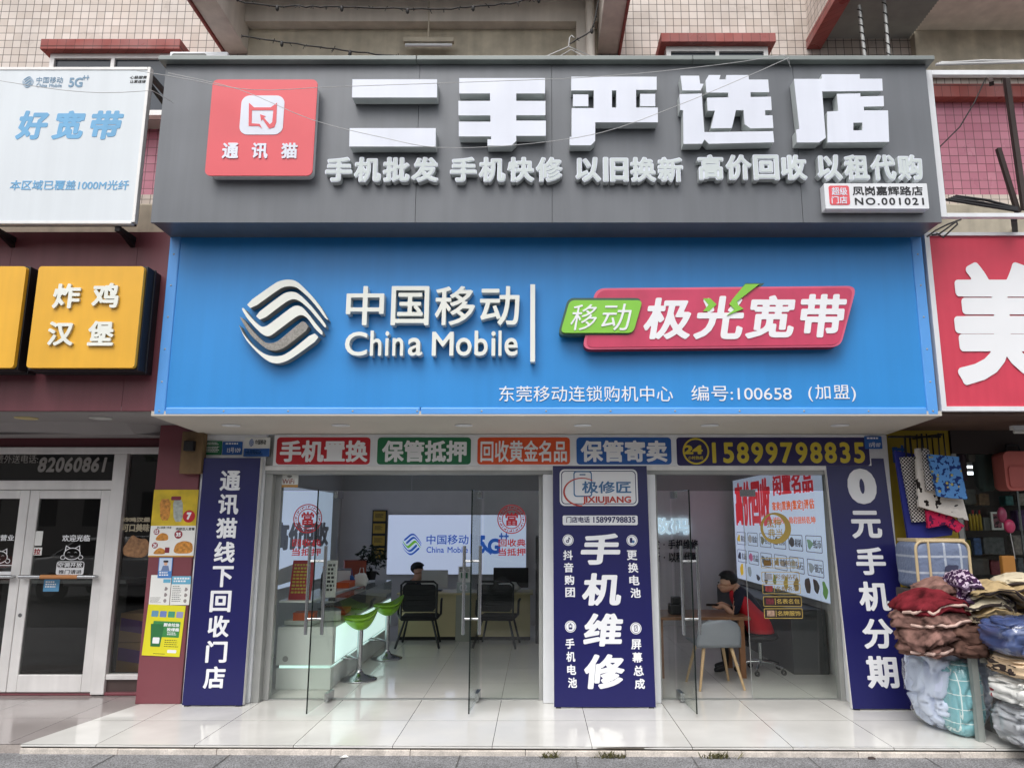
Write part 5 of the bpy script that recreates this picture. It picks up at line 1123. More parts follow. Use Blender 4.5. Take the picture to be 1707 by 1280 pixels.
def cat_sticker(o, x0, off=0):
    m = MB(); q = R(*x0, YD); w_, h = q[1] - q[0], q[3] - q[2]; cx = (q[0] + q[1]) / 2
    lc = lambda cx, cz, rx, rz, t: m.prism([circ(cx, cz, rx, 24, rz), circ(cx, cz, rx - t, 24, rz - t)], f, 0, .0015, print_w)
    lc(cx, q[2] + h * .42, w_ * .4, h * .38, .008)
    for s in (-1, 1): m.prism([[(cx + s * w_ * .36, q[2] + h * .62), (cx + s * w_ * .33, q[2] + h * .95), (cx + s * w_ * .1, q[2] + h * .78), (cx + s * w_ * .13, q[2] + h * .76), (cx + s * w_ * .3, q[2] + h * .88), (cx + s * w_ * .32, q[2] + h * .62)]], f, 0, .0015, print_w); lc(cx + s * w_ * .42, q[2] + h * .2, w_ * .12, h * .14, .006); m.prism([[(cx + s * w_ * .24, q[2] + h * .48), (cx + s * w_ * .16, q[2] + h * .54), (cx + s * w_ * .08, q[2] + h * .48), (cx + s * w_ * .16, q[2] + h * .515)]], f, 0, .0015, print_w)
    m.prism([[(cx - .02, q[2] + h * .3), (cx, q[2] + h * .24), (cx + .02, q[2] + h * .3), (cx, q[2] + h * .27)]], f, 0, .0015, print_w); m.build('sticker', o)
cat_sticker(d1, (106, 907, 141, 934)); cat_sticker(d2, (-15, 912, 20, 940))
m = MB(); text(m, '欢迎光临', R(107, 891, 153, 902, YD), f, print_w, .02, 0, .0015); m.build('sticker', d1)
m = MB(); q = R(97, 935, 143, 958, YD); zm = (q[2] + q[3]) / 2; m.rrect(*q, .03, f, 0, .0012, print_w, hole=rr(q[0] + .008, q[1] - .008, zm + .004, q[3] - .008, .02)); text(m, '空调开放', R(100, 937, 140, 945, YD), f, print_w, .02, 0, .0015, res=30); text(m, '推门请进', R(101, 949, 139, 956, YD), f, black_p, .01, .0013, .003, res=30); m.build('sticker', d1)
m = MB(); text(m, '在营业', R(-8, 891, 27, 901, YD), f, print_w, .02, 0, .0015); m.build('sticker', d2)
m = MB(); q = R(-20, 941, 27, 964, YD); zm = (q[2] + q[3]) / 2; m.rrect(*q, .03, f, 0, .0012, print_w, hole=rr(q[0] + .008, q[1] - .008, zm + .004, q[3] - .008, .02)); m.build('sticker', d2)
tagm = M('red pull tag', (150, 30, 40), .5)
m = MB(); m.rrect(*R(58, 912, 73, 925, YD), .004, f, 0, .0015, paper_w); text(m, '拉', R(60, 914, 71, 924, YD), f, tagm, .03, .0015, .003); m.build('sticker', d1)
m = MB(); m.rrect(*R(62, 885, 74, 909, YD), .004, f, 0, .0015, paper_w); m.build('sticker', d1)
m = MB(); m.rrect(*R(76, 965, 102, 985, YD), .004, f, 0, .0015, M('blue tag', (88, 146, 186), .5)); dashes(m, R(79, 968, 99, 980, YD), f, print_w, 3, .002); m.build('sticker', d1)
f2 = FY(YD - .001)
m = MB(); q = R(204, 862, 250, 886, YD); text(m, '炸鸡汉堡', (q[0], q[1], q[2] + .1, q[3]), f2, M('pale yellow vinyl', (176, 166, 140), .5), .05, 0, .002); text(m, '可口美味', (q[0], q[1], q[2], q[2] + .085), f2, bpy.data.materials['pale yellow vinyl'], .04, 0, .002)
q = R(205, 890, 252, 930, YD); food = M('printed burger', (164, 122, 84), .5, var=.5, scale=24)
m.prism([chaikin([(q[0] + .02, q[2] + .02), (q[1] - .06, q[2]), (q[1], q[2] + .1), (q[1] - .05, q[2] + .2), (q[0] + .16, q[3] - .05), (q[0] + .09, q[3]), (q[0] + .03, q[3] - .1), (q[0], q[2] + .1)], 2)], f2, 0, .002, food); m.build('sticker', sw)
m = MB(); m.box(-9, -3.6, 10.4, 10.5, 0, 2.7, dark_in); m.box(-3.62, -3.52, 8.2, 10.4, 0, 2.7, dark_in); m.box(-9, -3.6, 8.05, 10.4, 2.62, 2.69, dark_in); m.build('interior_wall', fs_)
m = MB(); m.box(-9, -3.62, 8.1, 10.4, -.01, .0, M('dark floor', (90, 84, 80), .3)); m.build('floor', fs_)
m = MB(); m.box(-6.4, -4.9, 9.2, 9.7, 0, 1.0, M('grey counter', (70, 68, 66), .4)); m.box(-6.4, -4.9, 9.15, 9.7, 1.001, 1.04, alu_grey); m.build('counter', fs_)
for i, (z_, lb) in enumerate(((.17, 'lower purple printed carton of the stack behind the side window'), (.47, 'upper purple printed carton of the stack behind the side window'))):
    o = thing('carton', lb, 'carton', (-4.1, 8.45, z_)); m = MB(); m.box(-.34, .3, -.2, .2, 0, .295, card); m.build('box', o, local=True, bevel=.006)
    m = MB(); m.prism([[(-.33, .25), (-.33, .12), (.29, .0 + .03), (.29, .15)]], Fr((0, -.2, 0)), .001, .003, purple_p); m.build('print', o, local=True)
m = MB(); m.box(-4.5, -3.7, 8.25, 8.7, 0, .168, dark_in); m.build('pallet', label='low dark pallet below the two purple printed cartons', cat='pallet', base=(-4.1, 8.45, 0))

# light boxes on the maroon fascia
def amber(px0, px1, label, chars):
    Yf = 6.34; x0, x1 = X(px0, 530, Yf), X(px1, 530, Yf); z0, z1 = Z(613, Yf), Z(444, Yf)
    o = thing('light_box', label, 'light box', ((x0 + x1) / 2, FYL, z0)); m = MB(); m.rrect(x0, x1, z0, z1, .03, FY(Yf), -.04, 0, yellow_b); m.build('face', o, bevel=.008)
    m = MB(); m.box(x0 - .012, x1 + .012, Yf + .041, FYL - .002, z0 - .012, z1 + .012, black_b); m.box(x0 - .02, x1 + .02, Yf + .16, Yf + .18, z0 - .02, z1 + .02, black_b); m.build('casing', o, bevel=.004)
    if chars:
        for s, r_ in chars: m = MB(); text(m, s, R(*r_, Yf), FY(Yf), cream_l, .03, 0, .022, side=M('cream return', (200, 196, 176), .5) if 'cream return' not in bpy.data.materials else bpy.data.materials['cream return']); m.build('character', o)
amber(54, 232, 'amber light box with four cream characters on the maroon fascia', (('炸', (91, 474, 136, 515)), ('鸡', (156, 473, 200, 514)), ('汉', (82, 537, 125, 577)), ('堡', (149, 536, 192, 577))))
amber(-145, 33, 'amber light box cut off by the left photo edge', None)

# white broadband sign
WY_ = 6.3; wx0, wx1 = -6.2, X(237, 240, WY_); wz0, wz1 = Z(371, WY_), Z(115, WY_)
wb = thing('billboard', 'white billboard with faded blue characters on a black steel frame above the chicken shop', 'billboard', (-5, 6.4, wz0))
m = MB(); m.box(wx0, wx1, WY_, WY_ + .02, wz0, wz1, M('white flex sheet', (221, 227, 232), .4, var=.04, scale=.8, streak=.05)); m.build('sheet', wb)
m = MB()
for a in ((wx1 - .02, wx1 + .008, wz0, wz1 + .015), (wx0, wx1 - .02, wz1 - .015, wz1 + .015), (wx0, wx1 - .02, wz0 - .015, wz0 + .012)): m.box(a[0], a[1], WY_ - .006, WY_ + .05, a[2], a[3], alu)
m.build('frame', wb, bevel=.004)
m = MB()
for x_ in (X(22, 390, 6.6), X(222, 390, 6.6)):
    m.bar((x_, 6.34, wz0 - .04), (x_, 7.3, wz0 - .04), .045, .045, black_b); m.bar((x_, 6.4, wz0 - .03), (x_ - .01, 7.3, wz0 - .3), .04, .04, black_b)
m.box(wx0, wx1 - .03, WY_ + .06, WY_ + .1, wz0 + .0, wz0 + .05, black_b); m.bar((wx1 - .04, 6.38, wz1 - .02), (wx1 - .02, 7.78, wz1 - .02), .04, .04, black_b); m.bar((wx1 - .04, 6.4, wz1 - .1), (wx1 + .1, 7.78, wz1 - .45), .03, .03, black_b); m.box(wx1 - .06, wx1 - .02, WY_ + .061, WY_ + .1, wz0 + .05, wz1, black_b); m.build('bracket', wb)
f = FY(WY_); m = MB()
for ch, a, b_ in (('好', 28, 80), ('宽', 88, 141), ('带', 151, 205)): text(m, ch, R(a, 185, b_, 233, WY_), f, skyb_p, .04, 0, .003, .1, 52)
m.build('lettering', wb); m = MB(); text(m, '本区域已覆盖1000M光纤', R(17, 301, 215, 317, WY_), f, skyb_p, .012, 0, .003, .06)
m.build('lettering', wb); m = MB(); e = R(37, 128, 57, 147, WY_); gr_p = M('grey blue print', (120, 152, 178), .5)
for i in range(5): m.prism([emblem(e, i)], f, 0, .003, gr_p)
text(m, '中国移动', R(61, 129, 105, 139, WY_), f, gr_p, .0, 0, .003, res=30); text(m, 'China Mobile', R(61, 140, 103, 146, WY_), f, gr_p, .0, 0, .003, res=24)
m.build('logo', wb); m = MB(); text(m, '5G', R(115, 130, 138, 146, WY_), f, gr_p, .03, 0, .003, res=30); text(m, '++', R(138, 126, 149, 134, WY_), f, gr_p, .02, 0, .003, res=24)
m.build('lettering', wb); m = MB(); text(m, '心级服务', R(217, 127, 245, 132, WY_), f, black_p, .0, 0, .003, .15, res=24); text(m, '让爱连接', R(217, 134, 243, 139, WY_), f, black_p, .0, 0, .003, .15, res=24); m.build('lettering', wb)

# posters on the maroon pillar
def poster(name, label, px, Y, bg):
    q = R(*px, Y); m = MB(); m.rrect(*q, .004, FY(Y), -.0015, .0015, bg); return m, q, FY(Y)
PYP = 7.597
m, q, f = poster('poster', '', (252, 816, 327, 928), PYP, paper_w); o = thing('poster', 'yellow and white menu poster with round red price marks on the maroon pillar', 'poster', ((q[0] + q[1]) / 2, PYP, q[2])); m.build('sheet', o)
w_, h = q[1] - q[0], q[3] - q[2]; px_ = lambda a, b_, c, d: (q[0] + w_ * a, q[0] + w_ * b_, q[2] + h * c, q[2] + h * d)
fry = M('printed chicken', (206, 140, 60), .5, var=.45, scale=38); m = MB()
m.rrect(*px_(0, 1, .46, 1), .004, f, .0015, .002, M('poster yellow', (214, 184, 40), .5, var=.25, scale=9)); m.rrect(*px_(0, 1, 0, .02), .002, f, .0015, .002, M('poster ochre', (200, 150, 60), .5))
m.prism([chaikin([(q[0] + w_ * a, q[2] + h * b_) for a, b_ in ((.14, .86), (.4, .86), (.4, .54), (.2, .54))])], f, .002, .003, fry); m.prism([chaikin([(q[0] + w_ * a, q[2] + h * b_) for a, b_ in ((.44, .86), (.66, .86), (.7, .52), (.5, .52))])], f, .002, .003, M('printed cup', (170, 176, 170), .5, var=.3, scale=30)); m.rrect(*px_(.4, .62, .84, .9), .01, f, .003, .0036, M('cup lid print', (130, 40, 60), .5))
m.prism([circ(q[0] + w_ * .83, q[2] + h * .6, w_ * .135, 24)], f, .003, .004, red_p); text(m, '7', px_(.78, .88, .55, .66), f, print_w, .08, .004, .005)
for x_, y_, s, r_ in ((.14, .37, '15', .065), (.63, .33, '35', .09), (.13, .17, '24', .065)):
    m.prism([circ(q[0] + w_ * x_, q[2] + h * y_, w_ * r_, 18)], f, .002, .0035, M('price red', (150, 50, 60), .5) if 'price red' not in bpy.data.materials else bpy.data.materials['price red']); text(m, s, (q[0] + w_ * (x_ - r_ * .6), q[0] + w_ * (x_ + r_ * .6), q[2] + h * (y_ - .03), q[2] + h * (y_ + .03)), f, print_w, .05, .0036, .0045, res=24)
for a in ((.12, .42, .24, .36), (.1, .38, .04, .14), (.54, .98, .05, .24)): 
    c = px_(*a); m.prism([chaikin([(c[0], c[2]), (c[1], c[2]), (c[1] - .01, c[3] - .02), ((c[0] + c[1]) / 2, c[3]), (c[0] + .02, c[3] - .03)], 2)], f, .002, .003, fry)
text(m, '单人套餐二件套', px_(.14, .46, .415, .45), f, black_p, .0, .0015, .003, res=24); text(m, '鸡柳双人套餐', px_(.56, .98, .39, .435), f, black_p, .01, .0015, .003, res=24); m.rrect(*px_(.36, .46, .06, .14), .004, f, .003, .0036, bpy.data.materials['cup lid print']); m.build('print', o)
m, q, f = poster('flyer', '', (264, 929, 287, 963), PYP - .004, M('flyer blue', (70, 130, 200), .5)); o = thing('poster', 'little blue flyer with a uniformed officer picture below the menu poster', 'poster', ((q[0] + q[1]) / 2, PYP, q[2])); m.build('sheet', o); w_, h = q[1] - q[0], q[3] - q[2]; m = MB()
m.rrect(*px_(.05, .95, .34, .97), .004, f, .0015, .002, M('flyer sky', (200, 214, 236), .5)); cx = q[0] + w_ * .52; m.prism([circ(cx, q[2] + h * .7, w_ * .13, 16)], f, .003, .004, skin_m); m.rrect(*px_(.34, .7, .76, .86), .008, f, .004, .005, M('cap print', (24, 28, 50), .5)); m.prism([[(cx - w_ * .3, q[2] + h * .35), (cx + w_ * .3, q[2] + h * .35), (cx + w_ * .2, q[2] + h * .6), (cx - w_ * .2, q[2] + h * .6)]], f, .002, .003, M('uniform print', (110, 130, 170), .5)); dashes(m, px_(.1, .9, .06, .3), f, print_w, 2, .002); m.build('print', o)
for px, lb, bl in (((250, 958, 284, 1008), 'white torn notice with small pictures left of the blue headed notice', False), ((285, 960, 317, 1008), 'white notice with a pale blue heading beside the navy board', True)):
    m, q, f = poster('notice', '', px, PYP - .001, paper_w); o = thing('poster', lb, 'poster', ((q[0] + q[1]) / 2, PYP, q[2])); m.build('sheet', o); w_, h = q[1] - q[0], q[3] - q[2]; m = MB()
    lb_ = M('pale blue print', (104, 176, 208), .5); 
    if bl: m.rrect(*px_(0, 1, .72, 1), .003, f, .0015, .002, lb_); dashes(m, px_(.1, .95, .76, .95), f, print_w, 2, .0026, .6, 1); dashes(m, px_(.08, .6, .08, .66), f, black_p, 9, .002, .3, 2)
    else: m.rrect(*px_(.62, .98, .74, .86), .003, f, .0015, .002, lb_); dashes(m, px_(.05, .6, .05, .25), f, black_p, 5, .002, .3, 3)
    for i in range(3): m.prism([chaikin([(q[0] + w_ * .78 + .016 * math.cos(k) * (1 + .4 * math.sin(3 * k + i)), q[2] + h * (.14 + .2 * i) + .02 * math.sin(k)) for k in range(6)])], f, .0015, .0025, M('doodle print', (150, 140, 140), .5) if i == 0 and not bl else bpy.data.materials['doodle print'])
    m.build('print', o)
q = R(240, 1008, 303, 1093, PYP); o = thing('poster', 'bright yellow poster with a green bin picture low on the maroon pillar', 'poster', ((q[0] + q[1]) / 2, PYP - .002, q[2]), (0, math.radians(2.5), 0)); w_, h = q[1] - q[0], q[3] - q[2]; q = (-w_ / 2, w_ / 2, 0, h); f = Fr()
m = MB(); m.rrect(*q, .003, f, -.001, .0015, M('lemon paper', (222, 214, 40), .5, var=.03)); m.build('sheet', o, local=True); m = MB(); gp = M('bin green', (62, 138, 76), .5)
m.rrect(*px_(.2, .92, .37, .68), .006, f, .0015, .002, gp); m.prism([[(q[0] + w_ * .14, q[2] + h * .62), (q[0] + w_ * .5, q[2] + h * .62), (q[0] + w_ * .45, q[2] + h * .18), (q[0] + w_ * .2, q[2] + h * .18)]], f, .002, .003, M('bin mid green', (44, 112, 64), .5)); m.rrect(*px_(.24, .42, .24, .36), .008, f, .003, .004, print_w)
for i, c in enumerate(((100, 150, 180), (110, 130, 190), (70, 150, 120), (150, 150, 190))): m.rrect(*px_(.12 + .22 * i, .3 + .22 * i, .76, .88), .008, f, .0015, .002, M('tile print', c, .5))
text(m, '厨余垃圾', px_(.48, .9, .58, .65), f, print_w, .03, .002, .004, res=24); text(m, '投绿桶', px_(.58, .9, .49, .56), f, print_w, .03, .002, .004, res=24); dashes(m, px_(.6, .9, .4, .47), f, print_w, 2, .003, .5, 2); dashes(m, px_(.56, .95, .16, .32), f, black_p, 4, .002, .3, 5); m.rrect(*px_(.66, .9, .07, .13), .008, f, .0015, .002, print_w); dashes(m, px_(.3, .72, .03, .05), f, black_p, 1, .002); m.build('print', o, local=True)
# brown cable cover on the pillar top
q = R(301, 719, 337, 789, 7.5); o = thing('meter_box', 'brown stained board with a black square box at the pillar top beside the plates', 'meter box', ((q[0] + q[1]) / 2, 7.59, q[2])); m = MB(); m.box(q[0], q[1], 7.5, 7.598, q[2], q[3], M('stained board', (132, 106, 74), .7, var=.3, scale=6, streak=.3)); m.build('board', o, bevel=.006)
m = MB(); m.box(q[0] + .05, q[0] + .15, 7.44, 7.499, q[3] - .2, q[3] - .1, black_b); m.build('black_box', o, bevel=.006)

# ------------------------------------------------------------------ the household goods shop on the right
RY = 6.58; rs_ = thing('billboard', 'crimson fabric shop sign with one huge white character cut off at the right photo edge', 'shop sign', (5.5, 6.7, 2.7))
rz0, rz1 = Z(680, RY), Z(392, RY); rx0 = X(1557, 535, RY); 
m = MB(); nx = 60; crim = M('crimson flex', (206, 62, 84), .45, var=.06); xs2 = [rx0 + (9 - rx0) * i / 220 for i in range(221)]
vs = [(x_, RY + .004 * math.sin(x_ * 70) * (.3 + .7 * (z_ == rz0)), z_) for x_ in xs2 for z_ in (rz0, (rz0 + rz1) / 2, rz1)]
m.add(vs, [(i * 3 + j, (i + 1) * 3 + j, (i + 1) * 3 + j + 1, i * 3 + j + 1) for i in range(220) for j in range(2)], crim, True); m.box(rx0, 9, RY + .03, RY + .5, rz0 + .01, rz1, black_b); m.build('sheet', rs_)
m = MB(); m.box(rx0 - .02, rx0 + .025, RY - .02, RY + .05, rz0 - .03, rz1 + .02, white_p); m.box(rx0 + .026, 9, RY - .02, RY + .05, rz0 - .03, rz0 + .012, white_p); m.box(rx0 + .026, 9, RY - .02, RY + .05, rz1 - .01, rz1 + .02, white_p); m.build('frame', rs_)
m = MB(); text(m, '美', R(1588, 438, 1754, 642, RY), FY(RY - .006), print_w, .035, 0, .003, res=80); m.build('lettering', rs_)
# empty white sign frame above
ff = thing('sign_frame', 'empty white steel sign frame with bare dark struts right of the grey sign', 'sign frame', (5, 6.3, 4.4)); Yq = 6.3
fx0, fx1, fz0, fz1 = X(1561, 240, Yq), 6.4, Z(362, Yq), Z(117, Yq); m = MB()
for a in ((fx0 - .03, fx0 + .03, fz0, fz1), (fx0 + .031, fx1, fz1 - .05, fz1), (fx0 + .031, fx1, fz0, fz0 + .04)): m.box(a[0], a[1], Yq, Yq + .05, a[2], a[3], white_p)
m.build('frame', ff, bevel=.004)
def pp(px, py, Y): q = at(px, py, Y); return (q[0], Y, q[1])
rust = M('rusty strut', (64, 52, 50), .7, var=.3)
for a, b_, w_ in (((1676, 122, 6.6), (1708, 350, 6.6), .045), ((1664, 248, 6.7), (1697, 355, 6.7), .04), ((1650, 125, 7.3), (1653, 140, 6.4), .04)):
    m = MB(); m.bar(pp(*a), pp(*b_), w_, w_, rust); m.build('strut', ff)
m = MB(); m.bar(pp(1690, 365, 6.4), pp(1692, 385, 7.2), .05, .05, black_b); m.build('bracket', ff)
for i, (a, b_, lb) in enumerate((((1577, 333), (1696, 352), 'black cable bundle lying along the bottom of the empty sign frame'), ((1560, 108), (1712, 104), 'pale conduit pipe running along the wall above the empty sign frame'))):
    m = MB()
    for k in range(5 if i == 0 else 3): pa, pb = pp(a[0] + k * 4, a[1] - k * 1.5, 6.42 + .02 * k), pp(b_[0], b_[1] - k * 1.2, 6.42 + .02 * k); mid = [(pa[j] + pb[j]) / 2 for j in range(3)]; mid[2] += .02 * math.sin(k * 2) ; m.tube([pa, mid, pb], .014, black_b if i == 0 else wire_l, 6)
    m.build('cable_bundle', label=lb, cat='cable', base=pp(*a, 6.42))
for i in range(3):
    m = MB(); p_ = [pp(1545 + i * 8, 395 - i * 3, 6.25), pp(1560 + i * 6, 384 + i * 6, 6.22), pp(1580 + i * 8, 374, 6.2), pp(1602 - i * 4, 366 + i, 6.25)]; m.tube(p_, .008, wire_m, 5); m.build('wire', label=('slack black wire at the lower right corner of the grey sign, uppermost', 'slack black wire at the lower right corner of the grey sign, between two others', 'slack black wire at the lower right corner of the grey sign, lowest one')[i], cat='wire', base=p_[0])
m = MB(); p_ = [pp(1566, 246, 7.2), pp(1600, 212, 7.2), pp(1625, 170, 7.2), pp(1648, 120, 7.2)]; m.tube(p_, .007, wire_m, 5); m.build('wire', label='dark wire slanting across the pink tiles inside the empty sign frame', cat='wire', base=p_[0])
hsn = thing('household_shop', 'dark household goods shop with glass cases and hanging bags on the right', 'shop', (5.5, 8.5, 0))
m = MB(); brn = M('brown slats', (92, 70, 60), .6, var=.3, stretch=(.6, 9, 1)); 
for i in range(11): m.box(3.63, 9, 6.62 + i * .11, 6.62 + i * .11 + .104, 2.66, 2.70, brn)
m.build('soffit', hsn)
m = MB(); m.box(3.61, 4.30, 7.74, 7.8, 0, 2.66, M('yellow shop board', (170, 146, 36), .6, var=.12)); text(m, '哇', R(1488, 742, 1514, 776, 7.74), FY(7.74), blue_p, .03, 0, .004); m.build('yellow_board', hsn)
m = MB(); m.box(4.31, 9, 7.72, 7.84, 2.42, 2.66, M('dark header', (56, 46, 44), .6)); m.box(4.31, 4.36, 7.74, 7.8, 0, 2.42, alu_grey); m.build('shop_frame', hsn)
m = MB(); m.box(4.36, 9, 7.77, 7.78, .5, 2.42, glass('right shop glass', .92)); m.build('window_pane', hsn)
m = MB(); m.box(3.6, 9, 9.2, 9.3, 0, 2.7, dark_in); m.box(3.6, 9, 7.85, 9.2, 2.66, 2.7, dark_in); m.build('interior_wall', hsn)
sh_z = [Z(843, 8.1), Z(884, 8.1), Z(926, 8.1), .6]
m = MB()
for z_ in sh_z: m.box(4.4, 9, 7.86, 8.35, z_ - .012, z_, case_gl)
for x_ in (4.42, 5.02, 5.8): m.box(x_, x_ + .02, 7.86, 7.88, .2, 2.4, chrome)
m.build('shelf', hsn)
rnd = random.Random(9)
def pack(px0, py0, px1, py1, Y, mt, name, cat, label, d=.12):
    q = R(px0, py0, px1, py1, Y); m = MB(); m.box(q[0], q[1], Y, Y + d, q[2], q[3], mt); m.build(name, label=label, cat=cat, base=((q[0] + q[1]) / 2, Y, q[2]), bevel=.012, group=None)
for i in range(4):
    q = R(1615 + i * 5.5, 850, 1619.5 + i * 5.5, 884, 8.0); o = thing('bottle', 'yellow capped bottle, number %s in the row on the glass shelf' % ('one from the left', 'two from the left', 'three from the left', 'four from the left')[i], 'bottle', ((q[0] + q[1]) / 2, 8.0, q[2]), group='yellow bottles on the glass shelf'); r_ = (q[1] - q[0]) / 2; hh = q[3] - q[2]
    m = MB(); m.lathe((0, 0, 0), [(0, 0), (r_, 0), (r_, hh * .7), (r_ * .5, hh * .8), (r_ * .5, hh * .82), (0, hh * .82)], M('yellow bottle', (190, 160, 30), .4), 12); m.build('bottle_body', o, local=True); m = MB(); m.lathe((0, 0, hh * .821), [(r_ * .6, 0), (r_ * .6, hh * .17), (0, hh * .18)], red_p if i % 2 else black_p, 12); m.build('cap', o, local=True)
o = thing('framed_card', 'small framed black and pink card on the glass shelf', 'card', pp(1663, 882, 8.0)); q = R(1653, 853, 1672, 883, 8.0); m = MB(); m.box(q[0], q[1], 8.0, 8.02, q[2], q[3], paper_w); m.build('frame', o); m = MB(); m.box(q[0] + .02, q[1] - .02, 7.996, 7.9995, q[2] + .02, q[3] - .02, pattern('card print', 'blots', (60, 50, 56), (150, 100, 110), 22)); m.build('print', o)
pack(1640, 862, 1652, 884, 8.05, M('grey blister pack', (120, 124, 122), .3), 'blister_pack', 'blister pack', 'grey blister pack beside the framed card')
pack(1672, 926, 1694, 962, 7.6, M('orange folder', (190, 130, 60), .6), 'folder', 'folder', 'orange folder standing at the right below the pink balloon', .06)
pack(1607, 815, 1628, 840, 8.05, M('grey packs', (112, 112, 108), .5, var=.3, scale=20), 'packet', 'packet', 'grey packet on the upper glass shelf beside the hanging bags')
pack(1600, 930, 1650, 958, 8.05, M('dark packs', (66, 60, 58), .5, var=.4, scale=20), 'packet', 'packet', 'dark packet on the lowest glass shelf beside the bedding bag')
pack(1640, 895, 1675, 924, 8.05, M('silver packs', (90, 92, 94), .3, var=.5, scale=26), 'packet', 'packet', 'silver packet below the framed card on the third shelf')
for i, (a, c, nm, lb) in enumerate((((1608, 856, 1614, 884), (150, 60, 60), 'packet', 'thin red packet left of the yellow bottles'), ((1676, 826, 1690, 842), (70, 130, 130), 'packet', 'teal packet on the upper glass shelf at the right'), ((1694, 822, 1712, 842), (170, 160, 150), 'box', 'pale box on the upper glass shelf at the right photo edge'),
    ((1632, 822, 1650, 842), (130, 100, 70), 'box', 'tan box on the upper glass shelf below the green garment bag'), ((1696, 850, 1715, 884), (90, 60, 110), 'packet', 'purple packet right of the pink balloons'), ((1610, 900, 1622, 925), (160, 150, 60), 'packet', 'mustard packet on the third shelf at the left'), ((1624, 896, 1637, 925), (60, 90, 140), 'packet', 'blue packet on the third shelf beside the mustard one'),
    ((1690, 892, 1712, 925), (140, 130, 124), 'box', 'grey box on the third shelf at the right photo edge'), ((1652, 934, 1670, 958), (120, 50, 60), 'packet', 'dark red packet on the lowest shelf left of the orange folder'), ((1698, 930, 1714, 960), (80, 84, 90), 'packet', 'slate packet right of the orange folder'))):
    pack(*a, 8.0 + .03 * (i % 3), M('goods ' + nm, c, .45, var=.5, scale=34), nm, nm, lb)
for i, (a, c, lb) in enumerate((((1600, 735, 1612, 800), (70, 40, 60), 'dark plum apron hanging behind the sky blue tote bag'), ((1613, 738, 1630, 770), (120, 116, 110), 'grey cloth hanging at the top of the right shop glass'), ((1662, 742, 1674, 812), (50, 60, 90), 'navy cloth hanging left of the salmon suitcase'))):
    q = R(*a, 7.95); m = MB(); m.blob(((q[0] + q[1]) / 2, 7.98, (q[2] + q[3]) / 2), ((q[1] - q[0]) / 2, .03, (q[3] - q[2]) / 2), M('hanging cloth', c, .8), (.5, .4), disp=lambda d: 1 + .1 * math.sin(14 * d.x + 2 * d.z)); m.build('hanging_cloth', label=lb, cat='cloth', base=((q[0] + q[1]) / 2, 7.98, q[3]))
o = thing('suitcase', 'salmon pink soft suitcase hanging at the right photo edge', 'suitcase', pp(1695, 818, 7.6)); q = R(1675, 752, 1722, 817, 7.6); m = MB(); m.rrect(*q, .06, FY(7.6), -.2, 0, M('salmon cloth', (196, 108, 100), .7), back=True); m.build('shell', o, bevel=.03, seg=3); m = MB(); m.rrect(q[0] + .03, q[1] - .03, q[2] + .03, q[2] + .24, .03, FY(7.6), 0, .02, M('salmon pocket', (184, 98, 92), .7)); m.build('pocket', o, bevel=.01)
m = MB(); zt_ = q[3]; m.tube([((q[0] + q[1]) / 2 - .08, 7.66, zt_ - .01), ((q[0] + q[1]) / 2 - .06, 7.66, zt_ + .07), ((q[0] + q[1]) / 2 + .06, 7.66, zt_ + .07), ((q[0] + q[1]) / 2 + .08, 7.66, zt_ - .01)], .012, black_p, 8); m.build('handle', o)
c_ = pp(1682, 870, 7.6); m = MB(); m.blob((c_[0], 7.6, c_[2] - .04), (.055, .04, .07), M('pink balloon', (190, 60, 100), .35), nu=14, nv=10); m.blob((c_[0] - .05, 7.62, c_[2] + .07), (.045, .04, .08), M('dark pink balloon', (150, 60, 90), .35), nu=14, nv=10); m.tube([(c_[0], 7.6, c_[2] - .1), (c_[0] + .02, 7.6, c_[2] - .36)], .004, wire_l, 5); m.build('toy_balloon', label='pair of pink toy balloons on a stick under the salmon suitcase', cat='balloon', base=(c_[0], 7.6, c_[2] - .1))
o = thing('garment', 'dark green garment bag hanging behind the shop glass', 'garment', pp(1648, 820, 7.9)); q = R(1633, 742, 1662, 818, 7.9); m = MB(); m.blob(((q[0] + q[1]) / 2, 7.98, (q[2] + q[3]) / 2), ((q[1] - q[0]) / 2, .06, (q[3] - q[2]) / 2), M('dark green cloth', (52, 74, 70), .7), (.5, .5), disp=lambda d: 1 + .08 * math.sin(12 * d.x)); m.build('cover', o); m = MB(); m.tube([((q[0] + q[1]) / 2, 7.98, q[3] - .02), ((q[0] + q[1]) / 2, 7.98, q[3] + .12)], .006, chrome, 6); m.build('hook', o)
for i, (a, lb) in enumerate((((1605, 786, 1630, 791), 'long lit tube lamp seen through the right shop glass'), ((1612, 776, 1629, 780), 'short lit tube lamp above the longer one in the right shop'), ((1690, 716, 1740, 722), 'pale tube lamp under the brown slat soffit at the right edge'))):
    Yl = 8.8 if i < 2 else 7.0; q = R(*a, Yl); o = thing('tube_lamp', lb, 'lamp', ((q[0] + q[1]) / 2, Yl, q[3])); m = MB(); m.box(q[0], q[1], Yl, Yl + .06, q[3], q[3] + .04, white_p); m.build('batten', o); m = MB(); m.tube([(q[0] + .02, Yl + .03, (q[2] + q[3]) / 2), (q[1] - .02, Yl + .03, (q[2] + q[3]) / 2)], .018, lamp_lit if i < 2 else M('unlit tube', (206, 206, 200), .4), 8); m.build('tube', o)
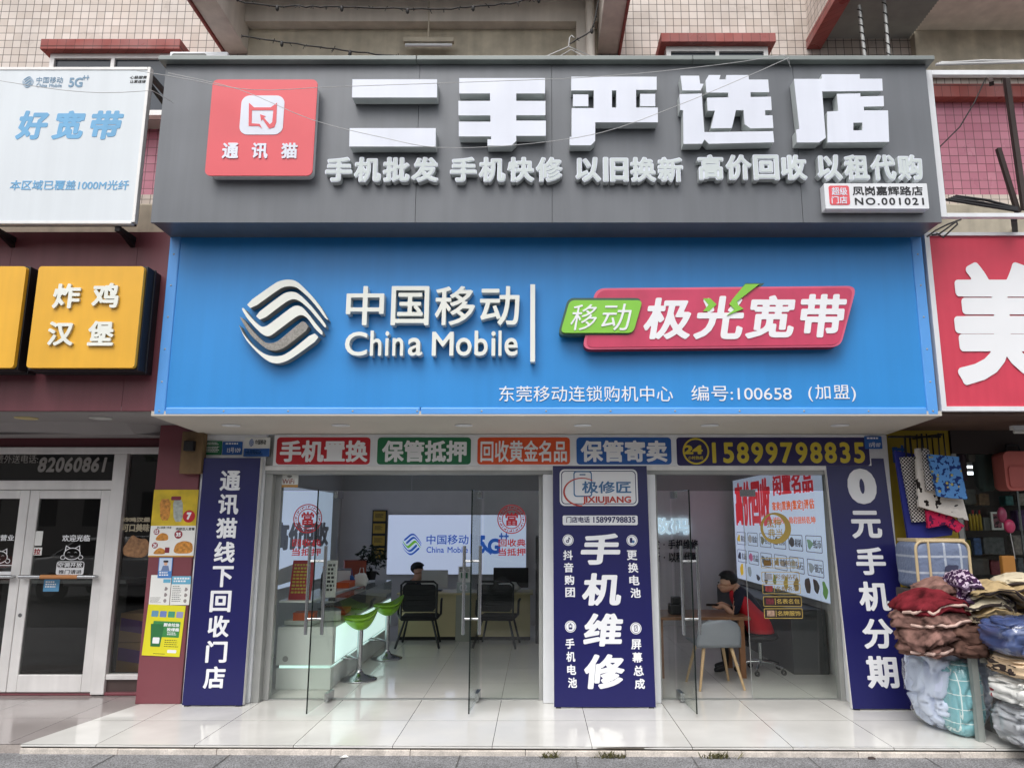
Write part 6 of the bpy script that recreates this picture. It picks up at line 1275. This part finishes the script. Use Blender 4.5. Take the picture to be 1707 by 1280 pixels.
# hanging tote bags
zz5 = lambda pts, Y: pxp(pts, Y, 1480, 710, 227 / 1162)
hk = pp(1551, 728, 7.4)
m = MB(); m.bar((hk[0], 7.2, hk[2]), (hk[0], 7.74, hk[2] + .02), .02, .02, black_b); m.bar((hk[0] - .42, 7.40, hk[2]), (hk[0] + .1, 7.40, hk[2]), .02, .02, black_b); m.build('hook_rail', label='short black hook rail carrying the hanging tote bags', cat='hook', base=hk)
ging = pattern('gingham', 'checks', (36, 34, 36), (206, 202, 200), 58); prt = pattern('black white print', 'blots', (214, 208, 202), (40, 34, 34), 12, thr=.60); blp = pattern('blue print cloth', 'blots', (88, 140, 200), (30, 52, 110), 20, thr=.54, c3=(170, 160, 90)); pkp = pattern('pink print cloth', 'blots', (200, 40, 84), (90, 30, 70), 20, thr=.55)
for i, (pts, mt, lb, hd) in enumerate((([(60,210),(300,250),(560,870),(545,930),(250,965),(175,955)], M('royal blue cloth', (40, 48, 140), .7), 'large plain royal blue tote bag, hindmost of the hanging bags', (180, 230)),
    ([(110,265),(250,260),(345,810),(215,822)], ging, 'black and white gingham tote bag hanging left of the printed ones', (190, 262)),
    ([(330,715),(480,720),(655,850),(600,910),(500,840),(345,870)], pkp, 'crimson printed tote bag whose corners hang below the white one', (420, 716)),
    ([(240,190),(330,190),(520,560),(640,620),(690,805),(520,760),(265,685)], prt, 'white tote bag with black figure prints behind the blue one', (285, 190)),
    ([(300,200),(352,200),(412,548),(335,552)], ging, 'narrow gingham tote bag squeezed between the white and blue printed ones', (325, 200)),
    ([(345,240),(605,262),(682,625),(530,612),(430,600)], blp, 'sky blue patterned tote bag, foremost of the hanging bags', (475, 250)))):
    Y = 7.5 - i * .05; P_ = zz5(pts, Y); cx_ = sum(p[0] for p in P_) / len(P_); cz_ = sum(p[1] for p in P_) / len(P_)
    o = thing('tote_bag', lb, 'bag', (cx_, Y, cz_), group='tote bags on the hook'); m = MB(); m.prism([P_], FY(Y), -.035, 0, mt, back=True); m.build('body', o, bevel=.012)
    t_ = zz5([hd], Y)[0]; m = MB(); m.tube([(t_[0] - .03, Y + .017, t_[1] - .01), (t_[0] - .025, Y + .012, hk[2] + .02), (t_[0] + .025, Y + .012, hk[2] + .02), (t_[0] + .03, Y + .017, t_[1] - .01)], .008, black_p, 6); m.build('handle', o)
# bedding bag
q = R(1524, 899, 1616, 983, 6.95); xc, zc = (q[0] + q[1]) / 2, (q[2] + q[3]) / 2; o = thing('bedding_bag', 'clear zipped bag of folded grey blue patchwork bedding on top of the blanket pile', 'bedding bag', (xc, 7.1, q[2]))
patch = pattern('patchwork', 'plaid', (112, 124, 150), (168, 176, 190), 7, .35, thr=.14); m = MB(); m.blob((xc, 7.12, zc), ((q[1] - q[0]) / 2, .22, (q[3] - q[2]) / 2), patch, (.28, .3), 40, 28, disp=lambda d: 1 + .02 * math.sin(9 * d.z + 4 * d.x)); m.build('bedding', o)
pipe = M('tan piping', (196, 176, 140), .6); m = MB(); a, b_ = (q[1] - q[0]) / 2 - .01, (q[3] - q[2]) / 2 - .015; fq = rr(xc - a, xc + a, zc - b_, zc + b_, .07); m.tube([(p[0], 6.92, p[1]) for p in fq + fq[:1]], .014, pipe, 6); m.box(xc - a + .02, xc + a - .02, 6.93, 7.3, zc + b_ - .005, zc + b_ + .022, pipe); m.tube([(xc - a * .55, 6.9, zc - b_), (xc - a * .56, 6.895, zc), (xc - a * .55, 6.9, zc + b_)], .012, pipe, 6); m.build('piping', o)
m = MB(); fB = FY(6.885); m.prism([chaikin([(xc - .02, zc - .06), (xc + .1, zc - .05), (xc + .12, zc + .0), (xc, zc + .0)])], fB, 0, .004, M('dark label print', (56, 58, 84), .5)); m.prism([chaikin([(xc - .1, zc - .16), (xc + .16, zc - .15), (xc + .14, zc - .1), (xc - .04, zc - .09)])], fB, 0, .005, M('pale label print', (214, 196, 204), .5)); m.build('label_sheet', o)

# table of blankets
from mathutils import noise as NZ
tb2 = thing('display_table', 'grey steel legged table under the pile of folded blankets', 'table', (4.0, 6.9, 0)); stl = M('grey worn steel', (158, 164, 160), .5, metal=.2, var=.2, streak=.3)
m = MB(); m.hexa([(3.51, 6.3, .665), (4.75, 6.3, .665), (4.75, 7.3, .665), (3.40, 7.3, .665)], [(3.51, 6.3, .70), (4.75, 6.3, .70), (4.75, 7.3, .70), (3.40, 7.3, .70)], stl); m.build('top', tb2, bevel=.004)
for x_, y_ in ((3.55, 6.34), (4.70, 6.34), (4.70, 7.25), (3.75, 7.25)):
    m = MB(); m.box(x_ - .03, x_ + .02, y_ - .006, y_ + .006, -.02, .664, stl); m.box(x_ - .03, x_ - .02, y_ + .0062, y_ + .05, -.02, .664, stl); m.build('leg', tb2)
m = MB(); m.box(3.59, 4.66, 6.336, 6.344, .6, .664, stl); m.build('apron_rail', tb2)
def folded(label, px, py, Y, wd, dp, ht, n, mats, edge, rz=0, seed=0, sag=.6, part='fold'):
    x_, z_ = at(px + 5, py, Y); rnd = random.Random(seed); o = thing('folded_blanket', label, 'blanket', (x_, Y, z_ - ht / 2), (0, 0, rz), group='folded blankets on the table')
    t = ht / n
    for i in range(n):
        m = MB(); ox = rnd.uniform(-.1, .1) * wd; oy = rnd.uniform(-.06, .03); sd = Vector((rnd.uniform(0, 50), rnd.uniform(0, 50), rnd.uniform(0, 50))); w2 = wd / 2 * rnd.uniform(.78, 1.05); sg = sag * rnd.uniform(.6, 1.4); dr = rnd.uniform(.0, .35)
        def bend(xx, yy): return -sg * xx * abs(xx) ** .6 * math.copysign(1, xx) - dr * max(0, -yy - dp * .22) ** 1.4 + .05 * NZ.noise(Vector((xx * 5, yy * 3, 0)) + sd) + .02 * NZ.noise(Vector((xx * 16, yy * 9, 3)) + sd)
        def dis(d): return 1 + .18 * NZ.noise(d * 1.7 + sd) + .13 * NZ.noise(d * 4.5 + sd) - .10 * math.exp(-(NZ.noise(d * 2.6 + sd * 2) / .09) ** 2) + .04 * NZ.noise(d * 12 + sd)
        m.blob((0, 0, 0), (w2, dp / 2, t * .80), mats[i % len(mats)], (.5, .9), 56, 22, dis, rz=rnd.uniform(-.2, .2))
        m.v = [(v[0] + ox, v[1] + oy, v[2] + t * (i + .5) + bend(v[0], v[1])) for v in m.v]
        if edge and i != 1 + (seed % 2):
            ring = m.v[11 * 56:12 * 56]; pts = [(p[0], p[1] - .004, p[2] + .012 * math.sin(k * .6)) for k, p in enumerate(ring) if 27 < k < 56 and p[1] < oy + .06]; m2 = MB()
            if len(pts) > 4: m2.tube(pts, .013, edge, 6); m2.build('edging', o, local=True)
        m.build(part, o, local=True)
def fleece(name, c, v=.45, sc=14): return M(name, c, .95, var=v, scale=sc, bump=.6, spec=.1)
wine, brown1, brown2, creamf, tanf, plum = fleece('wine fleece', (104, 30, 36)), fleece('marbled brown fleece', (92, 66, 58), .5, 9), fleece('dark brown fleece', (62, 44, 38)), fleece('cream fleece', (206, 194, 168), .15), fleece('tan fleece', (176, 154, 116), .25), pattern('plum leopard', 'blots', (196, 178, 196), (60, 34, 66), 26, .95, thr=.47)
dk_e = M('dark brown edging', (40, 28, 26), .8); pk_e = M('pale pink edging', (206, 176, 164), .8); rose = fleece('rose brown fleece', (136, 100, 94), .3)
marb = fleece('marbled fleece', (134, 102, 94), .8, 9); marb2 = fleece('marbled dark fleece', (92, 68, 60), .8, 11); wine2 = fleece('marbled wine fleece', (116, 38, 46), .75, 8)
folded('marbled brown blanket with a pale edge drooping off the table at the left', 1543, 1060, 6.55, .46, .5, .20, 2, [marb, marb], pk_e, .3, 2, .7)
folded('dark brown blanket in the front middle of the pile', 1603, 1064, 6.5, .40, .5, .20, 2, [marb2, marb2], None, -.15, 3, .3)
folded('rose brown striped blanket between the dark brown and cream ones', 1640, 1043, 6.58, .42, .5, .14, 2, [rose, marb2], pk_e, -.2, 7, .5)
folded('wine red blanket with pink folded end on the left of the pile', 1546, 1014, 6.62, .54, .55, .22, 2, [marb, wine2], pk_e, .25, 5, .7)
folded('pale pink edged blanket end sticking out left of the wine red one', 1516, 1022, 6.7, .18, .4, .16, 2, [rose, creamf], pk_e, .3, 6, .2)
folded('marbled brown blanket on top of the wine red one', 1562, 985, 6.8, .42, .5, .17, 2, [marb, marb], None, .35, 9, .8)
folded('plum and white leopard spotted blanket in the middle of the pile', 1590, 984, 6.66, .17, .5, .28, 2, [plum, plum], M('plum edging', (60, 36, 66), .8), -.3, 11, .3)
folded('cream blanket with dark brown edging folded in many layers', 1645, 1000, 6.56, .52, .5, .28, 5, [creamf, tanf, creamf, creamf, tanf], dk_e, -.3, 12, .8)
folded('tan and cream blanket at the right edge of the pile', 1702, 985, 6.7, .46, .55, .26, 4, [tanf, creamf, tanf, creamf], dk_e, -.35, 14, .4)
folded('dark brown blanket hidden low behind the cream one', 1690, 1045, 6.7, .5, .5, .14, 2, [brown2, brown1], None, 0, 15, .2)
m = MB(); m.box(3.4, 4.7, 6.95, 7.29, .701, zc - (q[3] - q[2]) / 2 - .002, M('dark shelf box', (60, 54, 52), .7)); m.build('storage_box', label='dark storage box under the clear bedding bag behind the blankets', cat='box', base=(4, 7.1, .701), bevel=.01)
# bagged quilts
plastic = glass('clear plastic film', .99, .1, 1.8)
def quilt_bag(label, c, r, mt, e, folds, seed, rz=0, crease=.05, film=True):
    o = thing('quilt_bag', label, 'quilt', (c[0], c[1], c[2] - r[2]), (0, 0, rz)); rnd = random.Random(seed); a, b_, c2 = rnd.uniform(0, 6), rnd.uniform(0, 6), rnd.uniform(0, 6)
    sv = Vector((seed * 1.7, seed * 3.1, seed * .7))
    def dis(d):
        n1 = NZ.noise(Vector((d.x * 1.3, d.y * 1.3, d.z * folds * .62)) + sv); n2 = NZ.noise(Vector((d.x * 2.6, d.y * 2.6, d.z * folds)) + sv * 2)
        return 1 + .02 - crease * 2.0 * math.exp(-(n1 / .07) ** 2) - crease * 1.0 * math.exp(-(n2 / .06) ** 2) + .07 * NZ.noise(d * 2.2 + sv) + .02 * NZ.noise(d * 7 + sv)
    m = MB(); m.blob((0, 0, r[2]), r, mt, e, 110, 80, dis); m.build('quilt', o, local=True)
    if film:
        def d2(d): return 1.05 + .05 * NZ.noise(d * 3 + sv) + .02 * NZ.noise(d * 9 + sv) + .012 * NZ.noise(d * 24 + sv)
        m = MB(); m.blob((0, 0, r[2]), r, plastic, (e[0], e[1]), 90, 60, d2); m.build('plastic_cover', o, local=True)
    return o
bluegrey = M('blue grey quilt', (206, 214, 238), .5, var=.06, coat=.3); 
quilt_bag('blue grey puffy quilt bulging in clear plastic beside the last navy board', (3.55, 6.80, .40), (.29, .32, .40), bluegrey, (.75, .6), 5, 11, .1, .1)
quilt_bag('teal quilt with white check lines packed in clear plastic behind the steel leg', (3.52, 6.56, .29), (.14, .17, .29), pattern('teal check', 'plaid', (126, 180, 190), (220, 230, 230), 9, .5, thr=.06), (.7, .6), 2, 12, .2, .06)
for nm, lb, z0, z1, mt, fo, cr in (('g', 'grey folded quilt at the bottom of the right hand quilt stack', .03, .33, M('mid grey quilt', (190, 190, 198), .6, var=.08), 4, .1), ('f', 'white quilt with red flower sprays in the right hand stack', .33, .535, pattern('flower sprays', 'blots', (236, 236, 232), (178, 78, 84), 9, .7, thr=.66), 3, .09),
    ('p', 'tan quilt with black plaid lines in the right hand stack', .535, .70, pattern('tan plaid', 'plaid', (214, 188, 156), (66, 56, 54), 5.5, .8, thr=.09), 2, .06), ('n', 'navy blue quilt in clear plastic topping the right hand stack', .70, .975, M('navy blue quilt', (68, 84, 134), .5, var=.1, coat=.3), 2, .05)):
    quilt_bag(lb, (3.97 if nm != 'n' else 3.96, 6.12, (z0 + z1) / 2), (.35 if nm != 'n' else .38, .26, (z1 - z0) / 2 * 1.06), mt, (.4, .5), fo, hash(nm) % 50 if False else ord(nm), 0, cr, nm in 'gn')
o = thing('rubbish_bin', 'dark round rubbish bin at the lower right corner of the photo', 'bin', (4.02, 5.80, -.07)); m = MB(); m.lathe((0, 0, 0), [(0, 0), (.18, 0), (.22, .16), (.205, .16), (.17, .02), (0, .02)], blk_plastic, 32); m.build('pail', o, local=True); m = MB(); m.lathe((0, 0, .16), [(.205, 0), (.235, 0), (.235, .015), (.205, .015)], M('bin rim', (60, 62, 62), .4), 32); m.build('rim', o, local=True)

# weeds and litter at the kerb
weed_m = M('dry weed', (122, 118, 78), .8, var=.4, scale=30)
for i, (px, py, n_, lb) in enumerate(((918, 1250, 26, 'small yellow green weed growing below the kerb at the middle board'), (1012, 1252, 44, 'low spreading weed at the kerb right of the middle board'), (1192, 1253, 40, 'spiky weed at the kerb below the open right door'))):
    x_, _ = gnd(px, py, -.06); yk = 6.28 - .11 * (x_ - LX) / (RX - LX) - .03; rnd = random.Random(i); m = MB()
    for k in range(n_ * 2):
        bx, by = x_ + rnd.gauss(0, .06 if i else .035), yk + rnd.uniform(-.025, .012); a = rnd.uniform(0, 6.28); l_ = rnd.uniform(.025, .075); t_ = Vector((math.cos(a) * l_ * .8, -abs(math.sin(a)) * l_ * .5, l_ * rnd.uniform(.5, 1))); s_ = Vector((-math.sin(a), math.cos(a), 0)) * .004
        b0 = Vector((bx, by, -.07)); m.add([b0 - s_, b0 + s_, b0 + t_ * .6 + s_ * 1.2, b0 + t_, b0 + t_ * .6 - s_ * 1.2], [(0, 1, 2, 3, 4)], weed_m)
    m.build('weed', label=lb, cat='weed', base=(x_, yk, -.07))

# ------------------------------------------------------------------ across the street (it shows in the glass)
ob = thing('apartment_building', 'plain grey apartment block across the street, showing only as a reflection in the shop glass', 'building', (0, -24, 0))
m = MB(); m.box(-40, 40, -30, -24, 0, 9, M('far grey wall', (150, 146, 142), .9)); m.build('wall', ob)
m = MB()
for r_ in range(2):
    for c_ in range(26): m.box(-39 + c_ * 3, -37.4 + c_ * 3, -24.05, -23.99, 1.5 + r_ * 3.4, 3.3 + r_ * 3.4, M('far window', (50, 56, 62), .2) if 'far window' not in bpy.data.materials else bpy.data.materials['far window'])
m.build('window_rows', ob)
tr = thing('street_tree', 'leafy street tree across the road, reflected leftmost in the shop glass', 'tree', (-12, -12, -.07), group='street trees across the road'); leafm = M('street leaf', (54, 76, 40), .7, var=.4, scale=2)
m = MB(); m.tube([(0, 0, 0), (.1, 0, 2), (0, .1, 3.4), (.3, 0, 5)], [.22, .17, .14, .05], M('bark', (90, 76, 62), .9), 10); m.tube([(0, .1, 3), (1.2, .3, 4.4)], [.1, .04], bpy.data.materials['bark'], 8); m.tube([(0, .1, 3), (-1.1, -.3, 4.5)], [.1, .04], bpy.data.materials['bark'], 8); m.build('trunk', tr, local=True)
rnd = random.Random(12); m = MB()
for c_ in ((0, 0, 5.4), (1.5, .3, 4.7), (-1.4, -.2, 4.8), (.5, 1, 4.6), (-.4, -1, 5.0), (.2, 0, 6.4)): bush(m, c_, (1.5, 1.4, 1.1), leafm, 520, .34, rnd)
m.build('crown', tr, local=True)
for i, (x_, lb) in enumerate(((1, 'middle one'), (13, 'rightmost'))): copy_tree(tr, None, (x_, -12 + (i % 2), -.07), (0, 0, i * 1.3), 'leafy street tree across the road reflected in the shop glass, ' + lb)

def car(label, loc, rz, paint, wheel_r=.33):
    o = thing('parked_car', label, 'car', loc, (0, 0, rz), group='cars parked across the road')
    pr = [(-2.2, .35), (-2.22, .75), (-2.05, .95), (-1.3, 1.02), (1.0, .98), (1.95, .82), (2.2, .66), (2.22, .38)]; rf = [(-1.55, 1.0), (-1.0, 1.42), (.1, 1.46), (.95, .99)]
    def loft(m, prof, w0, w1, mt, n=5):
        k = len(prof); vs = []
        for s_ in (-1, -.9, .9, 1):
            for x_, z_ in prof: sh = .97 if abs(s_) == 1 else 1; vs.append((x_ * sh, s_ * (w0 + (w1 - w0) * max(0, (z_ - .9) / .55)), .35 + (z_ - .35) * (sh if z_ > .5 else 1)))
        m.add(vs, [(a * k + i, a * k + i + 1, (a + 1) * k + i + 1, (a + 1) * k + i) for a in range(3) for i in range(k - 1)] + [tuple(range(k))[::-1], tuple(range(3 * k, 4 * k))] + [(0, k, 2 * k, 3 * k, 3 * k + k - 1, 2 * k + k - 1, 2 * k - 1, k - 1)], mt)
    m = MB(); loft(m, pr, .88, .88, paint); loft(m, rf, .84, .66, paint); m.build('body', o, local=True, bevel=.04, seg=3)
    m = MB(); wg = bpy.data.materials.get('car window') or M('car window', (18, 20, 22), .05)
    for s_ in (-1, 1): m.add([(-1.38, s_ * .845, 1.04), (.72, s_ * .845, 1.04), (.06, s_ * .71, 1.39), (-.94, s_ * .71, 1.37)], [(0, 1, 2, 3)], wg)
    m.add([(1.0, -.74, 1.02), (1.0, .74, 1.02), (.2, .62, 1.44), (.2, -.62, 1.44)], [(0, 1, 2, 3)], wg); m.build('window', o, local=True)
    for x_ in (-1.35, 1.38):
        for s_ in (-1, 1):
            m = MB(); m.lathe((x_, s_ * .80, wheel_r), [(.0, -.1), (wheel_r * .6, -.1), (wheel_r, -.09), (wheel_r, .09), (wheel_r * .6, .1), (0, .1)], blk_plastic, 20, ax='Y'); wh = m.build('wheel', o, local=True); m = MB(); m.lathe((x_, s_ * .905, wheel_r), [(0, .003 * s_), (wheel_r * .62, 0)], chrome, 14, ax='Y'); m.build('rim', wh, local=True)
    for s_ in (-1, 1): m = MB(); m.box(2.12, 2.215, s_ * .62 - .16, s_ * .62 + .16, .6, .74, print_w); m.build('headlight', o, local=True)
    return o
car('white car parked across the road, reflected in the chicken shop glass', (-9.6, -2.2, -.066), .1, M('white car paint', (226, 226, 224), .2, var=.02, coat=.6))
car('red car parked across the road, reflected in the chicken shop doors', (-14.6, -2.6, -.066), .0, M('red car paint', (170, 44, 34), .2, var=.02, coat=.6))
car('dark car parked across the road, reflected in the phone shop glass', (-2.2, -3.4, -.066), .0, M('dark car paint', (40, 44, 52), .2, var=.02, coat=.6))

m = MB(); gx, gy = gnd(573, 1262, -.066); m.add([(gx - .03, gy, -.064), (gx + .01, gy - .02, -.06), (gx + .04, gy + .005, -.064), (gx + .005, gy + .02, -.05)], [(0, 1, 2, 3)], paper_w); m.box(gx - .02, gx + .02, gy - .005, gy + .005, -.065, -.06, paper_w); m.build('paper_scrap', label='small white paper scrap lying on the grey paving near the kerb', cat='litter', base=(gx, gy, -.066))
m = MB(); gx, gy = gnd(1452, 1264, -.066); m.hexa([(gx - .03, gy - .01, -.066), (gx + .03, gy - .015, -.066), (gx + .02, gy + .012, -.066), (gx - .02, gy + .01, -.066)], [(gx - .025, gy - .006, -.05), (gx + .03, gy - .01, -.056), (gx + .015, gy + .01, -.052), (gx - .02, gy + .008, -.056)], rust); m.build('dry_leaf', label='dark dry leaf lying on the grey paving below the last navy board', cat='leaf', base=(gx, gy, -.066))
